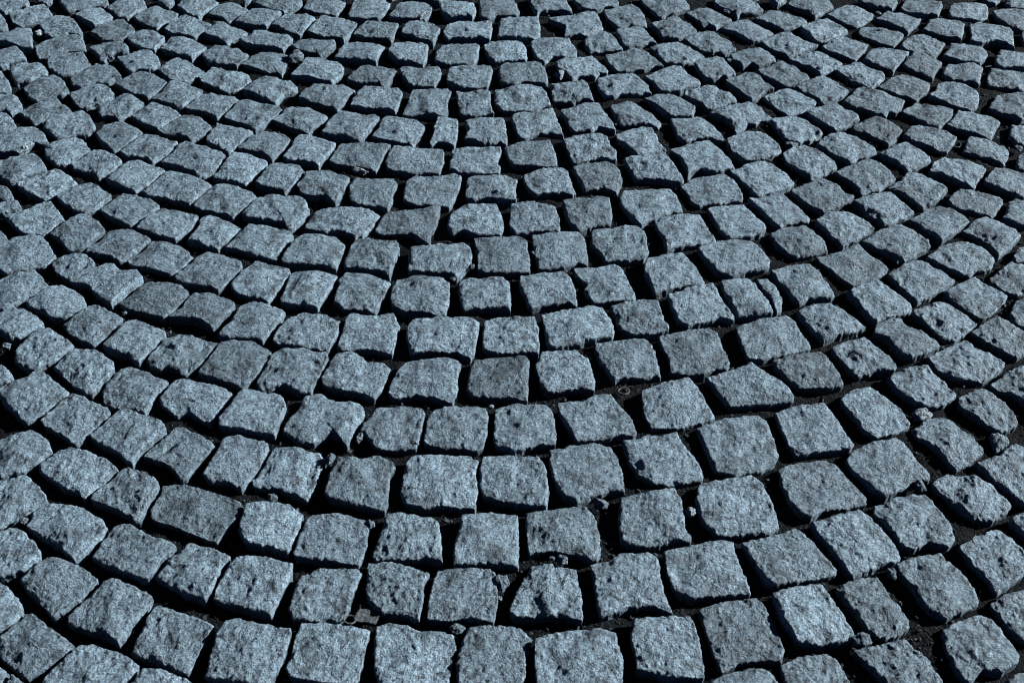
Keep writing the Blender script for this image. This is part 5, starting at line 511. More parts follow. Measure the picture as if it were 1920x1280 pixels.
[-1236,3244,5.8,-3,-4,[-62,-5,-52,8,-41,21,-32,36,-23,52,-6,55,16,40,30,34,44,27,56,18,53,-1,44,-14,35,-27,29,-40,22,-52,15,-63,7,-58,-11,-41,-25,-32,-40,-23,-51,-14]],
[-1537,3272,0.0,20,25,[-59,19,-37,33,-24,40,-11,47,12,55,25,35,42,20,53,-2,53,-12,34,-25,20,-41,3,-53,-8,-57,-20,-42,-31,-26,-41,-10,-50,5]],
[-1416,3116,-0.8,-7,27,[-54,10,-42,20,-29,30,-7,46,10,53,26,35,34,23,43,11,51,-11,39,-21,28,-32,6,-47,-9,-58,-15,-43,-23,-33,-31,-21,-45,-6]],
[-1348,3185,1.8,16,12,[-55,10,-47,21,-38,32,-30,44,-11,53,12,38,23,29,35,20,45,10,54,-1,44,-21,36,-34,27,-46,20,-60,9,-53,-9,-37,-28,-24,-45,-11]],
[-1448,3225,0.4,-7,4,[-49,18,-36,26,-24,36,-8,46,7,53,17,43,25,32,33,19,43,9,52,-2,43,-23,27,-45,16,-56,6,-66,-1,-45,-12,-35,-23,-24,-43,-14,-56,-3,-58,7]],
[-1324,3286,6.0,42,-3,[-59,10,-49,21,-38,31,-19,51,4,46,19,36,34,27,56,13,50,-1,44,-16,29,-33,13,-54,3,-68,-1,-57,-16,-42,-25,-28,-34,-14,-46,-2]],
[-1240,3143,2.9,0,30,[-53,-8,-45,8,-38,24,-27,46,-5,43,18,32,29,24,41,16,46,-4,39,-20,33,-35,24,-49,16,-62,14,-47,-5,-35,-19,-28,-34,-20]],
[-1227,3023,-0.8,-17,-36,[-55,0,-46,13,-37,26,-28,40,-19,53,3,51,22,38,43,27,55,11,47,-3,39,-17,31,-30,23,-42,15,-53,7,-65,-6,-51,-24,-40,-41,-20]],
[-1127,3320,-0.9,11,-26,[-62,-14,-52,2,-42,18,-33,32,-24,47,3,50,19,52,36,54,56,37,53,18,50,0,42,-13,33,-26,25,-39,14,-49,3,-60,-8,-70,-21,-50,-33,-42,-45,-34]],
[-1147,3205,-1.1,16,10,[-32,-13,-26,2,-20,17,-14,32,10,35,32,32,29,15,26,-2,16,-18,7,-35,-9,-41,-22,-34]],
[-1468,2116,-0.7,22,-30,[-35,11,-12,24,5,28,22,32,28,16,35,0,22,-16,9,-31,-14,-30,-28,-15]],
[-1178,3089,1.8,-14,9,[-21,-12,-15,5,-7,23,7,32,26,28,21,12,15,-4,10,-20,-8,-31,-20,-25]],
[-838,717,-1.5,-2,17,[-63,25,-46,32,-29,38,-14,45,1,51,16,51,31,51,38,38,45,26,53,11,62,-3,71,-28,49,-24,27,-41,7,-44,-18,-52,-38,-45,-47,-29,-55,-12,-59,7]],
[-731,754,4.1,-17,17,[-60,24,-44,35,-28,47,-11,52,5,57,27,40,38,25,49,10,57,-4,64,-19,49,-28,30,-45,11,-54,-12,-50,-32,-42,-39,-28,-46,-14,-53,5]],
[-957,690,-0.1,-30,-7,[-62,15,-47,25,-33,33,-18,34,-6,40,10,48,27,55,38,34,50,9,60,-16,59,-33,42,-25,30,-45,18,-39,-6,-41,-23,-59,-31,-45,-38,-30,-56,-10]],
[-460,806,-0.3,4,1,[-65,8,-54,17,-44,26,-33,35,-13,53,9,59,20,47,31,35,41,24,52,12,72,-6,51,-19,39,-28,27,-37,7,-54,-9,-71,-18,-50,-28,-38,-39,-27,-48,-15,-57,-3]],
[-495,652,2.5,-7,1,[-61,16,-40,28,-21,46,-9,52,4,59,20,46,28,34,36,21,44,7,52,-8,55,-20,35,-35,19,-49,-1,-54,-17,-45,-32,-25,-50,-5]],
[-645,805,-4.8,5,29,[-63,19,-49,29,-35,40,-20,49,-5,57,16,50,30,26,39,16,48,5,52,-14,56,-33,41,-41,27,-58,15,-41,-1,-50,-21,-41,-34,-26,-47,-11,-55,4]],
[-836,953,-2.2,-3,-21,[-53,32,-35,41,-18,48,0,58,20,67,34,48,38,33,42,18,46,2,47,-16,48,-34,49,-53,28,-58,7,-48,-14,-63,-25,-63,-30,-48,-36,-33,-43,-21,-50,-8,-52,12]],
[-407,711,1.6,11,-29,[-65,11,-54,20,-43,29,-29,38,-15,47,-1,50,13,53,29,37,36,23,44,9,57,-14,46,-25,35,-36,15,-53,-3,-61,-15,-39,-32,-21,-43,-10,-54,0]],
[-242,732,0.1,18,-10,[-57,-6,-47,7,-38,20,-29,33,-17,43,-5,53,20,45,42,31,58,21,50,8,42,-5,34,-18,24,-32,13,-47,6,-60,0,-72,-3,-55,-16,-46,-28,-37,-37,-27,-47,-16]],
[-140,793,0.1,-15,-20,[-57,-9,-49,5,-40,19,-32,34,-20,45,-9,56,16,54,26,43,36,31,46,20,56,8,46,-8,36,-25,28,-37,20,-50,11,-61,-2,-55,-20,-39,-43,-27]],
[-649,679,1.1,-25,-30,[-48,20,-36,30,-24,40,-7,50,10,60,23,46,29,33,36,20,41,2,43,-15,43,-30,31,-30,22,-46,13,-36,1,-46,-13,-53,-28,-45,-34,-30,-41,-15,-44,3]],
[-326,782,-1.4,-16,10,[-57,4,-42,19,-28,33,-12,43,7,53,17,43,28,33,42,21,57,12,47,-5,37,-23,29,-35,20,-46,11,-58,-3,-54,-16,-38,-28,-29,-40,-21,-49,-8]],
[-555,737,-0.3,4,18,[-51,15,-39,24,-25,33,-12,39,1,44,26,42,40,20,50,-5,54,-25,40,-25,23,-38,9,-46,-5,-30,-17,-38,-28,-46,-33,-25,-49,-17,-50,0]],
[-80,663,-3.3,11,42,[-49,-7,-42,11,-34,28,-22,44,1,37,16,36,31,35,50,19,43,3,37,-12,31,-27,26,-41,21,-56,12,-42,-3,-38,-18,-34,-40,-26]],
[-47,754,-4.6,1,-10,[-60,-11,-49,3,-38,16,-31,33,-24,50,-9,48,6,46,21,40,35,34,51,16,47,1,44,-15,35,-26,26,-37,13,-60,1,-46,-14,-39,-30,-33,-45,-22]],
[-824,836,3.3,3,3,[-42,37,-17,46,-4,51,9,55,28,41,34,23,40,4,44,-9,47,-23,51,-36,32,-32,8,-45,-16,-55,-31,-44,-35,-24,-38,-4,-40,16]],
[-230,846,-2.2,33,-6,[-48,29,-30,47,-10,49,2,40,15,30,37,14,57,-1,48,-14,40,-27,30,-43,20,-58,9,-53,-13,-38,-23,-26,-33,-14,-48,6]],
[53,717,-1.7,1,-9,[-48,-14,-42,4,-36,21,-28,35,-20,48,2,43,19,35,36,26,51,8,45,-9,38,-27,26,-35,14,-44,0,-40,-14,-35,-39,-35]],
[120,839,3.6,-23,13,[-12,3,-2,21,18,26,15,9,10,-9,6,-27,-16,-28,-15,-12]],
[-846,1162,2.8,-13,16,[-60,18,-51,40,-33,44,-14,48,2,49,18,50,32,52,46,53,53,38,56,22,58,5,61,-13,63,-30,42,-31,28,-38,14,-45,-6,-53,-24,-70,-35,-57,-41,-43,-47,-29,-58,-4]],
[-1077,1110,-1.2,29,20,[-44,48,-29,50,-14,53,1,55,14,48,28,42,42,35,46,18,49,0,50,-14,49,-28,49,-42,33,-44,16,-44,-1,-44,-18,-47,-33,-49,-45,-29,-46,-15,-45,1,-45,16,-44,32]],
[-968,1135,-1.2,-8,-16,[-50,40,-35,44,-20,47,-6,51,9,54,26,52,44,49,44,32,44,15,45,-2,44,-17,42,-31,40,-45,23,-46,4,-48,-9,-57,-22,-65,-29,-52,-37,-39,-41,-21,-46,-3,-47,11,-48,26]],
[-940,1268,-0.1,4,0,[-55,31,-43,39,-30,46,-17,49,-3,50,18,52,32,43,43,22,45,3,46,-17,39,-40,35,-57,31,-74,23,-63,2,-48,-15,-51,-33,-55,-36,-40,-40,-24,-44,-9,-47,7]],
[-1075,1348,-2.3,13,-24,[-59,25,-38,42,-25,47,-11,52,5,53,20,53,36,53,42,31,45,12,48,-8,50,-23,49,-38,49,-51,37,-52,24,-51,10,-49,-7,-47,-23,-44,-38,-44,-49,-23,-54,3]],
[-1042,1245,1.5,-1,35,[-54,17,-42,25,-31,34,-16,39,-2,43,24,49,37,40,40,21,42,2,45,-12,48,-27,50,-41,45,-47,24,-36,-4,-38,-30,-45,-42,-24,-51,-5]],
[-955,1489,0.5,21,22,[-58,31,-45,37,-31,44,-16,49,-1,54,26,53,31,39,37,24,43,9,50,-6,56,-31,58,-49,46,-45,24,-37,8,-50,-11,-50,-29,-53,-41,-31,-44,-6,-51,12]],
[-985,1608,0.4,26,22,[-46,34,-34,37,-20,40,-6,42,8,45,29,48,38,32,41,12,44,-7,46,-22,48,-36,50,-51,41,-41,25,-33,9,-40,4,-58,-7,-39,-30,-42,-40,-38,-42,-22,-43,-7,-45,7,-46,21]],
[-1694,1246,2.0,12,33,[-23,42,-12,48,3,42,19,35,37,22,41,13,37,0,34,-15,32,-35,27,-55,20,-57,13,-47,-3,-39,-19,-30,-37,-23,-55,-16,-52,-1,-43,12,-34,24]],
[-715,2991,1.9,27,3,[-63,14,-53,25,-44,36,-28,43,-11,49,3,53,16,56,29,60,42,40,48,25,53,10,55,-11,55,-31,49,-42,30,-40,17,-45,4,-49,-18,-48,-33,-54,-46,-39,-50,-24,-54,-9]],
[-609,3035,4.7,-32,-25,[-64,19,-47,29,-35,41,-19,52,-2,61,16,65,25,54,34,41,43,27,52,13,56,-3,61,-19,47,-35,29,-44,15,-52,2,-58,-11,-65,-25,-70,-31,-43,-40,-26,-50,-8,-58,6]],
[-722,3106,3.9,-2,0,[-67,27,-52,35,-36,44,-21,50,-6,56,18,65,31,44,43,19,49,3,54,-14,57,-27,59,-39,46,-42,29,-50,3,-51,-13,-42,-32,-58,-40,-68,-39,-53,-38,-38,-44,-18,-50,2,-58,14]],
[-940,3047,-4.2,4,0,[-55,31,-43,39,-30,46,-17,49,-3,50,18,52,32,43,43,22,45,3,46,-17,39,-40,35,-57,31,-74,23,-63,2,-48,-15,-51,-33,-55,-36,-40,-40,-24,-44,-9,-47,7]],
[-397,3042,2.3,3,-25,[-65,15,-52,22,-38,29,-25,37,-13,45,7,55,29,55,42,38,46,24,51,9,55,-15,45,-25,34,-34,25,-44,14,-55,-11,-63,-26,-70,-25,-51,-31,-37,-37,-23,-52,-2]],
[-827,3071,-2.7,26,14,[-61,30,-48,36,-35,41,-20,47,-5,52,8,56,22,60,33,39,38,19,43,-1,48,-19,54,-36,55,-50,45,-56,23,-51,2,-42,-26,-41,-39,-44,-43,-27,-47,-9,-54,14]],
[-1075,3127,-3.5,13,-24,[-59,25,-38,42,-25,47,-11,52,5,53,20,53,36,53,42,31,45,12,48,-8,50,-23,49,-38,49,-51,37,-52,24,-51,10,-49,-7,-47,-23,-44,-38,-44,-49,-23,-54,3]],
[-301,2996,1.9,-10,-17,[-63,3,-49,15,-34,27,-22,42,-10,56,10,58,26,45,43,25,50,11,57,-3,47,-14,38,-26,27,-38,17,-49,4,-59,-9,-69,-16,-54,-29,-31,-45,-12]],
[-502,3097,-1.7,-5,6,[-52,27,-39,39,-25,52,-11,58,2,64,19,48,29,34,38,19,51,-1,50,-27,31,-40,16,-52,2,-66,-10,-72,-10,-52,-29,-33,-38,-19,-48,-6,-50,11]],
[-414,3153,-0.7,16,-30,[-63,10,-54,23,-40,36,-26,49,-13,55,0,60,12,54,26,48,34,34,42,20,50,7,58,-6,58,-23,46,-32,33,-41,15,-46,0,-61,-8,-67,-12,-54,-22,-45,-32,-35,-47,-12]],
[-611,3155,2.8,-9,25,[-52,21,-41,31,-29,42,-4,55,10,54,25,53,40,31,46,16,53,2,56,-22,39,-34,14,-46,-4,-53,-24,-56,-34,-42,-43,-27,-53,-3]],
[-1042,3024,-1.6,-1,35,[-54,17,-42,25,-31,34,-16,39,-2,43,24,49,37,40,40,21,42,2,45,-12,48,-27,50,-41,45,-47,24,-36,-4,-38,-30,-45,-42,-24,-51,-5]],
[-316,3338,-2.1,12,-18,[-67,6,-55,19,-43,33,-34,49,-24,63,-11,65,8,50,19,41,30,32,42,21,55,11,68,-1,60,-15,53,-29,38,-50,21,-48,16,-60,11,-71,5,-57,-11,-53,-19,-38,-40,-27,-57,-15]],
[-200,2948,0.9,26,51,[-53,10,-44,22,-35,33,-19,44,5,41,18,33,30,24,50,13,53,-1,44,-14,35,-28,25,-41,16,-53,10,-46,-2,-40,-14,-33,-28,-25,-42,-18,-48,-4]],
[-201,3063,3.2,-43,-9,[-65,-6,-55,11,-45,27,-33,36,-20,46,-6,46,9,46,28,37,55,28,59,10,50,-5,41,-19,26,-40,19,-53,12,-66,2,-57,-15,-39,-33,-24,-56,-14]],
[-955,3268,1.4,21,22,[-58,31,-45,37,-31,44,-16,49,-1,54,26,53,31,39,37,24,43,9,50,-6,56,-31,58,-49,46,-45,24,-37,8,-50,-11,-50,-29,-53,-41,-31,-44,-6,-51,12]],
[-616,3282,-3.8,-14,-15,[-73,8,-58,18,-44,28,-29,35,-14,43,3,49,22,56,36,46,44,31,51,15,59,0,66,-15,52,-23,35,-23,25,-43,8,-39,-7,-62,-24,-77,-24,-63,-24,-48,-33,-33,-41,-18,-57,-5]],
[-725,3224,-1.5,17,-6,[-49,43,-34,45,-20,46,-4,47,13,51,27,34,35,20,43,7,48,-8,54,-22,57,-48,43,-47,26,-40,11,-41,-3,-42,-25,-53,-31,-45,-40,-23,-43,-5,-46,13,-48,28]],
[-502,3342,-0.3,31,-16,[-56,19,-45,29,-33,38,-21,45,-11,55,12,60,26,44,35,29,43,15,50,2,57,-10,51,-26,31,-40,16,-51,-2,-61,-15,-63,-24,-45,-32,-31,-41,-17,-49,2]],
[-508,3223,4.9,1,-9,[-53,31,-30,46,-10,50,7,48,24,46,35,24,50,1,53,-17,41,-35,22,-46,9,-46,0,-57,-17,-57,-25,-44,-32,-31,-38,-15,-43,1,-48,16]],
[-118,3244,2.3,-3,-4,[-62,-5,-52,8,-41,21,-32,36,-23,52,-6,55,16,40,30,34,44,27,56,18,53,-1,44,-14,35,-27,29,-40,22,-52,15,-63,7,-58,-11,-41,-25,-32,-40,-23,-51,-14]],
[-418,3272,2.2,20,25,[-59,19,-37,33,-24,40,-11,47,12,55,25,35,42,20,53,-2,53,-12,34,-25,20,-41,3,-53,-8,-57,-20,-42,-31,-26,-41,-10,-50,5]],
[-845,3181,3.1,10,-16,[-53,22,-40,31,-26,40,-14,46,-1,52,12,58,27,52,30,36,34,21,38,-6,44,-23,50,-40,39,-40,16,-48,2,-54,-11,-60,-19,-43,-29,-26,-39,-9,-52,5]],
[-298,3116,-0.7,-7,27,[-54,10,-42,20,-29,30,-7,46,10,53,26,35,34,23,43,11,51,-11,39,-21,28,-32,6,-47,-9,-58,-15,-43,-23,-33,-31,-21,-45,-6]],
[-230,3185,1.3,16,12,[-55,10,-47,21,-38,32,-30,44,-11,53,12,38,23,29,35,20,45,10,54,-1,44,-21,36,-34,27,-46,20,-60,9,-53,-9,-37,-28,-24,-45,-11]],
[-852,3290,1.3,-1,-3,[-49,39,-25,50,-8,64,7,54,14,41,22,27,32,12,41,-3,50,-18,58,-33,50,-55,41,-52,30,-44,11,-44,-8,-44,-28,-44,-38,-18,-41,-3,-45,12]],
[-329,3225,-2.3,-7,4,[-49,18,-36,26,-24,36,-8,46,7,53,17,43,25,32,33,19,43,9,52,-2,43,-23,27,-45,16,-56,6,-66,-1,-45,-12,-35,-23,-24,-43,-14,-56,-3,-58,7]],
[-206,3286,0.1,42,-3,[-59,10,-49,21,-38,31,-19,51,4,46,19,36,34,27,56,13,50,-1,44,-16,29,-33,13,-54,3,-68,-1,-57,-16,-42,-25,-28,-34,-14,-46,-2]],
[-122,3143,1.5,0,30,[-53,-8,-45,8,-38,24,-27,46,-5,43,18,32,29,24,41,16,46,-4,39,-20,33,-35,24,-49,16,-62,14,-47,-5,-35,-19,-28,-34,-20]],
[-108,3023,-2.6,-17,-36,[-55,0,-46,13,-37,26,-28,40,-19,53,3,51,22,38,43,27,55,11,47,-3,39,-17,31,-30,23,-42,15,-53,7,-65,-6,-51,-24,-40,-41,-20]],
[-765,3325,2.1,40,-4,[-61,34,-46,41,-31,48,-16,49,-1,49,19,35,28,24,36,11,43,-3,50,-17,46,-31,38,-47,18,-48,-7,-45,-23,-31,-29,-17,-36,-3,-44,9,-53,21]],
[-9,3320,2.0,11,-26,[-62,-14,-52,2,-42,18,-33,32,-24,47,3,50,19,52,36,54,56,37,53,18,50,0,42,-13,33,-26,25,-39,14,-49,3,-60,-8,-70,-21,-50,-33,-42,-45,-34]],
[-29,3205,2.7,16,10,[-32,-13,-26,2,-20,17,-14,32,10,35,32,32,29,15,26,-2,16,-18,7,-35,-9,-41,-22,-34]],
[-59,3089,-1.8,-14,9,[-21,-12,-15,5,-7,23,7,32,26,28,21,12,15,-4,10,-20,-8,-31,-20,-25]],
[280,717,0.4,-2,17,[-63,25,-46,32,-29,38,-14,45,1,51,16,51,31,51,38,38,45,26,53,11,62,-3,71,-28,49,-24,27,-41,7,-44,-18,-52,-38,-45,-47,-29,-55,-12,-59,7]],
[388,754,3.7,-17,17,[-60,24,-44,35,-28,47,-11,52,5,57,27,40,38,25,49,10,57,-4,64,-19,49,-28,30,-45,11,-54,-12,-50,-32,-42,-39,-28,-46,-14,-53,5]],
[161,690,2.1,-30,-7,[-62,15,-47,25,-33,33,-18,34,-6,40,10,48,27,55,38,34,50,9,60,-16,59,-33,42,-25,30,-45,18,-39,-6,-41,-23,-59,-31,-45,-38,-30,-56,-10]],
[1158,853,-1.9,12,-26,[-61,-37,-54,-21,-47,-4,-44,14,-41,32,-38,50,-24,57,-10,64,7,56,24,48,38,38,52,27,53,3,50,-11,46,-25,42,-39,38,-53,34,-68,30,-82,27,-68,23,-54,11,-46,-2,-39,-21,-45,-40,-52]],
[659,806,0.7,4,1,[-65,8,-54,17,-44,26,-33,35,-13,53,9,59,20,47,31,35,41,24,52,12,72,-6,51,-19,39,-28,27,-37,7,-54,-9,-71,-18,-50,-28,-38,-39,-27,-48,-15,-57,-3]],
[623,652,3.6,-7,1,[-61,16,-40,28,-21,46,-9,52,4,59,20,46,28,34,36,21,44,7,52,-8,55,-20,35,-35,19,-49,-1,-54,-17,-45,-32,-25,-50,-5]],
[474,805,-0.1,5,29,[-63,19,-49,29,-35,40,-20,49,-5,57,16,50,30,26,39,16,48,5,52,-14,56,-33,41,-41,27,-58,15,-41,-1,-50,-21,-41,-34,-26,-47,-11,-55,4]],
[756,870,1.0,-1,-15,[-54,16,-41,26,-28,36,-18,45,-6,54,19,59,37,42,44,29,52,17,61,-4,49,-13,37,-21,26,-32,15,-43,5,-51,-5,-61,-17,-61,-36,-45,-41,-31,-45,-16,-50,0]],
[711,711,6.5,11,-29,[-65,11,-54,20,-43,29,-29,38,-15,47,-1,50,13,53,29,37,36,23,44,9,57,-14,46,-25,35,-36,15,-53,-3,-61,-15,-39,-32,-21,-43,-10,-54,0]],
[876,732,0.0,18,-10,[-57,-6,-47,7,-38,20,-29,33,-17,43,-5,53,20,45,42,31,58,21,50,8,42,-5,34,-18,24,-32,13,-47,6,-60,0,-72,-3,-55,-16,-46,-28,-37,-37,-27,-47,-16]],
[978,793,-0.2,-15,-20,[-57,-9,-49,5,-40,19,-32,34,-20,45,-9,56,16,54,26,43,36,31,46,20,56,8,46,-8,36,-25,28,-37,20,-50,11,-61,-2,-55,-20,-39,-43,-27]],
[469,679,-2.4,-25,-30,[-48,20,-36,30,-24,40,-7,50,10,60,23,46,29,33,36,20,41,2,43,-15,43,-30,31,-30,22,-46,13,-36,1,-46,-13,-53,-28,-45,-34,-30,-41,-15,-44,3]],
[792,782,-1.6,-16,10,[-57,4,-42,19,-28,33,-12,43,7,53,17,43,28,33,42,21,57,12,47,-5,37,-23,29,-35,20,-46,11,-58,-3,-54,-16,-38,-28,-29,-40,-21,-49,-8]],
[563,737,3.8,4,18,[-51,15,-39,24,-25,33,-12,39,1,44,26,42,40,20,50,-5,54,-25,40,-25,23,-38,9,-46,-5,-30,-17,-38,-28,-46,-33,-25,-49,-17,-50,0]],
[1039,663,-0.3,11,42,[-49,-7,-42,11,-34,28,-22,44,1,37,16,36,31,35,50,19,43,3,37,-12,31,-27,26,-41,21,-56,12,-42,-3,-38,-18,-34,-40,-26]],
[1071,754,-2.9,1,-10,[-60,-11,-49,3,-38,16,-31,33,-24,50,-9,48,6,46,21,40,35,34,51,16,47,1,44,-15,35,-26,26,-37,13,-60,1,-46,-14,-39,-30,-33,-45,-22]],
[841,947,-2.2,-21,36,[-62,5,-48,17,-35,29,-19,42,-3,56,10,48,23,40,42,23,59,10,49,-6,39,-22,27,-35,17,-47,0,-58,-18,-42,-34,-25,-48,-10]],
[215,807,0.1,53,4,[-43,20,-29,31,-16,41,-3,51,12,59,24,45,30,26,36,7,40,-8,44,-23,48,-38,29,-41,8,-43,-13,-45,-30,-48,-35,-32,-39,-16,-42,2]],
[1057,883,2.0,-2,-21,[-59,-5,-47,9,-36,24,-35,44,-16,44,2,44,18,43,34,42,50,19,45,2,39,-15,33,-31,27,-47,20,-63,9,-49,-13,-44,-25,-34,-38,-25,-48,-15]],
[888,846,-1.8,33,-6,[-48,29,-30,47,-10,49,2,40,15,30,37,14,57,-1,48,-14,40,-27,30,-43,20,-58,9,-53,-13,-38,-23,-26,-33,-14,-48,6]],
[1137,970,1.9,-13,27,[-44,24,-29,36,-10,38,10,39,24,37,38,35,53,33,50,8,45,-6,40,-20,36,-34,13,-44,-1,-40,-15,-35,-35,-34,-54,-32,-50,-4,-47,10]],
[953,925,-1.1,26,9,[-60,5,-46,19,-32,32,-19,47,-4,42,10,43,21,34,32,24,43,13,55,2,46,-11,38,-23,28,-36,18,-50,6,-65,-2,-44,-16,-32,-31,-19,-45,-7]],
[1027,994,1.0,14,0,[-56,-4,-49,10,-42,23,-35,36,-22,50,-6,47,10,43,26,39,40,29,54,18,49,-2,42,-16,35,-31,29,-46,23,-62,15,-46,1,-44,-14,-41,-28,-35,-42,-28,-49,-16]],
[1239,929,1.4,11,-17,[-44,38,-30,44,-16,50,11,52,28,48,44,44,43,27,42,10,41,-6,34,-22,28,-39,21,-54,8,-59,-5,-64,-22,-47,-30,-34,-37,-19,-45,6,-44,22]],
[1171,717,1.6,1,-9,[-48,-14,-42,4,-36,21,-28,35,-20,48,2,43,19,35,36,26,51,8,45,-9,38,-27,26,-35,14,-44,0,-40,-14,-35,-39,-35]],
[927,1017,-1.0,7,18,[-45,-4,-51,20,-36,25,-21,29,-6,34,11,30,27,27,44,23,42,9,41,-6,30,-23,19,-44,12,-31,-3,-31,-20,-29,-32,-16]],
[1273,1017,-0.4,21,21,[-33,-4,-27,13,-21,29,0,31,20,32,26,15,32,-2,25,-18,18,-35,-9,-29,-28,-23]],
[-871,1023,1.3,15,-31,[-23,2,-18,18,-14,34,11,22,16,9,21,-5,12,-28,3,-28,-4,-20,-13,-10]],
[1217,1043,-3.2,-27,1,[-25,1,-7,22,8,21,23,19,19,1,15,-17,1,-25,-15,-19]],
[1239,839,0.5,-23,13,[-12,3,-2,21,18,26,15,9,10,-9,6,-27,-16,-28,-15,-12]],
[829,1100,1.3,21,-28,[-58,7,-46,16,-33,25,-23,36,-13,47,12,56,31,45,47,26,57,3,40,-14,29,-24,18,-35,-3,-53,-18,-72,-23,-52,-38,-34,-49,-12]],
[918,1169,2.6,26,51,[-53,10,-44,22,-35,33,-19,44,5,41,18,33,30,24,50,13,53,-1,44,-14,35,-28,25,-41,16,-53,10,-46,-2,-40,-14,-33,-28,-25,-42,-18,-48,-4]],
[917,1284,-0.1,-43,-9,[-65,-6,-55,11,-45,27,-33,36,-20,46,-6,46,9,46,28,37,55,28,59,10,50,-5,41,-19,26,-40,19,-53,12,-66,2,-57,-15,-39,-33,-24,-56,-14]],
[1000,1465,-0.4,-3,-4,[-62,-5,-52,8,-41,21,-32,36,-23,52,-6,55,16,40,30,34,44,27,56,18,53,-1,44,-14,35,-27,29,-40,22,-52,15,-63,7,-58,-11,-41,-25,-32,-40,-23,-51,-14]],
[995,1588,0.4,-10,-29,[-65,-4,-53,11,-41,26,-34,41,-27,56,-6,56,21,59,36,36,50,15,48,0,46,-14,38,-33,31,-51,21,-61,11,-70,3,-58,-20,-44,-32,-32,-43,-20]],
[889,1406,-1.8,16,12,[-55,10,-47,21,-38,32,-30,44,-11,53,12,38,23,29,35,20,45,10,54,-1,44,-21,36,-34,27,-46,20,-60,9,-53,-9,-37,-28,-24,-45,-11]],
[997,1364,-0.5,0,30,[-53,-8,-45,8,-38,24,-27,46,-5,43,18,32,29,24,41,16,46,-4,39,-20,33,-35,24,-49,16,-62,14,-47,-5,-35,-19,-28,-34,-20]],
[1010,1244,1.0,-17,-36,[-55,0,-46,13,-37,26,-28,40,-19,53,3,51,22,38,43,27,55,11,47,-3,39,-17,31,-30,23,-42,15,-53,7,-65,-6,-51,-24,-40,-41,-20]],
[1158,1883,0.7,12,-26,[-61,-37,-54,-21,-47,-4,-44,14,-41,32,-38,50,-24,57,-10,64,7,56,24,48,38,38,52,27,53,3,50,-11,46,-25,42,-39,38,-53,34,-68,30,-82,27,-68,23,-54,11,-46,-2,-39,-21,-45,-40,-52]],
[1110,1541,-2.6,11,-26,[-62,-14,-52,2,-42,18,-33,32,-24,47,3,50,19,52,36,54,56,37,53,18,50,0,42,-13,33,-26,25,-39,14,-49,3,-60,-8,-70,-21,-50,-33,-42,-45,-34]],
[1134,1660,-0.8,13,24,[-53,-10,-47,8,-41,25,-30,47,-7,42,11,39,29,36,51,19,58,3,50,-10,41,-24,30,-35,18,-46,-4,-42,-19,-38,-34,-34,-51,-26]],
[1039,1693,-5.3,11,42,[-49,-7,-42,11,-34,28,-22,44,1,37,16,36,31,35,50,19,43,3,37,-12,31,-27,26,-41,21,-56,12,-42,-3,-38,-18,-34,-40,-26]],
[1071,1784,2.0,1,-10,[-60,-11,-49,3,-38,16,-31,33,-24,50,-9,48,6,46,21,40,35,34,51,16,47,1,44,-15,35,-26,26,-37,13,-60,1,-46,-14,-39,-30,-33,-45,-22]],
[1057,1913,-1.3,-2,-21,[-59,-5,-47,9,-36,24,-35,44,-16,44,2,44,18,43,34,42,50,19,45,2,39,-15,33,-31,27,-47,20,-63,9,-49,-13,-44,-25,-34,-38,-25,-48,-15]],
[1137,2000,0.6,-13,27,[-44,24,-29,36,-10,38,10,39,24,37,38,35,53,33,50,8,45,-6,40,-20,36,-34,13,-44,-1,-40,-15,-35,-35,-34,-54,-32,-50,-4,-47,10]],
[1239,1959,-2.8,11,-17,[-44,38,-30,44,-16,50,11,52,28,48,44,44,43,27,42,10,41,-6,34,-22,28,-39,21,-54,8,-59,-5,-64,-22,-47,-30,-34,-37,-19,-45,6,-44,22]],
[1171,1746,-0.2,1,-9,[-48,-14,-42,4,-36,21,-28,35,-20,48,2,43,19,35,36,26,51,8,45,-9,38,-27,26,-35,14,-44,0,-40,-14,-35,-39,-35]],
[994,1131,1.1,-7,3,[-41,-20,-33,-8,-24,5,-18,21,-12,38,5,44,25,35,41,20,31,2,21,-16,11,-30,0,-45,-16,-41,-29,-33]],
[1089,1426,2.4,16,10,[-32,-13,-26,2,-20,17,-14,32,10,35,32,32,29,15,26,-2,16,-18,7,-35,-9,-41,-22,-34]],
[1273,2047,-3.4,21,21,[-33,-4,-27,13,-21,29,0,31,20,32,26,15,32,-2,25,-18,18,-35,-9,-29,-28,-23]],
[1059,1310,2.1,-14,9,[-21,-12,-15,5,-7,23,7,32,26,28,21,12,15,-4,10,-20,-8,-31,-20,-25]],
[1217,2073,-0.4,-27,1,[-25,1,-7,22,8,21,23,19,19,1,15,-17,1,-25,-15,-19]],
[1239,1869,-2.0,-23,13,[-12,3,-2,21,18,26,15,9,10,-9,6,-27,-16,-28,-15,-12]],
[403,2991,1.2,27,3,[-63,14,-53,25,-44,36,-28,43,-11,49,3,53,16,56,29,60,42,40,48,25,53,10,55,-11,55,-31,49,-42,30,-40,17,-45,4,-49,-18,-48,-33,-54,-46,-39,-50,-24,-54,-9]],
[509,3035,-0.8,-32,-25,[-64,19,-47,29,-35,41,-19,52,-2,61,16,65,25,54,34,41,43,27,52,13,56,-3,61,-19,47,-35,29,-44,15,-52,2,-58,-11,-65,-25,-70,-31,-43,-40,-26,-50,-8,-58,6]],
[619,2973,-0.8,-10,23,[-63,12,-47,25,-30,38,-7,48,12,57,35,43,41,30,47,17,54,4,61,-8,51,-19,42,-30,27,-39,13,-48,-11,-62,-21,-49,-31,-38,-42,-28,-49,-15,-56,-1]],
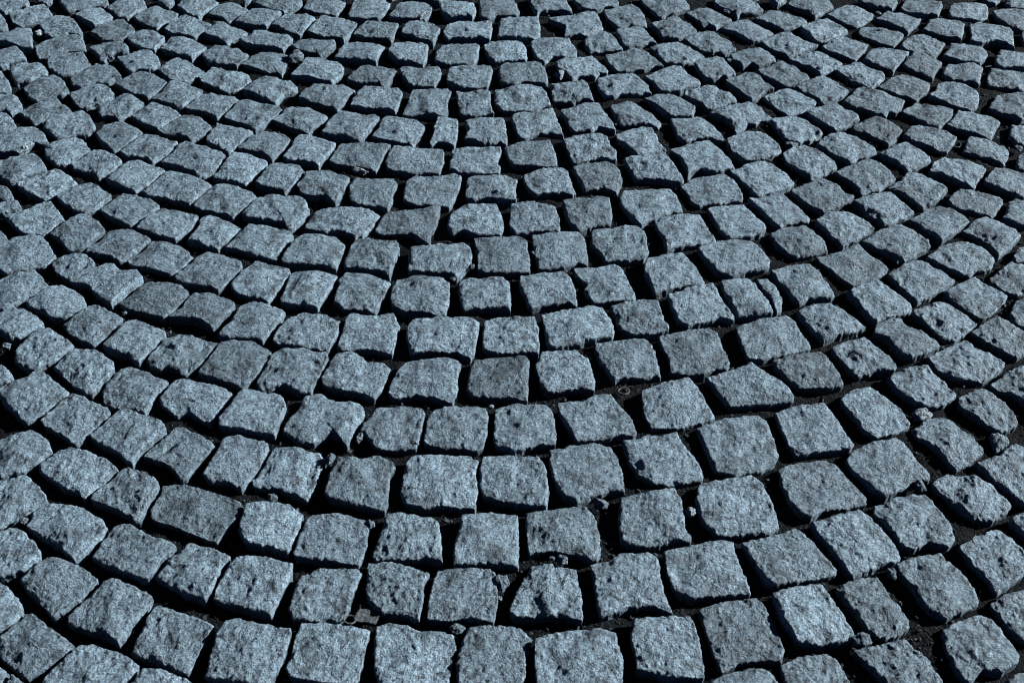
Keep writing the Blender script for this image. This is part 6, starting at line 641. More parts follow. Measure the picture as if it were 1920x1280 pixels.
[397,3106,-1.8,-2,0,[-67,27,-52,35,-36,44,-21,50,-6,56,18,65,31,44,43,19,49,3,54,-14,57,-27,59,-39,46,-42,29,-50,3,-51,-13,-42,-32,-58,-40,-68,-39,-53,-38,-38,-44,-18,-50,2,-58,14]],
[178,3047,0.5,4,0,[-55,31,-43,39,-30,46,-17,49,-3,50,18,52,32,43,43,22,45,3,46,-17,39,-40,35,-57,31,-74,23,-63,2,-48,-15,-51,-33,-55,-36,-40,-40,-24,-44,-9,-47,7]],
[722,3042,0.0,3,-25,[-65,15,-52,22,-38,29,-25,37,-13,45,7,55,29,55,42,38,46,24,51,9,55,-15,45,-25,34,-34,25,-44,14,-55,-11,-63,-26,-70,-25,-51,-31,-37,-37,-23,-52,-2]],
[292,3071,-0.5,26,14,[-61,30,-48,36,-35,41,-20,47,-5,52,8,56,22,60,33,39,38,19,43,-1,48,-19,54,-36,55,-50,45,-56,23,-51,2,-42,-26,-41,-39,-44,-43,-27,-47,-9,-54,14]],
[43,3127,-2.4,13,-24,[-59,25,-38,42,-25,47,-11,52,5,53,20,53,36,53,42,31,45,12,48,-8,50,-23,49,-38,49,-51,37,-52,24,-51,10,-49,-7,-47,-23,-44,-38,-44,-49,-23,-54,3]],
[818,2996,-1.3,-10,-17,[-63,3,-49,15,-34,27,-22,42,-10,56,10,58,26,45,43,25,50,11,57,-3,47,-14,38,-26,27,-38,17,-49,4,-59,-9,-69,-16,-54,-29,-31,-45,-12]],
[616,3097,1.0,-5,6,[-52,27,-39,39,-25,52,-11,58,2,64,19,48,29,34,38,19,51,-1,50,-27,31,-40,16,-52,2,-66,-10,-72,-10,-52,-29,-33,-38,-19,-48,-6,-50,11]],
[704,3153,3.1,16,-30,[-63,10,-54,23,-40,36,-26,49,-13,55,0,60,12,54,26,48,34,34,42,20,50,7,58,-6,58,-23,46,-32,33,-41,15,-46,0,-61,-8,-67,-12,-54,-22,-45,-32,-35,-47,-12]],
[507,3155,-0.1,-9,25,[-52,21,-41,31,-29,42,-4,55,10,54,25,53,40,31,46,16,53,2,56,-22,39,-34,14,-46,-4,-53,-24,-56,-34,-42,-43,-27,-53,-3]],
[77,3024,3.5,-1,35,[-54,17,-42,25,-31,34,-16,39,-2,43,24,49,37,40,40,21,42,2,45,-12,48,-27,50,-41,45,-47,24,-36,-4,-38,-30,-45,-42,-24,-51,-5]],
[803,3338,-0.1,12,-18,[-67,6,-55,19,-43,33,-34,49,-24,63,-11,65,8,50,19,41,30,32,42,21,55,11,68,-1,60,-15,53,-29,38,-50,21,-48,16,-60,11,-71,5,-57,-11,-53,-19,-38,-40,-27,-57,-15]],
[-850,2962,-2.8,-12,10,[-57,6,-41,25,-31,35,-21,46,1,50,19,37,30,27,41,17,53,8,46,-5,38,-17,32,-37,17,-53,2,-51,-9,-40,-20,-30,-32,-21,-44,-12]],
[917,3063,1.5,-43,-9,[-65,-6,-55,11,-45,27,-33,36,-20,46,-6,46,9,46,28,37,55,28,59,10,50,-5,41,-19,26,-40,19,-53,12,-66,2,-57,-15,-39,-33,-24,-56,-14]],
[164,3268,-2.5,21,22,[-58,31,-45,37,-31,44,-16,49,-1,54,26,53,31,39,37,24,43,9,50,-6,56,-31,58,-49,46,-45,24,-37,8,-50,-11,-50,-29,-53,-41,-31,-44,-6,-51,12]],
[502,3282,1.0,-14,-15,[-73,8,-58,18,-44,28,-29,35,-14,43,3,49,22,56,36,46,44,31,51,15,59,0,66,-15,52,-23,35,-23,25,-43,8,-39,-7,-62,-24,-77,-24,-63,-24,-48,-33,-33,-41,-18,-57,-5]],
[393,3224,2.6,17,-6,[-49,43,-34,45,-20,46,-4,47,13,51,27,34,35,20,43,7,48,-8,54,-22,57,-48,43,-47,26,-40,11,-41,-3,-42,-25,-53,-31,-45,-40,-23,-43,-5,-46,13,-48,28]],
[616,3342,-0.8,31,-16,[-56,19,-45,29,-33,38,-21,45,-11,55,12,60,26,44,35,29,43,15,50,2,57,-10,51,-26,31,-40,16,-51,-2,-61,-15,-63,-24,-45,-32,-31,-41,-17,-49,2]],
[610,3223,-0.3,1,-9,[-53,31,-30,46,-10,50,7,48,24,46,35,24,50,1,53,-17,41,-35,22,-46,9,-46,0,-57,-17,-57,-25,-44,-32,-31,-38,-15,-43,1,-48,16]],
[1000,3244,6.1,-3,-4,[-62,-5,-52,8,-41,21,-32,36,-23,52,-6,55,16,40,30,34,44,27,56,18,53,-1,44,-14,35,-27,29,-40,22,-52,15,-63,7,-58,-11,-41,-25,-32,-40,-23,-51,-14]],
[700,3272,0.5,20,25,[-59,19,-37,33,-24,40,-11,47,12,55,25,35,42,20,53,-2,53,-12,34,-25,20,-41,3,-53,-8,-57,-20,-42,-31,-26,-41,-10,-50,5]],
[274,3181,0.6,10,-16,[-53,22,-40,31,-26,40,-14,46,-1,52,12,58,27,52,30,36,34,21,38,-6,44,-23,50,-40,39,-40,16,-48,2,-54,-11,-60,-19,-43,-29,-26,-39,-9,-52,5]],
[820,3116,1.9,-7,27,[-54,10,-42,20,-29,30,-7,46,10,53,26,35,34,23,43,11,51,-11,39,-21,28,-32,6,-47,-9,-58,-15,-43,-23,-33,-31,-21,-45,-6]],
[889,3185,-0.3,16,12,[-55,10,-47,21,-38,32,-30,44,-11,53,12,38,23,29,35,20,45,10,54,-1,44,-21,36,-34,27,-46,20,-60,9,-53,-9,-37,-28,-24,-45,-11]],
[266,3290,-0.3,-1,-3,[-49,39,-25,50,-8,64,7,54,14,41,22,27,32,12,41,-3,50,-18,58,-33,50,-55,41,-52,30,-44,11,-44,-8,-44,-28,-44,-38,-18,-41,-3,-45,12]],
[789,3225,0.9,-7,4,[-49,18,-36,26,-24,36,-8,46,7,53,17,43,25,32,33,19,43,9,52,-2,43,-23,27,-45,16,-56,6,-66,-1,-45,-12,-35,-23,-24,-43,-14,-56,-3,-58,7]],
[912,3286,-6.0,42,-3,[-59,10,-49,21,-38,31,-19,51,4,46,19,36,34,27,56,13,50,-1,44,-16,29,-33,13,-54,3,-68,-1,-57,-16,-42,-25,-28,-34,-14,-46,-2]],
[997,3143,3.5,0,30,[-53,-8,-45,8,-38,24,-27,46,-5,43,18,32,29,24,41,16,46,-4,39,-20,33,-35,24,-49,16,-62,14,-47,-5,-35,-19,-28,-34,-20]],
[1010,3023,-2.7,-17,-36,[-55,0,-46,13,-37,26,-28,40,-19,53,3,51,22,38,43,27,55,11,47,-3,39,-17,31,-30,23,-42,15,-53,7,-65,-6,-51,-24,-40,-41,-20]],
[353,3325,-2.7,40,-4,[-61,34,-46,41,-31,48,-16,49,-1,49,19,35,28,24,36,11,43,-3,50,-17,46,-31,38,-47,18,-48,-7,-45,-23,-31,-29,-17,-36,-3,-44,9,-53,21]],
[1110,3320,1.3,11,-26,[-62,-14,-52,2,-42,18,-33,32,-24,47,3,50,19,52,36,54,56,37,53,18,50,0,42,-13,33,-26,25,-39,14,-49,3,-60,-8,-70,-21,-50,-33,-42,-45,-34]],
[1089,3205,0.0,16,10,[-32,-13,-26,2,-20,17,-14,32,10,35,32,32,29,15,26,-2,16,-18,7,-35,-9,-41,-22,-34]],
[-992,2927,-3.2,-19,-4,[-29,12,-6,16,14,18,26,2,14,-6,3,-13,-9,-18,-28,-7]],
[1059,3089,0.5,-14,9,[-21,-12,-15,5,-7,23,7,32,26,28,21,12,15,-4,10,-20,-8,-31,-20,-25]],
[1398,717,-2.9,-2,17,[-63,25,-46,32,-29,38,-14,45,1,51,16,51,31,51,38,38,45,26,53,11,62,-3,71,-28,49,-24,27,-41,7,-44,-18,-52,-38,-45,-47,-29,-55,-12,-59,7]],
[1506,754,-1.8,-17,17,[-60,24,-44,35,-28,47,-11,52,5,57,27,40,38,25,49,10,57,-4,64,-19,49,-28,30,-45,11,-54,-12,-50,-32,-42,-39,-28,-46,-14,-53,5]],
[1279,690,-3.8,-30,-7,[-62,15,-47,25,-33,33,-18,34,-6,40,10,48,27,55,38,34,50,9,60,-16,59,-33,42,-25,30,-45,18,-39,-6,-41,-23,-59,-31,-45,-38,-30,-56,-10]],
[1592,805,-2.1,5,29,[-63,19,-49,29,-35,40,-20,49,-5,57,16,50,30,26,39,16,48,5,52,-14,56,-33,41,-41,27,-58,15,-41,-1,-50,-21,-41,-34,-26,-47,-11,-55,4]],
[1401,953,0.9,-3,-21,[-53,32,-35,41,-18,48,0,58,20,67,34,48,38,33,42,18,46,2,47,-16,48,-34,49,-53,28,-58,7,-48,-14,-63,-25,-63,-30,-48,-36,-33,-43,-21,-50,-8,-52,12]],
[1512,884,0.3,2,-5,[-55,25,-41,35,-26,44,-13,52,1,59,21,54,29,42,38,30,43,14,49,-2,54,-18,42,-32,24,-41,7,-59,-13,-59,-33,-45,-36,-27,-40,-8,-48,9]],
[1588,679,0.7,-25,-30,[-48,20,-36,30,-24,40,-7,50,10,60,23,46,29,33,36,20,41,2,43,-15,43,-30,31,-30,22,-46,13,-36,1,-46,-13,-53,-28,-45,-34,-30,-41,-15,-44,3]],
[1682,737,2.3,4,18,[-51,15,-39,24,-25,33,-12,39,1,44,26,42,40,20,50,-5,54,-25,40,-25,23,-38,9,-46,-5,-30,-17,-38,-28,-46,-33,-25,-49,-17,-50,0]],
[1692,872,-0.2,-19,-22,[-64,7,-51,22,-38,37,-26,46,-14,55,4,56,13,46,22,35,33,20,44,6,53,-6,60,-16,51,-24,39,-32,21,-50,4,-57,-12,-49,-22,-33,-33,-16,-48,-5]],
[1412,836,-1.7,3,3,[-42,37,-17,46,-4,51,9,55,28,41,34,23,40,4,44,-9,47,-23,51,-36,32,-32,8,-45,-16,-55,-31,-44,-35,-24,-38,-4,-40,16]],
[1503,1009,-0.7,37,20,[-57,15,-59,29,-60,44,-41,47,-23,51,-9,50,5,49,19,48,33,47,40,33,47,20,53,6,57,-10,60,-26,44,-34,23,-47,3,-51,-16,-69,-23,-54,-31,-40,-37,-26,-44,-12,-51,1]],
[1603,943,4.1,42,-3,[-52,27,-37,35,-24,46,-10,49,5,50,22,31,30,18,39,5,47,-7,56,-20,43,-29,24,-41,13,-59,0,-44,-18,-52,-22,-35,-25,-18,-34,-5,-41,7]],
[1688,1009,0.0,-1,-22,[-52,-6,-60,20,-53,33,-46,46,-29,46,-12,46,5,46,22,46,32,34,41,22,50,10,53,-4,55,-18,57,-32,42,-42,22,-47,-3,-47,-8,-62,-13,-77,-14,-60,-15,-42,-32,-22]],
[1391,1162,0.8,-13,16,[-60,18,-51,40,-33,44,-14,48,2,49,18,50,32,52,46,53,53,38,56,22,58,5,61,-13,63,-30,42,-31,28,-38,14,-45,-6,-53,-24,-70,-35,-57,-41,-43,-47,-29,-58,-4]],
[1522,1212,-0.3,27,3,[-63,14,-53,25,-44,36,-28,43,-11,49,3,53,16,56,29,60,42,40,48,25,53,10,55,-11,55,-31,49,-42,30,-40,17,-45,4,-49,-18,-48,-33,-54,-46,-39,-50,-24,-54,-9]],
[1160,1110,0.6,29,20,[-44,48,-29,50,-14,53,1,55,14,48,28,42,42,35,46,18,49,0,50,-14,49,-28,49,-42,33,-44,16,-44,-1,-44,-18,-47,-33,-49,-45,-29,-46,-15,-45,1,-45,16,-44,32]],
[1554,1108,1.0,2,-22,[-53,43,-39,47,-24,50,-9,53,6,56,22,57,30,39,38,21,45,2,53,-16,50,-38,36,-45,22,-52,8,-55,-6,-57,-20,-60,-33,-43,-36,-28,-39,-13,-43,2,-46,16,-50,30]],
[1628,1256,-0.1,-32,-25,[-64,19,-47,29,-35,41,-19,52,-2,61,16,65,25,54,34,41,43,27,52,13,56,-3,61,-19,47,-35,29,-44,15,-52,2,-58,-11,-65,-25,-70,-31,-43,-40,-26,-50,-8,-58,6]],
[1268,1135,-0.4,-8,-16,[-50,40,-35,44,-20,47,-6,51,9,54,26,52,44,49,44,32,44,15,45,-2,44,-17,42,-31,40,-45,23,-46,4,-48,-9,-57,-22,-65,-29,-52,-37,-39,-41,-21,-46,-3,-47,11,-48,26]],
[1515,1327,-2.0,-2,0,[-67,27,-52,35,-36,44,-21,50,-6,56,18,65,31,44,43,19,49,3,54,-14,57,-27,59,-39,46,-42,29,-50,3,-51,-13,-42,-32,-58,-40,-68,-39,-53,-38,-38,-44,-18,-50,2,-58,14]],
[1296,1268,-2.2,4,0,[-55,31,-43,39,-30,46,-17,49,-3,50,18,52,32,43,43,22,45,3,46,-17,39,-40,35,-57,31,-74,23,-63,2,-48,-15,-51,-33,-55,-36,-40,-40,-24,-44,-9,-47,7]],
[1410,1292,1.0,26,14,[-61,30,-48,36,-35,41,-20,47,-5,52,8,56,22,60,33,39,38,19,43,-1,48,-19,54,-36,55,-50,45,-56,23,-51,2,-42,-26,-41,-39,-44,-43,-27,-47,-9,-54,14]],
[1161,1348,1.8,13,-24,[-59,25,-38,42,-25,47,-11,52,5,53,20,53,36,53,42,31,45,12,48,-8,50,-23,49,-38,49,-51,37,-52,24,-51,10,-49,-7,-47,-23,-44,-38,-44,-49,-23,-54,3]],
[1644,1144,2.3,-24,23,[-57,33,-33,37,-21,44,-9,50,14,54,23,32,31,18,39,4,46,-11,53,-27,49,-41,27,-41,5,-47,-8,-56,-22,-38,-28,-24,-34,-9,-42,3,-49,15]],
[1626,1376,0.1,-9,25,[-52,21,-41,31,-29,42,-4,55,10,54,25,53,40,31,46,16,53,2,56,-22,39,-34,14,-46,-4,-53,-24,-56,-34,-42,-43,-27,-53,-3]],
[1195,1245,-2.1,-1,35,[-54,17,-42,25,-31,34,-16,39,-2,43,24,49,37,40,40,21,42,2,45,-12,48,-27,50,-41,45,-47,24,-36,-4,-38,-30,-45,-42,-24,-51,-5]],
[1282,1489,1.5,21,22,[-58,31,-45,37,-31,44,-16,49,-1,54,26,53,31,39,37,24,43,9,50,-6,56,-31,58,-49,46,-45,24,-37,8,-50,-11,-50,-29,-53,-41,-31,-44,-6,-51,12]],
[1621,1503,1.5,-14,-15,[-73,8,-58,18,-44,28,-29,35,-14,43,3,49,22,56,36,46,44,31,51,15,59,0,66,-15,52,-23,35,-23,25,-43,8,-39,-7,-62,-24,-77,-24,-63,-24,-48,-33,-33,-41,-18,-57,-5]],
[1367,1636,-3.8,15,-16,[-56,34,-40,41,-24,48,-9,51,6,54,31,51,39,37,47,23,52,8,58,-7,61,-25,63,-41,48,-38,33,-43,10,-42,-6,-42,-21,-58,-41,-49,-47,-35,-53,-20,-55,-2,-56,16]],
[1485,1656,2.0,-13,3,[-65,10,-51,23,-36,36,-14,53,9,62,23,58,33,37,42,23,51,9,56,-5,60,-19,55,-25,32,-37,20,-43,8,-50,-16,-55,-31,-49,-39,-35,-45,-22,-55,-6]],
[1511,1445,1.4,17,-6,[-49,43,-34,45,-20,46,-4,47,13,51,27,34,35,20,43,7,48,-8,54,-22,57,-48,43,-47,26,-40,11,-41,-3,-42,-25,-53,-31,-45,-40,-23,-43,-5,-46,13,-48,28]],
[1392,1402,4.1,10,-16,[-53,22,-40,31,-26,40,-14,46,-1,52,12,58,27,52,30,36,34,21,38,-6,44,-23,50,-40,39,-40,16,-48,2,-54,-11,-60,-19,-43,-29,-26,-39,-9,-52,5]],
[1398,1747,-2.9,-2,17,[-63,25,-46,32,-29,38,-14,45,1,51,16,51,31,51,38,38,45,26,53,11,62,-3,71,-28,49,-24,27,-41,7,-44,-18,-52,-38,-45,-47,-29,-55,-12,-59,7]],
[1384,1511,-3.2,-1,-3,[-49,39,-25,50,-8,64,7,54,14,41,22,27,32,12,41,-3,50,-18,58,-33,50,-55,41,-52,30,-44,11,-44,-8,-44,-28,-44,-38,-18,-41,-3,-45,12]],
[1560,1584,1.9,-10,-7,[-56,22,-41,29,-28,36,-5,48,17,53,24,39,32,24,47,5,56,-19,57,-27,40,-33,24,-42,0,-54,-12,-51,-25,-28,-45,-13,-56,3]],
[1506,1784,-4.5,-17,17,[-60,24,-44,35,-28,47,-11,52,5,57,27,40,38,25,49,10,57,-4,64,-19,49,-28,30,-45,11,-54,-12,-50,-32,-42,-39,-28,-46,-14,-53,5]],
[1279,1720,-1.9,-30,-7,[-62,15,-47,25,-33,33,-18,34,-6,40,10,48,27,55,38,34,50,9,60,-16,59,-33,42,-25,30,-45,18,-39,-6,-41,-23,-59,-31,-45,-38,-30,-56,-10]],
[1472,1546,-2.8,40,-4,[-61,34,-46,41,-31,48,-16,49,-1,49,19,35,28,24,36,11,43,-3,50,-17,46,-31,38,-47,18,-48,-7,-45,-23,-31,-29,-17,-36,-3,-44,9,-53,21]],
[1251,1608,-2.6,26,22,[-46,34,-34,37,-20,40,-6,42,8,45,29,48,38,32,41,12,44,-7,46,-22,48,-36,50,-51,41,-41,25,-33,9,-40,4,-58,-7,-39,-30,-42,-40,-38,-42,-22,-43,-7,-45,7,-46,21]],
[1657,1633,-4.8,4,-10,[-53,19,-38,30,-24,41,-3,57,13,59,28,40,32,25,36,11,48,-6,51,-21,35,-25,21,-41,8,-61,-7,-72,-15,-49,-23,-36,-31,-22,-39,-8,-46,6]],
[1592,1834,-0.6,5,29,[-63,19,-49,29,-35,40,-20,49,-5,57,16,50,30,26,39,16,48,5,52,-14,56,-33,41,-41,27,-58,15,-41,-1,-50,-21,-41,-34,-26,-47,-11,-55,4]],
[1401,1983,2.4,-3,-21,[-53,32,-35,41,-18,48,0,58,20,67,34,48,38,33,42,18,46,2,47,-16,48,-34,49,-53,28,-58,7,-48,-14,-63,-25,-63,-30,-48,-36,-33,-43,-21,-50,-8,-52,12]],
[1512,1913,1.1,2,-5,[-55,25,-41,35,-26,44,-13,52,1,59,21,54,29,42,38,30,43,14,49,-2,54,-18,42,-32,24,-41,7,-59,-13,-59,-33,-45,-36,-27,-40,-8,-48,9]],
[1588,1709,1.1,-25,-30,[-48,20,-36,30,-24,40,-7,50,10,60,23,46,29,33,36,20,41,2,43,-15,43,-30,31,-30,22,-46,13,-36,1,-46,-13,-53,-28,-45,-34,-30,-41,-15,-44,3]],
[1682,1767,-0.9,4,18,[-51,15,-39,24,-25,33,-12,39,1,44,26,42,40,20,50,-5,54,-25,40,-25,23,-38,9,-46,-5,-30,-17,-38,-28,-46,-33,-25,-49,-17,-50,0]],
[1692,1902,3.6,-19,-22,[-64,7,-51,22,-38,37,-26,46,-14,55,4,56,13,46,22,35,33,20,44,6,53,-6,60,-16,51,-24,39,-32,21,-50,4,-57,-12,-49,-22,-33,-33,-16,-48,-5]],
[1412,1865,1.3,3,3,[-42,37,-17,46,-4,51,9,55,28,41,34,23,40,4,44,-9,47,-23,51,-36,32,-32,8,-45,-16,-55,-31,-44,-35,-24,-38,-4,-40,16]],
[1503,2039,2.6,37,20,[-57,15,-59,29,-60,44,-41,47,-23,51,-9,50,5,49,19,48,33,47,40,33,47,20,53,6,57,-10,60,-26,44,-34,23,-47,3,-51,-16,-69,-23,-54,-31,-40,-37,-26,-44,-12,-51,1]],
[1603,1973,-3.9,42,-3,[-52,27,-37,35,-24,46,-10,49,5,50,22,31,30,18,39,5,47,-7,56,-20,43,-29,24,-41,13,-59,0,-44,-18,-52,-22,-35,-25,-18,-34,-5,-41,7]],
[1688,2039,0.8,-1,-22,[-52,-6,-60,20,-53,33,-46,46,-29,46,-12,46,5,46,22,46,32,34,41,22,50,10,53,-4,55,-18,57,-32,42,-42,22,-47,-3,-47,-8,-62,-13,-77,-14,-60,-15,-42,-32,-22]],
[1515,2169,-2.9,-2,0,[-67,27,-52,35,-36,44,-21,50,-6,56,18,65,31,44,43,19,49,3,54,-14,57,-27,59,-39,46,-42,29,-50,3,-51,-13,-42,-32,-58,-40,-68,-39,-53,-38,-38,-44,-18,-50,2,-58,14]],
[1410,2135,0.8,26,14,[-61,30,-48,36,-35,41,-20,47,-5,52,8,56,22,60,33,39,38,19,43,-1,48,-19,54,-36,55,-50,45,-56,23,-51,2,-42,-26,-41,-39,-44,-43,-27,-47,-9,-54,14]],
[1161,2190,0.5,13,-24,[-59,25,-38,42,-25,47,-11,52,5,53,20,53,36,53,42,31,45,12,48,-8,50,-23,49,-38,49,-51,37,-52,24,-51,10,-49,-7,-47,-23,-44,-38,-44,-49,-23,-54,3]],
[1281,2211,-2.8,29,6,[-57,36,-43,41,-29,45,-10,49,10,52,28,54,38,40,41,25,43,11,53,-15,54,-29,53,-42,42,-46,26,-41,13,-39,0,-44,-12,-47,-35,-56,-39,-38,-43,-18,-47,-4,-51,11]],
[1626,2218,0.4,-9,25,[-52,21,-41,31,-29,42,-4,55,10,54,25,53,40,31,46,16,53,2,56,-22,39,-34,14,-46,-4,-53,-24,-56,-34,-42,-43,-27,-53,-3]],
[1282,2332,2.9,21,22,[-58,31,-45,37,-31,44,-16,49,-1,54,26,53,31,39,37,24,43,9,50,-6,56,-31,58,-49,46,-45,24,-37,8,-50,-11,-50,-29,-53,-41,-31,-44,-6,-51,12]],
[1621,2346,1.2,-14,-15,[-73,8,-58,18,-44,28,-29,35,-14,43,3,49,22,56,36,46,44,31,51,15,59,0,66,-15,52,-23,35,-23,25,-43,8,-39,-7,-62,-24,-77,-24,-63,-24,-48,-33,-33,-41,-18,-57,-5]],
[1367,2478,1.5,15,-16,[-56,34,-40,41,-24,48,-9,51,6,54,31,51,39,37,47,23,52,8,58,-7,61,-25,63,-41,48,-38,33,-43,10,-42,-6,-42,-21,-58,-41,-49,-47,-35,-53,-20,-55,-2,-56,16]],
[1485,2498,-2.2,-13,3,[-65,10,-51,23,-36,36,-14,53,9,62,23,58,33,37,42,23,51,9,56,-5,60,-19,55,-25,32,-37,20,-43,8,-50,-16,-55,-31,-49,-39,-35,-45,-22,-55,-6]],
[1511,2288,-1.7,17,-6,[-49,43,-34,45,-20,46,-4,47,13,51,27,34,35,20,43,7,48,-8,54,-22,57,-48,43,-47,26,-40,11,-41,-3,-42,-25,-53,-31,-45,-40,-23,-43,-5,-46,13,-48,28]],
[1392,2245,-2.8,10,-16,[-53,22,-40,31,-26,40,-14,46,-1,52,12,58,27,52,30,36,34,21,38,-6,44,-23,50,-40,39,-40,16,-48,2,-54,-11,-60,-19,-43,-29,-26,-39,-9,-52,5]],
[1398,2589,0.3,-2,17,[-63,25,-46,32,-29,38,-14,45,1,51,16,51,31,51,38,38,45,26,53,11,62,-3,71,-28,49,-24,27,-41,7,-44,-18,-52,-38,-45,-47,-29,-55,-12,-59,7]],
[1384,2353,3.0,-1,-3,[-49,39,-25,50,-8,64,7,54,14,41,22,27,32,12,41,-3,50,-18,58,-33,50,-55,41,-52,30,-44,11,-44,-8,-44,-28,-44,-38,-18,-41,-3,-45,12]],
[1560,2426,1.1,-10,-7,[-56,22,-41,29,-28,36,-5,48,17,53,24,39,32,24,47,5,56,-19,57,-27,40,-33,24,-42,0,-54,-12,-51,-25,-28,-45,-13,-56,3]],
[1506,2627,-0.0,-17,17,[-60,24,-44,35,-28,47,-11,52,5,57,27,40,38,25,49,10,57,-4,64,-19,49,-28,30,-45,11,-54,-12,-50,-32,-42,-39,-28,-46,-14,-53,5]],
[1279,2563,-2.8,-30,-7,[-62,15,-47,25,-33,33,-18,34,-6,40,10,48,27,55,38,34,50,9,60,-16,59,-33,42,-25,30,-45,18,-39,-6,-41,-23,-59,-31,-45,-38,-30,-56,-10]],
[1472,2388,1.1,40,-4,[-61,34,-46,41,-31,48,-16,49,-1,49,19,35,28,24,36,11,43,-3,50,-17,46,-31,38,-47,18,-48,-7,-45,-23,-31,-29,-17,-36,-3,-44,9,-53,21]],
[1251,2451,-0.6,26,22,[-46,34,-34,37,-20,40,-6,42,8,45,29,48,38,32,41,12,44,-7,46,-22,48,-36,50,-51,41,-41,25,-33,9,-40,4,-58,-7,-39,-30,-42,-40,-38,-42,-22,-43,-7,-45,7,-46,21]],
[1657,2476,-4.7,4,-10,[-53,19,-38,30,-24,41,-3,57,13,59,28,40,32,25,36,11,48,-6,51,-21,35,-25,21,-41,8,-61,-7,-72,-15,-49,-23,-36,-31,-22,-39,-8,-46,6]],
[1592,2677,-4.3,5,29,[-63,19,-49,29,-35,40,-20,49,-5,57,16,50,30,26,39,16,48,5,52,-14,56,-33,41,-41,27,-58,15,-41,-1,-50,-21,-41,-34,-26,-47,-11,-55,4]],
[1401,2825,-0.8,-3,-21,[-53,32,-35,41,-18,48,0,58,20,67,34,48,38,33,42,18,46,2,47,-16,48,-34,49,-53,28,-58,7,-48,-14,-63,-25,-63,-30,-48,-36,-33,-43,-21,-50,-8,-52,12]],
[1512,2756,-2.2,2,-5,[-55,25,-41,35,-26,44,-13,52,1,59,21,54,29,42,38,30,43,14,49,-2,54,-18,42,-32,24,-41,7,-59,-13,-59,-33,-45,-36,-27,-40,-8,-48,9]],
[1588,2551,4.1,-25,-30,[-48,20,-36,30,-24,40,-7,50,10,60,23,46,29,33,36,20,41,2,43,-15,43,-30,31,-30,22,-46,13,-36,1,-46,-13,-53,-28,-45,-34,-30,-41,-15,-44,3]],
[1682,2610,0.1,4,18,[-51,15,-39,24,-25,33,-12,39,1,44,26,42,40,20,50,-5,54,-25,40,-25,23,-38,9,-46,-5,-30,-17,-38,-28,-46,-33,-25,-49,-17,-50,0]],
[1692,2745,-2.6,-19,-22,[-64,7,-51,22,-38,37,-26,46,-14,55,4,56,13,46,22,35,33,20,44,6,53,-6,60,-16,51,-24,39,-32,21,-50,4,-57,-12,-49,-22,-33,-33,-16,-48,-5]],
[1412,2708,-1.2,3,3,[-42,37,-17,46,-4,51,9,55,28,41,34,23,40,4,44,-9,47,-23,51,-36,32,-32,8,-45,-16,-55,-31,-44,-35,-24,-38,-4,-40,16]],
[1503,2881,4.0,37,20,[-57,15,-59,29,-60,44,-41,47,-23,51,-9,50,5,49,19,48,33,47,40,33,47,20,53,6,57,-10,60,-26,44,-34,23,-47,3,-51,-16,-69,-23,-54,-31,-40,-37,-26,-44,-12,-51,1]],
[1603,2816,-2.4,42,-3,[-52,27,-37,35,-24,46,-10,49,5,50,22,31,30,18,39,5,47,-7,56,-20,43,-29,24,-41,13,-59,0,-44,-18,-52,-22,-35,-25,-18,-34,-5,-41,7]],
[1688,2882,1.9,-1,-22,[-52,-6,-60,20,-53,33,-46,46,-29,46,-12,46,5,46,22,46,32,34,41,22,50,10,53,-4,55,-18,57,-32,42,-42,22,-47,-3,-47,-8,-62,-13,-77,-14,-60,-15,-42,-32,-22]],
[1326,1907,1.1,-4,0,[-41,44,-22,46,-4,48,14,48,32,49,39,40,43,14,44,0,44,-14,45,-28,43,-48,22,-49,-3,-49,-16,-45,-30,-41,-43,-36,-45,-12,-47,5,-48,22]],
[1391,2941,3.7,-13,16,[-60,18,-51,40,-33,44,-14,48,2,49,18,50,32,52,46,53,53,38,56,22,58,5,61,-13,63,-30,42,-31,28,-38,14,-45,-6,-53,-24,-70,-35,-57,-41,-43,-47,-29,-58,-4]],
[1522,2991,1.3,27,3,[-63,14,-53,25,-44,36,-28,43,-11,49,3,53,16,56,29,60,42,40,48,25,53,10,55,-11,55,-31,49,-42,30,-40,17,-45,4,-49,-18,-48,-33,-54,-46,-39,-50,-24,-54,-9]],
[1628,3035,-1.0,-32,-25,[-64,19,-47,29,-35,41,-19,52,-2,61,16,65,25,54,34,41,43,27,52,13,56,-3,61,-19,47,-35,29,-44,15,-52,2,-58,-11,-65,-25,-70,-31,-43,-40,-26,-50,-8,-58,6]],
[1515,3106,1.3,-2,0,[-67,27,-52,35,-36,44,-21,50,-6,56,18,65,31,44,43,19,49,3,54,-14,57,-27,59,-39,46,-42,29,-50,3,-51,-13,-42,-32,-58,-40,-68,-39,-53,-38,-38,-44,-18,-50,2,-58,14]],
[1296,3047,0.2,4,0,[-55,31,-43,39,-30,46,-17,49,-3,50,18,52,32,43,43,22,45,3,46,-17,39,-40,35,-57,31,-74,23,-63,2,-48,-15,-51,-33,-55,-36,-40,-40,-24,-44,-9,-47,7]],
[1410,3071,2.4,26,14,[-61,30,-48,36,-35,41,-20,47,-5,52,8,56,22,60,33,39,38,19,43,-1,48,-19,54,-36,55,-50,45,-56,23,-51,2,-42,-26,-41,-39,-44,-43,-27,-47,-9,-54,14]],
[1161,3127,-0.1,13,-24,[-59,25,-38,42,-25,47,-11,52,5,53,20,53,36,53,42,31,45,12,48,-8,50,-23,49,-38,49,-51,37,-52,24,-51,10,-49,-7,-47,-23,-44,-38,-44,-49,-23,-54,3]],
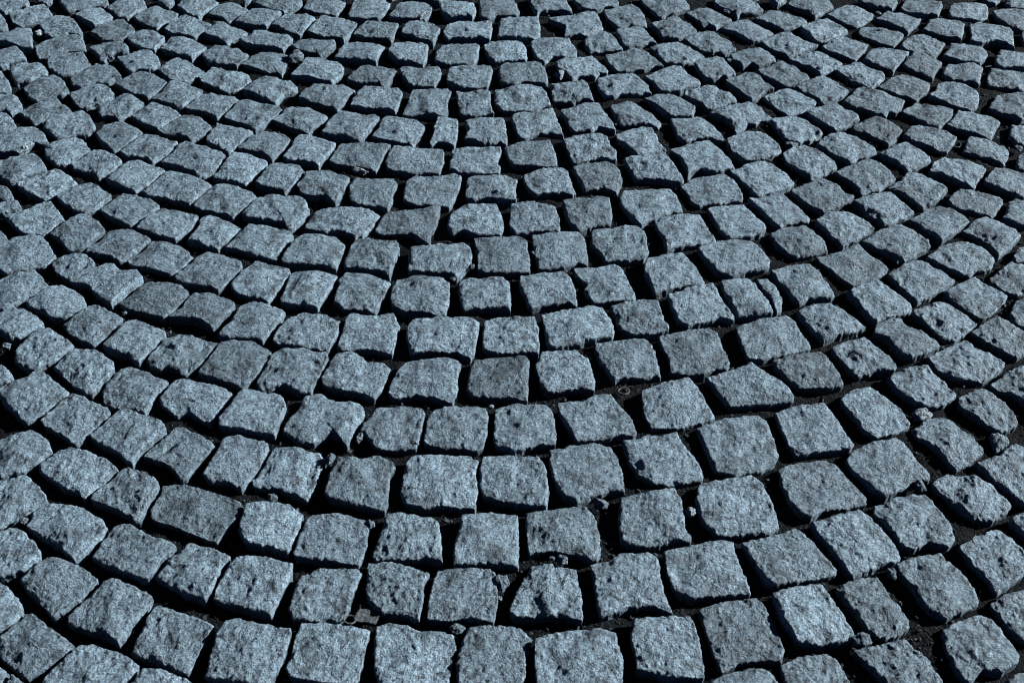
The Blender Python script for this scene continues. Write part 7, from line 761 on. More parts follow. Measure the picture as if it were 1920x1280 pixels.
[1626,3155,4.9,-9,25,[-52,21,-41,31,-29,42,-4,55,10,54,25,53,40,31,46,16,53,2,56,-22,39,-34,14,-46,-4,-53,-24,-56,-34,-42,-43,-27,-53,-3]],
[1195,3024,-0.2,-1,35,[-54,17,-42,25,-31,34,-16,39,-2,43,24,49,37,40,40,21,42,2,45,-12,48,-27,50,-41,45,-47,24,-36,-4,-38,-30,-45,-42,-24,-51,-5]],
[1282,3268,1.1,21,22,[-58,31,-45,37,-31,44,-16,49,-1,54,26,53,31,39,37,24,43,9,50,-6,56,-31,58,-49,46,-45,24,-37,8,-50,-11,-50,-29,-53,-41,-31,-44,-6,-51,12]],
[1621,3282,-1.6,-14,-15,[-73,8,-58,18,-44,28,-29,35,-14,43,3,49,22,56,36,46,44,31,51,15,59,0,66,-15,52,-23,35,-23,25,-43,8,-39,-7,-62,-24,-77,-24,-63,-24,-48,-33,-33,-41,-18,-57,-5]],
[1511,3224,0.3,17,-6,[-49,43,-34,45,-20,46,-4,47,13,51,27,34,35,20,43,7,48,-8,54,-22,57,-48,43,-47,26,-40,11,-41,-3,-42,-25,-53,-31,-45,-40,-23,-43,-5,-46,13,-48,28]],
[1392,3181,0.1,10,-16,[-53,22,-40,31,-26,40,-14,46,-1,52,12,58,27,52,30,36,34,21,38,-6,44,-23,50,-40,39,-40,16,-48,2,-54,-11,-60,-19,-43,-29,-26,-39,-9,-52,5]],
[1384,3290,0.4,-1,-3,[-49,39,-25,50,-8,64,7,54,14,41,22,27,32,12,41,-3,50,-18,58,-33,50,-55,41,-52,30,-44,11,-44,-8,-44,-28,-44,-38,-18,-41,-3,-45,12]],
[1472,3325,2.3,40,-4,[-61,34,-46,41,-31,48,-16,49,-1,49,19,35,28,24,36,11,43,-3,50,-17,46,-31,38,-47,18,-48,-7,-45,-23,-31,-29,-17,-36,-3,-44,9,-53,21]],
[1366,1023,-1.3,15,-31,[-23,2,-18,18,-14,34,11,22,16,9,21,-5,12,-28,3,-28,-4,-20,-13,-10]],
[1568,1028,-2.1,13,-1,[-12,6,-3,21,12,11,8,-9,-2,-25,-7,-10]],
[1366,2053,2.8,15,-31,[-23,2,-18,18,-14,34,11,22,16,9,21,-5,12,-28,3,-28,-4,-20,-13,-10]],
[1568,2058,-0.7,13,-1,[-12,6,-3,21,12,11,8,-9,-2,-25,-7,-10]],
[1568,2900,-1.6,13,-1,[-12,6,-3,21,12,11,8,-9,-2,-25,-7,-10]]]
SETT_LABELS = [
"large cut-off sett about 57 percent across and 95 percent down the photo",
"large granite sett with a scooped notch in its far edge, bottom of photo",
"medium squarish sett about 73 percent across and 93 percent down the photo",
"medium cut-off sett about 24 percent across and 95 percent down the photo",
"medium squarish sett about 32 percent across and 96 percent down the photo",
"large squarish sett about 72 percent across and 74 percent down the photo",
"granite sett whose top is split by one straight ridge, near the bottom edge",
"medium cut-off sett about 49 percent across and 95 percent down the photo",
"medium squarish sett about 69 percent across and 83 percent down the photo",
"large squarish sett about 43 percent across and 70 percent down the photo",
"large squarish sett about 72 percent across and 65 percent down the photo",
"granite sett with a waisted right side and a flaring lower right corner",
"medium wide sett about 19 percent across and 74 percent down the photo",
"medium squarish sett about 17 percent across and 93 percent down the photo",
"medium squarish sett about 84 percent across and 79 percent down the photo",
"medium squarish sett about 57 percent across and 69 percent down the photo",
"medium squarish sett about 64 percent across and 76 percent down the photo",
"medium squarish sett about 96 percent across and 95 percent down the photo",
"medium squarish sett about 77 percent across and 82 percent down the photo",
"large granite sett with one deep round crater in its worn top",
"medium squarish sett about 11 percent across and 89 percent down the photo",
"medium squarish sett about 80 percent across and 90 percent down the photo",
"medium squarish sett about 45 percent across and 87 percent down the photo",
"medium squarish sett about 56 percent across and 78 percent down the photo",
"medium squarish sett about 25 percent across and 85 percent down the photo",
"medium squarish sett about 50 percent across and 70 percent down the photo",
"medium squarish sett about 47 percent across and 79 percent down the photo",
"medium squarish sett about 92 percent across and 85 percent down the photo",
"medium squarish sett about 87 percent across and 68 percent down the photo",
"medium squarish sett about 53 percent across and 87 percent down the photo",
"medium squarish sett about 32 percent across and 87 percent down the photo",
"medium squarish sett about 33 percent across and 79 percent down the photo",
"medium squarish sett about 65 percent across and 67 percent down the photo",
"medium cut-off sett about 3 percent across and 94 percent down the photo",
"medium squarish sett about 90 percent across and 77 percent down the photo",
"medium slanting oblong sett about 7 percent across and 78 percent down the photo",
"medium squarish sett about 39 percent across and 86 percent down the photo",
"medium squarish sett about 36 percent across and 70 percent down the photo",
"medium squarish sett about 32 percent across and 61 percent down the photo",
"medium wide sett about 13 percent across and 80 percent down the photo",
"medium squarish sett about 6 percent across and 86 percent down the photo",
"medium squarish sett about 80 percent across and 63 percent down the photo",
"medium squarish sett about 40 percent across and 79 percent down the photo",
"medium squarish sett about 19 percent across and 83 percent down the photo",
"medium squarish sett about 66 percent across and 59 percent down the photo",
"medium cut-off sett about 9 percent across and 97 percent down the photo",
"medium squarish sett about 59 percent across and 61 percent down the photo",
"medium cut-off sett about 88 percent across and 97 percent down the photo",
"medium deep sett about 86 percent across and 89 percent down the photo",
"large squarish sett about 68 percent across and 52 percent down the photo",
"medium squarish sett about 51 percent across and 62 percent down the photo",
"medium squarish sett about 29 percent across and 69 percent down the photo",
"medium cut-off sett about 98 percent across and 81 percent down the photo",
"medium wide sett about 8 percent across and 69 percent down the photo",
"medium squarish sett about 74 percent across and 57 percent down the photo",
"medium squarish sett about 26 percent across and 77 percent down the photo",
"medium squarish sett about 45 percent across and 63 percent down the photo",
"medium squarish sett about 12 percent across and 63 percent down the photo",
"large squarish sett about 44 percent across and 49 percent down the photo",
"medium squarish sett about 28 percent across and 54 percent down the photo",
"medium squarish sett about 49 percent across and 55 percent down the photo",
"medium squarish sett about 42 percent across and 55 percent down the photo",
"medium squarish sett about 23 percent across and 67 percent down the photo",
"medium squarish sett about 57 percent across and 48 percent down the photo",
"medium squarish sett about 76 percent across and 49 percent down the photo",
"medium squarish sett about 95 percent across and 72 percent down the photo",
"medium squarish sett about 13 percent across and 72 percent down the photo",
"medium squarish sett about 23 percent across and 53 percent down the photo",
"medium squarish sett about 62 percent across and 53 percent down the photo",
"medium squarish sett about 24 percent across and 60 percent down the photo",
"medium cut-off sett about 3 percent across and 57 percent down the photo",
"medium squarish sett about 38 percent across and 62 percent down the photo",
"medium squarish sett about 86 percent across and 60 percent down the photo",
"medium squarish sett about 35 percent across and 55 percent down the photo",
"medium wide sett about 19 percent across and 58 percent down the photo",
"granite sett with a deep saddle scooped out of its far edge",
"medium squarish sett about 93 percent across and 64 percent down the photo",
"medium squarish sett about 13 percent across and 57 percent down the photo",
"medium squarish sett about 55 percent across and 54 percent down the photo",
"medium squarish sett about 7 percent across and 61 percent down the photo",
"medium squarish sett about 36 percent across and 49 percent down the photo",
"medium squarish sett about 95 percent across and 52 percent down the photo",
"medium squarish sett about 50 percent across and 49 percent down the photo",
"medium squarish sett about 41 percent across and 43 percent down the photo",
"medium squarish sett about 30 percent across and 49 percent down the photo",
"large squarish sett about 49 percent across and 37 percent down the photo",
"medium squarish sett about 69 percent across and 45 percent down the photo",
"medium squarish sett about 17 percent across and 52 percent down the photo",
"medium cut-off sett about 2 percent across and 66 percent down the photo",
"medium squarish sett about 72 percent across and 37 percent down the photo",
"medium squarish sett about 91 percent across and 56 percent down the photo",
"medium squarish sett about 79 percent across and 54 percent down the photo",
"medium slanting oblong sett about 8 percent across and 54 percent down the photo",
"medium squarish sett about 55 percent across and 37 percent down the photo",
"medium cut-off sett about 2 percent across and 73 percent down the photo",
"medium squarish sett about 61 percent across and 36 percent down the photo",
"medium squarish sett about 25 percent across and 47 percent down the photo",
"medium squarish sett about 15 percent across and 44 percent down the photo",
"medium squarish sett about 43 percent across and 38 percent down the photo",
"medium cut-off sett about 79 percent across and 98 percent down the photo",
"medium squarish sett about 66 percent across and 40 percent down the photo",
"medium squarish sett about 54 percent across and 42 percent down the photo",
"medium squarish sett about 59 percent across and 41 percent down the photo",
"medium squarish sett about 63 percent across and 46 percent down the photo",
"medium squarish sett about 84 percent across and 39 percent down the photo",
"medium squarish sett about 11 percent across and 41 percent down the photo",
"medium squarish sett about 20 percent across and 39 percent down the photo",
"medium squarish sett about 35 percent across and 43 percent down the photo",
"medium squarish sett about 4 percent across and 51 percent down the photo",
"medium cut-off sett about 2 percent across and 37 percent down the photo",
"medium squarish sett about 64 percent across and 30 percent down the photo",
"medium squarish sett about 31 percent across and 37 percent down the photo",
"large squarish sett about 42 percent across and 28 percent down the photo",
"medium squarish sett about 90 percent across and 41 percent down the photo",
"medium wide sett about 33 percent across and 32 percent down the photo",
"medium squarish sett about 79 percent across and 41 percent down the photo",
"small deep sett about 97 percent across and 60 percent down the photo",
"medium squarish sett about 46 percent across and 32 percent down the photo",
"medium squarish sett about 13 percent across and 50 percent down the photo",
"medium squarish sett about 81 percent across and 47 percent down the photo",
"very small wedge-shaped granite sett squeezed into a joint by the right edge",
"medium squarish sett about 26 percent across and 35 percent down the photo",
"medium squarish sett about 47 percent across and 43 percent down the photo",
"medium squarish sett about 25 percent across and 41 percent down the photo",
"medium squarish sett about 96 percent across and 43 percent down the photo",
"medium squarish sett about 92 percent across and 47 percent down the photo",
"medium squarish sett about 86 percent across and 44 percent down the photo",
"medium squarish sett about 40 percent across and 33 percent down the photo",
"medium squarish sett about 85 percent across and 52 percent down the photo",
"small cut-off sett about 2 percent across and 80 percent down the photo",
"medium squarish sett about 27 percent across and 31 percent down the photo",
"medium squarish sett about 30 percent across and 42 percent down the photo",
"medium squarish sett about 70 percent across and 28 percent down the photo",
"medium squarish sett about 67 percent across and 34 percent down the photo",
"medium slanting oblong sett about 88 percent across and 49 percent down the photo",
"medium squarish sett about 52 percent across and 32 percent down the photo",
"medium squarish sett about 17 percent across and 27 percent down the photo",
"medium squarish sett about 94 percent across and 38 percent down the photo",
"medium squarish sett about 36 percent across and 37 percent down the photo",
"medium squarish sett about 88 percent across and 35 percent down the photo",
"medium squarish sett about 41 percent across and 23 percent down the photo",
"medium squarish sett about 20 percent across and 45 percent down the photo",
"medium squarish sett about 9 percent across and 48 percent down the photo",
"medium deep sett about 73 percent across and 43 percent down the photo",
"medium squarish sett about 72 percent across and 32 percent down the photo",
"medium squarish sett about 16 percent across and 38 percent down the photo",
"medium squarish sett about 4 percent across and 32 percent down the photo",
"medium squarish sett about 75 percent across and 26 percent down the photo",
"medium squarish sett about 57 percent across and 31 percent down the photo",
"medium squarish sett about 22 percent across and 29 percent down the photo",
"medium squarish sett about 6 percent across and 44 percent down the photo",
"medium squarish sett about 81 percent across and 28 percent down the photo",
"medium slanting oblong sett about 19 percent across and 23 percent down the photo",
"medium squarish sett about 78 percent across and 35 percent down the photo",
"medium squarish sett about 47 percent across and 23 percent down the photo",
"medium cut-off sett about 98 percent across and 49 percent down the photo",
"medium squarish sett about 69 percent across and 23 percent down the photo",
"medium deep sett about 59 percent across and 26 percent down the photo",
"medium cut-off sett about 2 percent across and 42 percent down the photo",
"medium squarish sett about 85 percent across and 26 percent down the photo",
"medium squarish sett about 92 percent across and 32 percent down the photo",
"large squarish sett about 51 percent across and 14 percent down the photo",
"medium squarish sett about 11 percent across and 36 percent down the photo",
"medium squarish sett about 97 percent across and 34 percent down the photo",
"medium squarish sett about 8 percent across and 34 percent down the photo",
"medium squarish sett about 64 percent across and 25 percent down the photo",
"medium squarish sett about 35 percent across and 23 percent down the photo",
"medium squarish sett about 82 percent across and 33 percent down the photo",
"medium squarish sett about 48 percent across and 28 percent down the photo",
"medium squarish sett about 12 percent across and 30 percent down the photo",
"medium squarish sett about 36 percent across and 28 percent down the photo",
"medium squarish sett about 16 percent across and 32 percent down the photo",
"medium squarish sett about 52 percent across and 22 percent down the photo",
"medium squarish sett about 4 percent across and 27 percent down the photo",
"medium squarish sett about 90 percent across and 27 percent down the photo",
"medium squarish sett about 58 percent across and 21 percent down the photo",
"medium squarish sett about 13 percent across and 25 percent down the photo",
"medium deep sett about 79 percent across and 24 percent down the photo",
"medium slanting oblong sett about 76 percent across and 31 percent down the photo",
"medium squarish sett about 32 percent across and 27 percent down the photo",
"medium squarish sett about 83 percent across and 22 percent down the photo",
"medium squarish sett about 74 percent across and 21 percent down the photo",
"granite sett with a crescent bite taken out of its shaded lower left side",
"medium squarish sett about 34 percent across and 18 percent down the photo",
"medium squarish sett about 53 percent across and 18 percent down the photo",
"medium squarish sett about 42 percent across and 15 percent down the photo",
"medium squarish sett about 54 percent across and 27 percent down the photo",
"medium deep sett about 21 percent across and 34 percent down the photo",
"medium squarish sett about 23 percent across and 25 percent down the photo",
"medium squarish sett about 85 percent across and 15 percent down the photo",
"medium squarish sett about 25 percent across and 16 percent down the photo",
"medium squarish sett about 8 percent across and 29 percent down the photo",
"medium squarish sett about 96 percent across and 29 percent down the photo",
"medium squarish sett about 94 percent across and 25 percent down the photo",
"medium squarish sett about 58 percent across and 17 percent down the photo",
"medium squarish sett about 48 percent across and 19 percent down the photo",
"medium squarish sett about 39 percent across and 19 percent down the photo",
"medium squarish sett about 30 percent across and 22 percent down the photo",
"medium squarish sett about 7 percent across and 18 percent down the photo",
"medium squarish sett about 51 percent across and 11 percent down the photo",
"medium squarish sett about 73 percent across and 17 percent down the photo",
"medium squarish sett about 61 percent across and 13 percent down the photo",
"medium cut-off sett about 2 percent across and 24 percent down the photo",
"small cut-off sett about 99 percent across and 90 percent down the photo",
"medium squarish sett about 9 percent across and 24 percent down the photo",
"medium squarish sett about 37 percent across and 14 percent down the photo",
"medium squarish sett about 15 percent across and 21 percent down the photo",
"small cut-off sett about 73 percent across and 99 percent down the photo",
"medium squarish sett about 66 percent across and 11 percent down the photo",
"medium slanting oblong sett about 68 percent across and 19 percent down the photo",
"small cut-off sett about 2 percent across and 47 percent down the photo",
"large squarish sett about 51 percent across and 4 percent down the photo",
"medium squarish sett about 77 percent across and 15 percent down the photo",
"granite sett with slanting strata lines across its smooth top, near the far end",
"medium squarish sett about 26 percent across and 21 percent down the photo",
"medium squarish sett about 78 percent across and 19 percent down the photo",
"medium squarish sett about 27 percent across and 26 percent down the photo",
"medium squarish sett about 7 percent across and 22 percent down the photo",
"medium squarish sett about 95 percent across and 18 percent down the photo",
"medium squarish sett about 82 percent across and 17 percent down the photo",
"medium squarish sett about 94 percent across and 14 percent down the photo",
"medium squarish sett about 32 percent across and 14 percent down the photo",
"medium squarish sett about 14 percent across and 12 percent down the photo",
"medium squarish sett about 63 percent across and 20 percent down the photo",
"medium squarish sett about 62 percent across and 9 percent down the photo",
"medium squarish sett about 54 percent across and 7 percent down the photo",
"medium squarish sett about 88 percent across and 23 percent down the photo",
"medium squarish sett about 31 percent across and 10 percent down the photo",
"medium squarish sett about 22 percent across and 11 percent down the photo",
"large squarish sett about 56 percent across and 3 percent down the photo",
"medium slanting oblong sett about 91 percent across and 20 percent down the photo",
"medium squarish sett about 29 percent across and 17 percent down the photo",
"medium squarish sett about 18 percent across and 19 percent down the photo",
"medium deep sett about 62 percent across and 17 percent down the photo",
"medium squarish sett about 12 percent across and 20 percent down the photo",
"medium squarish sett about 86 percent across and 19 percent down the photo",
"medium cut-off sett about 2 percent across and 20 percent down the photo",
"medium squarish sett about 26 percent across and 13 percent down the photo",
"medium squarish sett about 15 percent across and 17 percent down the photo",
"medium squarish sett about 91 percent across and 17 percent down the photo",
"medium deep sett about 22 percent across and 20 percent down the photo",
"medium squarish sett about 45 percent across and 8 percent down the photo",
"medium squarish sett about 89 percent across and 13 percent down the photo",
"medium squarish sett about 6 percent across and 7 percent down the photo",
"small squarish sett about 7 percent across and 39 percent down the photo",
"medium squarish sett about 69 percent across and 14 percent down the photo",
"medium squarish sett about 81 percent across and 13 percent down the photo",
"medium squarish sett about 66 percent across and 8 percent down the photo",
"medium squarish sett about 97 percent across and 22 percent down the photo",
"medium squarish sett about 46 percent across and 4 percent down the photo",
"medium squarish sett about 57 percent across and 10 percent down the photo",
"medium squarish sett about 9 percent across and 11 percent down the photo",
"medium deep sett about 47 percent across and 15 percent down the photo",
"medium cut-off sett about 98 percent across and 26 percent down the photo",
"small cut-off sett about 15 percent across and 99 percent down the photo",
"medium squarish sett about 5 percent across and 13 percent down the photo",
"medium squarish sett about 21 percent across and 15 percent down the photo",
"medium slanting oblong sett about 66 percent across and 15 percent down the photo",
"medium squarish sett about 50 percent across and 7 percent down the photo",
"small cut-off sett about 98 percent across and 41 percent down the photo",
"medium squarish sett about 97 percent across and 5 percent down the photo",
"medium squarish sett about 56 percent across and 14 percent down the photo",
"medium squarish sett about 77 percent across and 6 percent down the photo",
"medium squarish sett about 74 percent across and 12 percent down the photo",
"medium squarish sett about 17 percent across and 14 percent down the photo",
"medium squarish sett about 18 percent across and 10 percent down the photo",
"medium squarish sett about 4 percent across and 16 percent down the photo",
"medium squarish sett about 77 percent across and 11 percent down the photo",
"medium squarish sett about 7 percent across and 9 percent down the photo",
"medium slanting oblong sett about 70 percent across and 6 percent down the photo",
"medium squarish sett about 35 percent across and 7 percent down the photo",
"medium squarish sett about 9 percent across and 14 percent down the photo",
"medium squarish sett about 32 percent across and 4 percent down the photo",
"medium deep sett about 84 percent across and 11 percent down the photo",
"medium squarish sett about 37 percent across and 11 percent down the photo",
"medium squarish sett about 12 percent across and 15 percent down the photo",
"medium squarish sett about 3 percent across and 2 percent down the photo",
"medium squarish sett about 61 percent across and 2 percent down the photo",
"medium squarish sett about 14 percent across and 9 percent down the photo",
"medium squarish sett about 26 percent across and 9 percent down the photo",
"medium squarish sett about 81 percent across and 4 percent down the photo",
"small cut-off sett about 99 percent across and 56 percent down the photo",
"medium squarish sett about 6 percent across and 4 percent down the photo",
"medium squarish sett about 11 percent across and 4 percent down the photo",
"medium squarish sett about 40 percent across and 7 percent down the photo",
"medium squarish sett about 80 percent across and 9 percent down the photo",
"medium squarish sett about 41 percent across and 11 percent down the photo",
"medium squarish sett about 66 percent across and 4 percent down the photo",
"medium cut-off sett about 99 percent across and 15 percent down the photo",
"medium squarish sett about 15 percent across and 2 percent down the photo",
"medium squarish sett about 87 percent across and 8 percent down the photo",
"medium squarish sett about 37 percent across and 4 percent down the photo",
"medium squarish sett about 18 percent across and 4 percent down the photo",
"medium slanting oblong sett about 22 percent across and 8 percent down the photo",
"narrow upright granite sett about half as wide as its neighbours, above the middle",
"medium squarish sett about 90 percent across and 7 percent down the photo",
"medium slanting oblong sett about 18 percent across and 7 percent down the photo",
"medium cut-off sett about 98 percent across and 12 percent down the photo",
"medium squarish sett about 29 percent across and 3 percent down the photo",
"medium wide sett about 26 percent across and 6 percent down the photo"]
# dents and scoops in tops: x, y, long radius, short radius, turn (deg), depth
DENTS = [
[459,1261,17,15,0,5.4],
[-536,1343,20,6,60,3.6],
[-91,1071,14,4,85,1.4],
[-68,1039,13,8,0,1.1],
[234,1083,15,10,70,1.8],
[134,1754,12,9,0,1.6],
[-584,1571,9,7,0,1.6],
[-532,1574,8,7,20,1.4],
[-584,1520,14,7,20,1.6],
[767,1885,11,7,-20,1.3],
[699,1971,20,12,-20,6.6],
[831,1968,22,6,-30,1.6],
[215,969,8,40,90,0.0],
[236,978,18,30,0,1.1],
[-4,1387,14,9,0,1.3],
[161,1522,10,8,0,1.3],
[210,1520,9,7,0,1.3],
[-896,1977,13,6,10,1.6],
[-197,2051,22,5,-25,1.1],
[724,1977,6,20,60,1.0],
[211,1162,16,6,30,1.4],
[-36,2468,30,5,-15,0.8],
[153,1133,10,7,0,1.3],
[-1123,2542,20,9,15,3.6],
[-1046,2432,10,9,0,3.6],
[-921,2517,8,8,0,4.2],
[-929,2409,9,5,-20,3.6],
[239,1311,8,6,0,1.3],
[330,1522,6,14,80,1.6],
[311,1588,10,8,0,1.0],
[-418,2444,22,8,0,1.6],
[-327,2492,20,10,0,3.6],
[285,2754,10,6,0,1.6],
[276,2713,9,9,0,1.6],
[105,2580,10,6,20,3.6],
[753,2721,11,9,0,3.6],
[596,2295,7,5,0,1.6],
[577,1039,7,12,50,1.3],
[713,1950,14,10,20,1.6],
[4,1162,10,8,0,1.0],
[838,2555,12,8,0,1.3]]
# loose bits: kind, label, x, y, z, length, width, height, turn (deg)
BITS = [
["pebble","knobbly grey pebble resting against a sett edge, 55 percent across, 82 percent down",72,1117,-4.0,17.6,16.8,11.8,-8],
["pebble","tiny round pebble beside a knobbly grey one, 54 percent across, 82 percent down",57,1119,-4.0,9.6,9.1,9.0,10],
["stone_chip","broken rock chunk wedged between two setts, 49 percent across, 85 percent down",-12,1080,-4.0,21.4,37.9,17.6,0],
["pale_pebble","tiny bright pebble in a dark joint, 49 percent across, 88 percent down",-17,1049,-4.0,7.8,7.4,7.6,-17],
["pebble","smooth flat oval pebble lying in a dark joint, 45 percent across, 92 percent down",-74,999,-4.0,20.5,15.6,9.8,-1],
["stone_chip","thin curled chip standing in a joint, 36 percent across, 77 percent down",-208,1184,-4.0,11.2,18.0,10.1,13],
["small_ring","dull oval metal ring leaning in a joint, 34 percent across, 91 percent down",-222,1016,-6,18.9,18.1,2.7,0],
["foil_scrap","dark folded scrap with thin bright edges between setts, 36 percent across, 90 percent down",-198,1025,-8,33.6,27.2,5.0,-15],
["pebble","small pale pebble in the joint by the left edge, 2 percent across, 76 percent down",-719,1190,-4.0,13.2,12.6,9.3,8],
["pebble","pale angular pebble sitting in a wide joint, 84 percent across, 94 percent down",470,982,-4.0,27.1,25.8,12.9,-19],
["stone_chip","small grey chip beside a larger pale pebble, 86 percent across, 93 percent down",501,984,-4.0,13.4,10.7,10.6,1],
["stone_chip","sliver of rock hanging in a joint, 87 percent across, 84 percent down",536,1093,-4.0,16.6,29.5,14.1,12],
["pale_pebble","upright oval pebble standing between two setts, 67 percent across, 75 percent down",264,1206,-4.0,15.8,15.0,16.5,-24],
["small_ring","small open shell-like ring in a joint, 61 percent across, 57 percent down",184,1470,-6,21.1,21.8,2.9,0],
["stone_chip","jagged earth-covered chip in a joint, 59 percent across, 74 percent down",131,1224,-4.0,29.8,22.0,19.6,-15],
["pale_chip","bright-sided wedge of rock filling a joint, 90 percent across, 61 percent down",657,1414,-4.0,41.6,27.7,24.1,10],
["stone_chip","angular chip tucked under a large sett, 90 percent across, 71 percent down",618,1257,-4.0,24.9,22.3,19.8,3],
["pale_pebble","round white pebble in a joint, 48 percent across, 60 percent down",-34,1431,-4.0,9.1,8.6,7.0,13],
["pale_pebble","tiny white pebble at a sett corner, 41 percent across, 65 percent down",-149,1348,-4.0,6.2,5.9,6.0,-9],
["stone_chip","pale fragment standing in a dark joint, 35 percent across, 64 percent down",-241,1359,-4.0,12.9,23.2,11.4,2],
["stone_chip","grey chunk wedged behind a sett corner, 32 percent across, 67 percent down",-282,1313,-4.0,20.0,28.5,16.5,-11],
["pebble","flat rounded pebble on the edge of a joint, 27 percent across, 73 percent down",-359,1236,-4.0,18.5,14.1,8.8,-19],
["pebble","little pale pebble lying beside a sett, 12 percent across, 46 percent down",-685,1668,-4.0,9.9,9.4,5.1,3],
["pebble","cluster pebble between two setts, 46 percent across, 39 percent down",-75,1803,-4.0,12.4,11.8,8.2,18],
["pebble","tiny pebble below the joint crossing, 44 percent across, 41 percent down",-108,1766,-4.0,10.2,9.7,5.3,2],
["pebble","small round pebble at the left side of a sett, 52 percent across, 37 percent down",38,1845,-4.0,9.5,9.0,7.2,-24],
["pale_chip","bright bone-shaped flake lying across two setts, 35 percent across, 25 percent down",-312,2123,-4.0,52.8,18.8,17.1,-15],
["small_ring","small round dark-centred ring beside a sett, 75 percent across, 23 percent down",533,2178,-6,20.0,24.8,2.8,0],
["pebble","flat disc pebble half hidden between setts, 77 percent across, 21 percent down",587,2223,-4.0,28.3,21.6,13.5,13],
["small_ring","thin oval ring lying in a gravelly joint, 93 percent across, 21 percent down",938,2228,-6,22.5,23.5,3.2,0],
["pebble","rounded pebble between two right-edge setts, 99 percent across, 22 percent down",1063,2210,-4.0,20.0,19.0,10.0,-7],
["pale_chip","white jagged chip standing on a sett edge, 55 percent across, 11 percent down",109,2519,-4.0,29.6,29.5,23.5,-9],
["stone_chip","small pale chip on a sett corner, 54 percent across, 16 percent down",83,2379,-4.0,15.5,8.1,8.5,-7],
["stone_chip","long thin splinter of rock lying in a joint, 29 percent across, 9 percent down",-507,2603,-4.0,49.5,37.3,31.9,13],
["pale_pebble","tiny white pebble beside a right-hand sett, 97 percent across, 20 percent down",1032,2252,-4.0,7.1,6.8,5.5,-1],
["twig","short bright twig lying across a joint, 97 percent across, 10 percent down",1100,2554,0.5,21.6,1.5,1.6,37],
["pebble","small oval pebble behind a pitted sett, 71 percent across, 2 percent down",534,2843,-4.0,19.5,14.9,9.3,-18],
["pebble","little oval pebble on a sett shoulder, 71 percent across, 9 percent down",506,2593,-4.0,13.1,12.5,7.3,-16],
["pebble","small smooth pebble between two far setts, 86 percent across, 2 percent down",909,2834,-4.0,16.7,12.7,7.9,-22],
["pale_chip","bone-like pale flake in a wide joint, 4 percent across, 5 percent down",-1143,2721,-4.0,25.5,23.7,20.5,13],
["stone_chip","lumpy rock chip between two far setts, 11 percent across, 9 percent down",-940,2603,-4.0,26.1,24.4,21.0,-1],
["pale_chip","bright triangular chip on a mossy sett edge, 2 percent across, 22 percent down",-1026,2210,-4.0,18.5,19.3,15.4,-1],
["leaf_flake","small upright pointed leaf flake at a sett corner, 35 percent across, 34 percent down",-293,1895,0.5,12.2,31.2,5.0,-15],
["leaf_flake","pale pointed flake on the shaded edge of a sett, 41 percent across, 2 percent down",-220,2810,0.5,14.5,41.9,5.0,-15],
["twig","thin pale grass stem sticking out of a joint, 29 percent across, 35 percent down",-400,1890,0.5,22.5,1.5,1.6,44],
["stone_chip","small rock fragment in the joint by the left edge, 1 percent across, 51 percent down",-865,1578,-4.0,20.1,18.9,16.6,-13],
["pale_pebble","small pale pebble on dark earth, 50 percent across, 29 percent down",2,2027,-4.0,12.2,9.3,5.8,-11],
["twig","thin curved dry stalk on the earth, 92 percent across, 51 percent down",728,1573,0.5,59.1,1.5,0.9,22],
["pebble","pale pebble in a right-hand joint, 98 percent across, 45 percent down",875,1688,-4.0,8.0,7.6,8.3,16],
["pebble","small bright pebble below a large sett, 88 percent across, 38 percent down",715,1816,-4.0,6.2,5.9,6.5,17]]

scene = bpy.context.scene
coll = scene.collection


# ------------------------------------------------------------------ noise
_G = rng.normal(size=(256, 3))
_G /= np.linalg.norm(_G, axis=1)[:, None]
_GX, _GY, _GZ = (np.ascontiguousarray(_G[:, a]).astype(np.float32) for a in range(3))
_PERM = rng.permutation(256).astype(np.int32)
_PERM = np.concatenate([_PERM, _PERM])


def noise(p):
    """gradient noise, about -0.7..0.7, p is (n, 3)"""
    f = np.floor(p)
    i = f.astype(np.int64).astype(np.int32) & 255
    d = (p - f).astype(np.float32)
    u = d * d * d * (d * (d * 6 - 15) + 10)
    dx, dy, dz = d[:, 0], d[:, 1], d[:, 2]
    ux, uy, uz = u[:, 0], u[:, 1], u[:, 2]
    lay = []
    for cz in (0, 1):
        row = []
        for cy in (0, 1):
            col = []
            for cx in (0, 1):
                g = _PERM[_PERM[_PERM[(i[:, 0] + cx) & 255] + ((i[:, 1] + cy) & 255)] + ((i[:, 2] + cz) & 255)]
                col.append(_GX[g] * (dx - cx) + _GY[g] * (dy - cy) + _GZ[g] * (dz - cz))
            row.append(col[0] + ux * (col[1] - col[0]))
        lay.append(row[0] + uy * (row[1] - row[0]))
    return (lay[0] + uz * (lay[1] - lay[0])).astype(np.float64)


def soft(n):
    """lumps stay, hollows are shallower: split stone, not sponge"""
    return np.where(n < 0, 0.22 * n, n)


def sstep(a, b, x):
    t = np.clip((x - a) / (b - a), 0, 1)
    return t * t * (3 - 2 * t)


# ------------------------------------------------------------------ mesh helpers
def raw_mesh(name, verts, faces, mat, smooth=True):
    """faces: int array (m, 4) or (m, 3)"""
    me = bpy.data.meshes.new(name)
    verts = np.asarray(verts, dtype=np.float32)
    faces = np.asarray(faces, dtype=np.int32)
    k = faces.shape[1]
    me.vertices.add(len(verts))
    me.vertices.foreach_set('co', verts.ravel())
    me.loops.add(faces.size)
    me.loops.foreach_set('vertex_index', faces.ravel())
    me.polygons.add(len(faces))
    me.polygons.foreach_set('loop_start', np.arange(0, faces.size, k, dtype=np.int32))
    me.polygons.foreach_set('use_smooth', np.full(len(faces), smooth))
    me.update(calc_edges=True)
    me.validate()
    me.materials.append(mat)
    return me


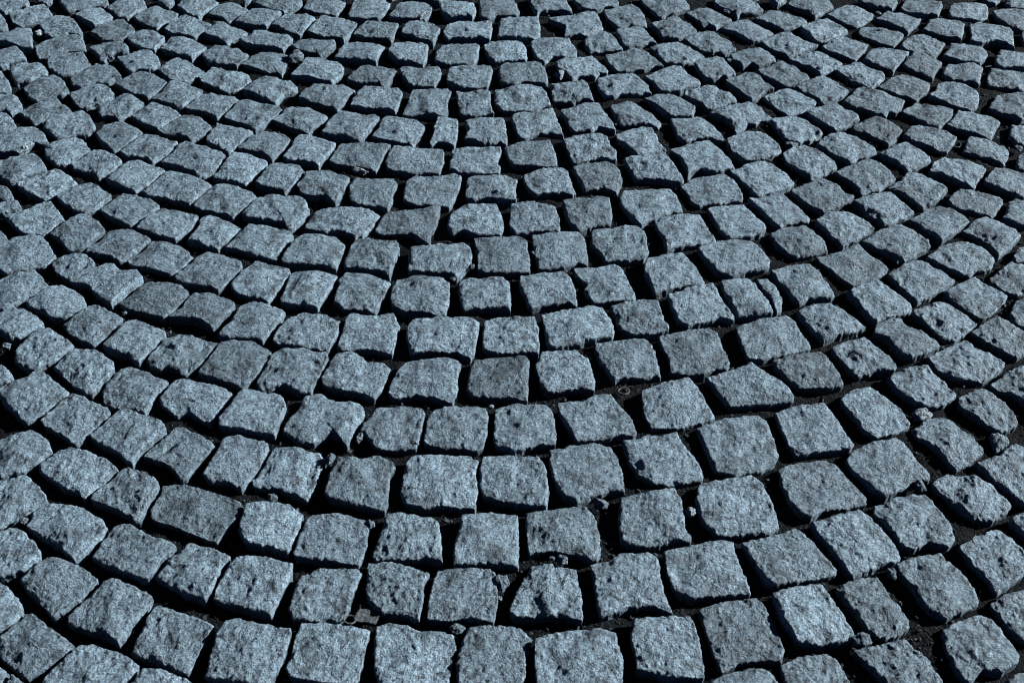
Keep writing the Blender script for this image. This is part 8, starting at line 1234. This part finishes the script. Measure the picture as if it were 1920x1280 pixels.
def link(name, me, loc=(0, 0, 0)):
    o = bpy.data.objects.new(name, me)
    o.location = loc
    coll.objects.link(o)
    return o


def tone_attr(me, values):
    a = me.attributes.new('tone', 'FLOAT', 'POINT')
    a.data.foreach_set('value', np.asarray(values, dtype=np.float32))


# ------------------------------------------------------------------ materials
def nodes_of(name):
    m = bpy.data.materials.new(name)
    m.use_nodes = True
    nt = m.node_tree
    bs = nt.nodes['Principled BSDF']
    return m, nt, bs


def N(nt, kind, **kw):
    n = nt.nodes.new(kind)
    for k, v in kw.items():
        if k in n.inputs:
            n.inputs[k].default_value = v
        else:
            setattr(n, k, v)
    return n


def ramp(nt, stops, src):
    r = nt.nodes.new('ShaderNodeValToRGB')
    el = r.color_ramp.elements
    while len(el) < len(stops):
        el.new(0.5)
    for e, (pos, c) in zip(el, stops):
        e.position = pos
        e.color = (c[0], c[1], c[2], 1)
    nt.links.new(src, r.inputs[0])
    return r.outputs[0]


def mixc(nt, fac, a, b, mode='MIX'):
    m = nt.nodes.new('ShaderNodeMix')
    m.data_type = 'RGBA'
    m.blend_type = mode
    for sock, v in ((m.inputs[0], fac), (m.inputs[6], a), (m.inputs[7], b)):
        if isinstance(v, (int, float)):
            sock.default_value = v
        elif isinstance(v, tuple):
            sock.default_value = v + (1,)
        else:
            nt.links.new(v, sock)
    return m.outputs[2]


def granite(name):
    m, nt, bs = nodes_of(name)
    L = nt.links.new
    geo = N(nt, 'ShaderNodeNewGeometry')
    P = geo.outputs['Position']
    big = N(nt, 'ShaderNodeTexNoise', Scale=28.0, Detail=3.0, Roughness=0.6)
    mid = N(nt, 'ShaderNodeTexNoise', Scale=95.0, Detail=4.0, Roughness=0.65)
    fine = N(nt, 'ShaderNodeTexNoise', Scale=330.0, Detail=3.0, Roughness=0.7)
    vor = N(nt, 'ShaderNodeTexVoronoi', Scale=260.0)
    for t in (big, mid, fine, vor):
        L(P, t.inputs['Vector'])
    # feldspar / quartz ground mass
    base = ramp(nt, ((0.34, (0.120, 0.190, 0.252)), (0.50, (0.232, 0.343, 0.440)), (0.66, (0.37, 0.52, 0.645))), fine.outputs['Fac'])
    # greyer and paler clouds in the stone
    cloud = ramp(nt, ((0.34, (0.52, 0.52, 0.52)), (0.48, (0.92, 0.92, 0.92)), (0.64, (1.18, 1.18, 1.18))), mid.outputs['Fac'])
    col = mixc(nt, 1.0, base, cloud, 'MULTIPLY')
    # biotite specks, single crystals
    r1 = ramp(nt, ((0.0, (0, 0, 0)), (0.80, (0, 0, 0)), (0.90, (0.8, 0.8, 0.8))), vor.outputs['Color'])
    col = mixc(nt, r1, col, (0.022, 0.030, 0.040))
    # old grime, brownish
    g = ramp(nt, ((0.53, (0, 0, 0)), (0.70, (0.72, 0.72, 0.72))), big.outputs['Fac'])
    col = mixc(nt, g, col, (0.048, 0.064, 0.080))
    # each block its own paleness
    at = N(nt, 'ShaderNodeAttribute', attribute_name='tone')
    hs = N(nt, 'ShaderNodeHueSaturation')
    L(at.outputs['Fac'], hs.inputs['Value'])
    L(col, hs.inputs['Color'])
    L(hs.outputs[0], bs.inputs['Base Color'])
    bs.inputs['Roughness'].default_value = 0.62
    bs.inputs['Specular IOR Level'].default_value = 0.45
    # crystal-sized relief
    b1 = N(nt, 'ShaderNodeTexNoise', Scale=230.0, Detail=5.0, Roughness=0.7)
    b2 = N(nt, 'ShaderNodeTexVoronoi', Scale=330.0)
    L(P, b1.inputs['Vector'])
    L(P, b2.inputs['Vector'])
    b0 = N(nt, 'ShaderNodeTexNoise', Scale=120.0, Detail=2.0, Roughness=0.5, Distortion=0.6)
    L(P, b0.inputs['Vector'])
    u0 = N(nt, 'ShaderNodeBump', Strength=1.0, Distance=0.0050)
    L(b0.outputs['Fac'], u0.inputs['Height'])
    u1 = N(nt, 'ShaderNodeBump', Strength=1.0, Distance=0.0028)
    u2 = N(nt, 'ShaderNodeBump', Strength=0.55, Distance=0.0009)
    L(b1.outputs['Fac'], u1.inputs['Height'])
    L(u0.outputs[0], u1.inputs['Normal'])
    L(b2.outputs['Distance'], u2.inputs['Height'])
    L(u1.outputs[0], u2.inputs['Normal'])
    b3 = N(nt, 'ShaderNodeTexNoise', Scale=540.0, Detail=2.0, Roughness=0.6)
    L(P, b3.inputs['Vector'])
    u3 = N(nt, 'ShaderNodeBump', Strength=1.0, Distance=0.0017)
    L(b3.outputs['Fac'], u3.inputs['Height'])
    L(u2.outputs[0], u3.inputs['Normal'])
    L(u3.outputs[0], bs.inputs['Normal'])
    return m


def soil_mat(name, lo, hi, scale=160.0):
    m, nt, bs = nodes_of(name)
    L = nt.links.new
    geo = N(nt, 'ShaderNodeNewGeometry')
    t = N(nt, 'ShaderNodeTexNoise', Scale=scale, Detail=6.0, Roughness=0.7)
    L(geo.outputs['Position'], t.inputs['Vector'])
    L(ramp(nt, ((0.42, lo), (0.64, hi)), t.outputs['Fac']), bs.inputs['Base Color'])
    bs.inputs['Roughness'].default_value = 0.95
    bs.inputs['Specular IOR Level'].default_value = 0.15
    u = N(nt, 'ShaderNodeBump', Strength=1.0, Distance=0.0035)
    L(t.outputs['Fac'], u.inputs['Height'])
    cr = N(nt, 'ShaderNodeTexVoronoi', Scale=230.0)
    L(geo.outputs['Position'], cr.inputs['Vector'])
    u2 = N(nt, 'ShaderNodeBump', Strength=1.0, Distance=0.0022, invert=True)
    L(cr.outputs['Distance'], u2.inputs['Height'])
    L(u.outputs[0], u2.inputs['Normal'])
    L(u2.outputs[0], bs.inputs['Normal'])
    return m


M_GRAN = granite('granite')
M_SOIL = soil_mat('joint_soil', (0.002, 0.003, 0.004), (0.019, 0.025, 0.032))
M_GRIT = soil_mat('grit', (0.035, 0.045, 0.055), (0.17, 0.225, 0.27), 400.0)
M_STRAW = soil_mat('dry_straw', (0.06, 0.07, 0.075), (0.20, 0.23, 0.24), 300.0)
M_PEB = soil_mat('pebble_stone', (0.09, 0.125, 0.16), (0.27, 0.36, 0.44), 260.0)
M_PALE = soil_mat('pale_quartz', (0.24, 0.31, 0.37), (0.48, 0.58, 0.65), 240.0)
M_METAL = soil_mat('dull_metal', (0.10, 0.12, 0.14), (0.22, 0.26, 0.30), 500.0)

# ------------------------------------------------------------------ setts
_topo = {}


def topo(n, S):
    if (n, S) in _topo:
        return _topo[(n, S)]
    ii, jj = np.meshgrid(np.arange(-n, n + 1), np.arange(-n, n + 1), indexing='ij')
    i, j = ii.ravel(), jj.ravel()
    k = np.maximum(abs(i), abs(j))
    # place along the perimeter of ring k, counter-clockwise from the corner (-k, k)
    pos = np.zeros(len(i))
    a = (i == -k)
    pos[a] = (k - j)[a]
    b = (j == -k) & ~a
    pos[b] = (2 * k + i + k)[b]
    c = (i == k) & ~a & ~b
    pos[c] = (4 * k + j + k)[c]
    d = ~a & ~b & ~c
    pos[d] = (6 * k + k - i)[d]
    frac = np.where(k > 0, pos / np.maximum(8 * k, 1), 0) % 1.0
    w = 2 * n + 1
    idx = np.arange(w * w).reshape(w, w)
    f = np.stack([idx[:-1, :-1], idx[1:, :-1], idx[1:, 1:], idx[:-1, 1:]], -1).reshape(-1, 4)
    rim = np.where(k == n)[0]
    rim = rim[np.argsort(frac[rim])]
    m = len(rim)
    fs = []
    prev = rim
    for s in range(S):
        cur = w * w + s * m + np.arange(m)
        fs.append(np.stack([prev, cur, np.roll(cur, -1), np.roll(prev, -1)], -1))
        prev = cur
    faces = np.concatenate([f] + fs)
    _topo[(n, S)] = (k / n, frac, frac[rim], faces)
    return _topo[(n, S)]


DEPTHS = (4.0, 10.0, 19.0, 30.0, 44.0)


def resample(poly, fr):
    p = np.asarray(poly, float)
    q = np.empty((2 * len(p), 2))                         # one corner-cutting pass
    nx = np.roll(p, -1, 0)
    q[0::2] = p * 0.94 + nx * 0.06
    q[1::2] = p * 0.06 + nx * 0.94
    s0 = np.argmax(-q[:, 0] + q[:, 1])
    q = np.roll(q, -s0, 0)
    if np.sum(q[:, 0] * np.roll(q[:, 1], -1) - q[:, 1] * np.roll(q[:, 0], -1)) < 0:
        q = np.roll(q[::-1], 1, 0)
    c = np.vstack([q, q[:1]])
    seg = np.hypot(*np.diff(c, axis=0).T)
    t = np.concatenate([[0], np.cumsum(seg)]) / seg.sum()
    return np.stack([np.interp(fr, t, c[:, 0]), np.interp(fr, t, c[:, 1])], 1)


def make_sett(cx, cy, z0, tx, ty, poly, n, seed):
    """vertices (mm, local to the sett) and faces"""
    r = np.random.default_rng(seed)
    S = len(DEPTHS)
    rr, fr, fr_rim, faces = topo(n, S)
    O = resample(poly, fr)
    R = np.hypot(O[:, 0], O[:, 1])
    out = O / np.maximum(R, 1e-6)[:, None]
    O = O + out * 1.5
    rho = 1 - (1 - rr) ** 1.25
    xy = O * rho[:, None]
    so = r.uniform(0, 500, 3)
    # rounded, chipped arris
    ring = np.stack([np.cos(fr * 2 * np.pi) * 2.2, np.sin(fr * 2 * np.pi) * 2.2, 0 * fr], 1) + so
    e0 = r.uniform(2.8, 5.2)
    e = e0 * (0.65 + 2.6 * np.clip(noise(ring) + 0.02, 0, 1) + 1.3 * np.clip(noise(ring * 3.1 + 9), 0, 1) + 0.8 * np.clip(noise(ring * 7 + 19), 0, 1))
    dist = (1 - rho) * R
    x = np.clip(1 - dist / e, 0, 1)
    drop = e * (1 - np.sqrt(np.clip(1 - x * x, 0, 1)))
    P3 = np.stack([xy[:, 0], xy[:, 1], 0 * R], 1)
    rough = r.uniform(0.82, 1.18)
    off = so * 1.7
    st = r.uniform(0.75, 1.25, 3)
    wp = P3 + 5.0 * np.stack([noise(P3 / 19 + off + 301), noise(P3 / 19 + off + 402), 0 * R], 1)
    n2 = noise(wp * st / 14 + off + 23)
    h = (5.0 * noise(P3 / 55 + off) + 3.4 * noise(wp * st / 26 + off + 11) * rough
         + 2.6 * np.where(n2 < 0, 0.35 * n2, n2) * rough + 1.2 * np.abs(noise(wp / 17 + off + 61)) * rough
         + 2.8 * soft(noise((wp + 2.0 * n2[:, None]) / 8.0 + off + 37)) * rough
         + 1.6 * soft(noise((wp + 1.2 * n2[:, None]) / 4.4 + off + 51)) * rough)
    # split faces: a few flat facets meeting in blunt ridges
    K = r.integers(4, 9)
    sl = r.normal(0, 0.13, (K, 2))
    of = r.uniform(0, 3.0, K)
    pl = (xy + 2.5 * np.stack([n2, noise(wp / 11 + off + 500)], 1)) @ sl.T + of
    h += 0.65 * np.clip(pl.min(1), -5, 3)
    # crown of the block
    h += (r.uniform(0.0, 2.5)) * (1 - rho ** 2)
    # a pocked patch on some blocks
    if r.random() < 0.10:
        a, rad = r.uniform(0, 6.28), r.uniform(0, 28)
        d2 = (xy[:, 0] - rad * math.cos(a)) ** 2 + (xy[:, 1] - rad * math.sin(a)) ** 2
        h -= (r.uniform(1.0, 2.6) * (0.8 + 1.6 * noise(P3 / 9 + off + 123))) * np.exp(-d2 / r.uniform(8, 17) ** 2)
    for (dx, dy, ra, rb, an, dep) in DENTS:
        if abs(dx - cx) < 90 and abs(dy - cy) < 90:
            ux, uy = xy[:, 0] - (dx - cx), xy[:, 1] - (dy - cy)
            ca, sa = math.cos(math.radians(an)), math.sin(math.radians(an))
            q = ((ux * ca + uy * sa) / ra) ** 2 + ((-ux * sa + uy * ca) / rb) ** 2
            q = q * (1 + 0.9 * noise(P3 / 13 + off + 210) + 0.5 * noise(P3 / 5 + off + 220))
            h -= dep * np.exp(-np.clip(q, 0, None) ** 1.3)
    z = z0 + tx * xy[:, 0] / 1000 + ty * xy[:, 1] / 1000 + h * sstep(0, 0.12, 1 - rho * 0.93) - drop
    w = sstep(0.72, 1.0, rho)
    ed = (2.0 * noise(P3 / 17 + off + 71) + 1.9 * noise(P3 / 7.5 + off + 83) + 1.7 * noise(P3 / 4 + off + 97) - 0.5) * w
    xy = xy + out * ed[:, None]
    top = np.stack([xy[:, 0], xy[:, 1], z], 1)
    rim = np.where(rr >= 1)[0]
    rim = rim[np.argsort(fr[rim])]
    rows = [top]
    bx, bo, bz = top[rim], out[rim], top[rim, 2]
    for dpt in DEPTHS:
        q = bx.copy()
        q[:, 2] = bz - dpt
        wob = 3.0 * noise(q / 16 + off + 5) + 1.4 * noise(q / 6 + off + 15)
        q[:, :2] += bo * (wob * sstep(0, 10, dpt) - 0.11 * dpt)[:, None]
        rows.append(q)
    return np.concatenate(rows), faces


def sett_tone(seed):
    r = np.random.default_rng(seed + 5000)
    return float(np.clip(r.normal(1.0, 0.12), 0.7, 1.3))


stuff_v, stuff_f, stuff_t, base_i = [], [], [], 0
for i, (cx, cy, z0, tx, ty, poly) in enumerate(SETTS):
    pts = [(poly[a], poly[a + 1]) for a in range(0, len(poly), 2)]
    label = SETT_LABELS[i] if i < len(SETT_LABELS) else None
    n = (30 if cy < 1300 else 24 if cy < 1700 else 19) if label else (13 if i < 373 else 6)
    v, f = make_sett(cx, cy, z0, tx, ty, pts, n, 100 + i)
    if label:
        me = raw_mesh('granite_sett', v * MM, f, M_GRAN)
        tone_attr(me, np.full(len(v), sett_tone(i)))
        o = link('granite_sett', me, (cx * MM, cy * MM, 0))
        o['label'] = label
        o['category'] = 'paving stone'
        o['group'] = 'granite setts laid in curved rows'
    else:
        stuff_v.append(v * MM + np.array([cx * MM, cy * MM, 0]))
        stuff_f.append(f + base_i)
        stuff_t.append(np.full(len(v), sett_tone(i)))
        base_i += len(v)
me = raw_mesh('far_setts', np.concatenate(stuff_v), np.concatenate(stuff_f), M_GRAN)
tone_attr(me, np.concatenate(stuff_t))
o = link('far_setts', me)
o['label'] = 'blue-grey granite setts of the outermost rows along the edges of the paving'
o['category'] = 'paving stones'
o['kind'] = 'stuff'

# ------------------------------------------------------------------ earth in the joints, one sheet
BX0, BX1, BY0, BY1 = -1.75, 1.75, 0.72, 3.25
STEP = 0.0055


def axis(a, b):
    fine = np.arange(a, b, STEP)
    lo = a - np.array([40, 12, 4, 1.2, 0.4, 0.1])
    hi = b + np.array([0.1, 0.4, 1.2, 4, 12, 40])
    return np.concatenate([lo, fine, hi])


gx, gy = axis(BX0, BX1), axis(BY0, BY1)


def soil_z(x, y):
    p = np.stack([x, y, 0 * x], 1)
    lvl = -18.5 + 11 * noise(p / 0.16 + 3) + 5.0 * noise(p / 0.045 + 13)
    lvl += 3.2 * noise(p / 0.017 + 29) + 2.0 * noise(p / 0.008 + 41)
    lvl += 4.0 * sstep(0.1, 1.2, x + 0.3 * (y - 1.5))
    return np.clip(lvl, -36, -5) * MM


X, Y = np.meshgrid(gx, gy, indexing='ij')
zz = soil_z(X.ravel(), Y.ravel())
idx = np.arange(X.size).reshape(X.shape)
f = np.stack([idx[:-1, :-1], idx[1:, :-1], idx[1:, 1:], idx[:-1, 1:]], -1).reshape(-1, 4)
o = link('ground', raw_mesh('ground', np.stack([X.ravel(), Y.ravel(), zz], 1), f, M_SOIL))
o['label'] = 'dark earth in the joints between the setts'
o['category'] = 'ground'
o['kind'] = 'structure'

# ------------------------------------------------------------------ which ground points are joint
polys = []
for (cx, cy, z0, tx, ty, poly) in SETTS:
    p = np.array(poly, float).reshape(-1, 2) + (cx, cy)
    polys.append((p, p.min(0), p.max(0)))


LO = np.array([a[1] for a in polys])
HI = np.array([a[2] for a in polys])


def in_joint(pt):
    x, y = pt[0] * 1000, pt[1] * 1000
    for q in np.where((LO[:, 0] < x + 1) & (HI[:, 0] > x - 1) & (LO[:, 1] < y + 1) & (HI[:, 1] > y - 1))[0]:
        p = polys[q][0]
        if True:
            c = p.mean(0)
            q = c + (p - c) * 1.03
            x1, y1 = q[:, 0], q[:, 1]
            x2, y2 = np.roll(x1, -1), np.roll(y1, -1)
            hit = ((y1 > y) != (y2 > y)) & (x < (x2 - x1) * (y - y1) / np.where(y2 == y1, 1e-9, y2 - y1) + x1)
            if hit.sum() % 2:
                return False
    return True


def ico(sub):
    import bmesh
    bm = bmesh.new()
    bmesh.ops.create_icosphere(bm, subdivisions=sub, radius=1.0)
    v = np.array([q.co[:] for q in bm.verts])
    f = np.array([[w.index for w in q.verts] for q in bm.faces])
    bm.free()
    return v, f


# ------------------------------------------------------------------ grit: nobody could count it
iv, if_ = ico(2)
gv, gf, cnt = [], [], 0
spots = []
tries = 0
while len(spots) < 7500 and tries < 60000:
    tries += 1
    y = random.uniform(0.85, 3.0)
    x = random.uniform(-0.55, 0.55) * (y + 0.15) * 0.95
    bias = noise(np.array([[x / 0.13, y / 0.13, 4.5]]))[0] + 0.22 * (x > 0.0) - 0.05
    if random.random() > 0.25 + 1.6 * max(0, bias):
        continue
    if in_joint((x, y)):
        spots.append((x, y))
for q, (x, y) in enumerate(spots):
    r = random.choice((0.5, 0.6, 0.8, 0.8, 1.0, 1.0, 1.3, 1.6, 2.2, 3.0)) * 1.15
    sc = np.array([random.uniform(0.8, 1.9), random.uniform(0.6, 1.2), random.uniform(0.5, 1.0)]) * r
    v = iv.copy()
    for g in range(6):                                     # broken faces
        nrm = _G[(q * 7 + g * 31) % 256]
        v = v - np.clip(v @ nrm - random.uniform(0.25, 0.7), 0, None)[:, None] * nrm
    v = v * (1 + 0.5 * noise(iv * 1.7 + q * 7.7))[:, None] * sc
    a = random.uniform(0, 6.28)
    v = np.stack([v[:, 0] * math.cos(a) - v[:, 1] * math.sin(a), v[:, 0] * math.sin(a) + v[:, 1] * math.cos(a), v[:, 2]], 1)
    z = soil_z(np.array([x]), np.array([y]))[0]
    gv.append(v * MM + np.array([x, y, z + r * 0.35 * MM]))
    gf.append(if_ + cnt)
    cnt += len(v)
o = link('joint_grit', raw_mesh('joint_grit', np.concatenate(gv), np.concatenate(gf), M_GRIT, False))
o['label'] = 'fine grit and crumbs of earth lying in the joints'
o['category'] = 'grit'
o['kind'] = 'stuff'


# ------------------------------------------------------------------ dry grass and moss threads in the joints
def tube(pts, radii, k=5):
    pts = np.asarray(pts, float)
    v, f = [], []
    for i, p in enumerate(pts):
        t = pts[min(i + 1, len(pts) - 1)] - pts[max(i - 1, 0)]
        t /= max(np.linalg.norm(t), 1e-9)
        u = np.cross(t, (0, 0, 1.0) if abs(t[2]) < 0.9 else (1.0, 0, 0))
        u /= np.linalg.norm(u)
        w = np.cross(t, u)
        for j in range(k):
            a = 2 * math.pi * j / k
            v.append(p + radii[i] * (math.cos(a) * u + math.sin(a) * w))
    n = len(pts)
    for i in range(n - 1):
        for j in range(k):
            f.append((i * k + j, i * k + (j + 1) % k, (i + 1) * k + (j + 1) % k, (i + 1) * k + j))
    return np.array(v), np.array(f)


sv, sf, cnt = [], [], 0
made = tries = 0
while made < 1100 and tries < 40000:
    tries += 1
    y = random.uniform(0.9, 3.0)
    x = random.uniform(-0.5, 0.55) * (y + 0.15)
    b = noise(np.array([[x / 0.11, y / 0.11, 9.5]]))[0] + (0.12 if x > 0.1 else -0.12)
    if random.random() > 0.06 + 1.5 * max(0, b) or not in_joint((x, y)):
        continue
    made += 1
    a = random.uniform(0, 6.28)
    ln = random.uniform(4, 13) * MM
    z = soil_z(np.array([x]), np.array([y]))[0]
    rise = random.uniform(0.1, 0.9)
    bend = random.uniform(-1.8, 1.8)
    pts = []
    for s in range(5):
        t = s / 4
        aa = a + bend * t
        pts.append((x + math.cos(aa) * ln * t, y + math.sin(aa) * ln * t, z + rise * ln * (t - 0.6 * t * t) + 0.4 * MM))
    v, f = tube(pts, [0.34 * MM, 0.32 * MM, 0.28 * MM, 0.22 * MM, 0.08 * MM], 4)
    sv.append(v)
    sf.append(f + cnt)
    cnt += len(v)
o = link('joint_straw', raw_mesh('joint_straw', np.concatenate(sv), np.concatenate(sf), M_STRAW))
o['label'] = 'dry threads of grass and moss caught in the joints'
o['category'] = 'dry grass'
o['kind'] = 'stuff'

# ------------------------------------------------------------------ loose pebbles, chips, rings and twigs
pv, pf = ico(4)


def rough_stone(lx, ly, lz, seed, angular=False):
    v = pv.copy()
    if angular:                                            # flat facets of a broken chip
        r = np.random.default_rng(seed)
        for q in range(9):
            nrm = r.normal(size=3)
            nrm /= np.linalg.norm(nrm)
            lim = r.uniform(0.55, 0.8)
            dd = v @ nrm
            v = v - np.clip(dd - lim, 0, None)[:, None] * nrm
    v = v * (0.92 + 0.55 * noise(v * 1.1 + seed * 3.3) + 0.28 * noise(v * 2.6 + seed) + 0.14 * noise(v * 6.0 + seed))[:, None]
    return v * np.array([lx, ly, lz]) * 0.5


CATS = {'pebble': 'pebble', 'pale_pebble': 'pebble', 'stone_chip': 'stone chip', 'pale_chip': 'stone chip',
        'small_ring': 'ring', 'twig': 'twig', 'foil_scrap': 'scrap', 'leaf_flake': 'flake'}
for q, (kind, label, x, y, z, lx, ly, lz, turn) in enumerate(BITS):
    name = {'pale_pebble': 'pebble', 'pale_chip': 'stone_chip'}.get(kind, kind)
    if kind in ('pebble', 'pale_pebble'):
        v, f, m = rough_stone(lx, ly, lz, q + 1), pf, (M_PALE if kind[1] == 'a' else M_PEB)
    elif kind in ('stone_chip', 'pale_chip'):
        v, f, m = rough_stone(lx, ly, lz, q + 1, True), pf, (M_PALE if kind[0] == 'p' else M_PEB)
    elif kind == 'small_ring':
        t = np.linspace(0, 2 * math.pi, 33)[:-1]
        v, f = [], []
        for a in t:
            for b in range(10):
                c = 2 * math.pi * b / 10
                rad = lx * 0.5 - lz * 0.5 + math.cos(c) * lz * 0.5
                v.append((math.cos(a) * rad, math.sin(a) * rad * ly / lx, math.sin(c) * lz * 0.5))
        for a in range(32):
            for b in range(10):
                f.append((a * 10 + b, ((a + 1) % 32) * 10 + b, ((a + 1) % 32) * 10 + (b + 1) % 10, a * 10 + (b + 1) % 10))
        v, f, m = np.array(v), np.array(f), M_METAL
        v = v + 0.25 * noise(v / 2.0 + q)[:, None]
    elif kind == 'twig':
        s = np.linspace(-0.5, 0.5, 9)
        pts = np.stack([s * lx, np.sin(s * 4 + q) * ly, np.cos(s * 3) * lz * 0.4], 1)
        v, f = tube(pts, [lz * 0.5 * (1 - 0.7 * abs(a)) for a in s * 2], 6)
        m = M_STRAW if lz < 1.2 else M_PALE
    else:                                                  # thin crumpled sheet with thickness
        g = np.linspace(-0.5, 0.5, 13)
        A, B = np.meshgrid(g, g, indexing='ij')
        A, B = A.ravel(), B.ravel()
        taper = 1.0 if kind == 'foil_scrap' else 1 - 1.7 * np.abs(A)
        top = np.stack([A * lx, B * ly * taper, lz * (0.8 * noise(np.stack([A * 2.2, B * 2.2, 0 * A + q], 1)) + 0.9 * A * A)], 1)
        I = np.arange(169).reshape(13, 13)
        f1 = np.stack([I[:-1, :-1], I[1:, :-1], I[1:, 1:], I[:-1, 1:]], -1).reshape(-1, 4)
        rim = np.concatenate([I[:, 0], I[-1, 1:], I[-2::-1, -1], I[0, -2:0:-1]])
        f3 = np.stack([np.roll(rim, -1), rim, rim + 169, np.roll(rim, -1) + 169], -1)
        v = np.concatenate([top, top - (0, 0, 0.5)])
        f = np.concatenate([f1, f1[:, ::-1] + 169, f3])
        m = M_METAL if kind == 'foil_scrap' else M_PALE
    me = raw_mesh(name, v * MM, f, m)
    o = link(name, me, (x * MM, y * MM, z * MM))
    o.rotation_euler = (math.radians(random.uniform(-12, 12)), math.radians(random.uniform(-12, 12)), math.radians(turn))
    o['label'] = label
    o['category'] = CATS[kind]
    if 'pebble' in kind or 'chip' in kind:
        o['group'] = 'loose pebbles and stone chips lying in the joints'

# ------------------------------------------------------------------ light
el, az = math.radians(SUN_EL), math.radians(SUN_AZ)
d = Vector((math.cos(el) * math.cos(az), math.cos(el) * math.sin(az), math.sin(el)))
sun = bpy.data.lights.new('sun', 'SUN')
sun.energy = 5.0
sun.angle = math.radians(0.53)
sun.color = (1.0, 0.98, 0.945)
so = bpy.data.objects.new('sun', sun)
so.rotation_euler = d.to_track_quat('Z', 'Y').to_euler()
so.location = d * 20
coll.objects.link(so)

world = bpy.data.worlds.new('World')
scene.world = world
world.use_nodes = True
wn = world.node_tree
sky = wn.nodes.new('ShaderNodeTexSky')
sky.sky_type = 'NISHITA'
sky.sun_disc = False
sky.air_density = 0.25
sky.dust_density = 0.1
sky.altitude = 7000
sky.sun_elevation = el
sky.sun_rotation = math.radians(90 - SUN_AZ)
bg = wn.nodes['Background']
bg.inputs['Strength'].default_value = 0.05
wn.links.new(sky.outputs[0], bg.inputs['Color'])

# ------------------------------------------------------------------ camera
cam = bpy.data.cameras.new('camera')
cam.sensor_width = 36.0
cam.lens = 36.0 * 2300 / 1920
cam.clip_start = 0.01
cam.clip_end = 500
co = bpy.data.objects.new('camera', cam)
co.location = (0, 0, CAM_H)
co.rotation_euler = (math.radians(90 - 41.0), 0, 0)
coll.objects.link(co)
scene.camera = co

scene.render.engine = 'CYCLES'
scene.cycles.filter_width = 1.05
scene.cycles.max_bounces = 4
scene.cycles.diffuse_bounces = 0
scene.view_settings.view_transform = 'Standard'
scene.view_settings.look = 'None'
scene.view_settings.exposure = 0.40
scene.view_settings.gamma = 1.0
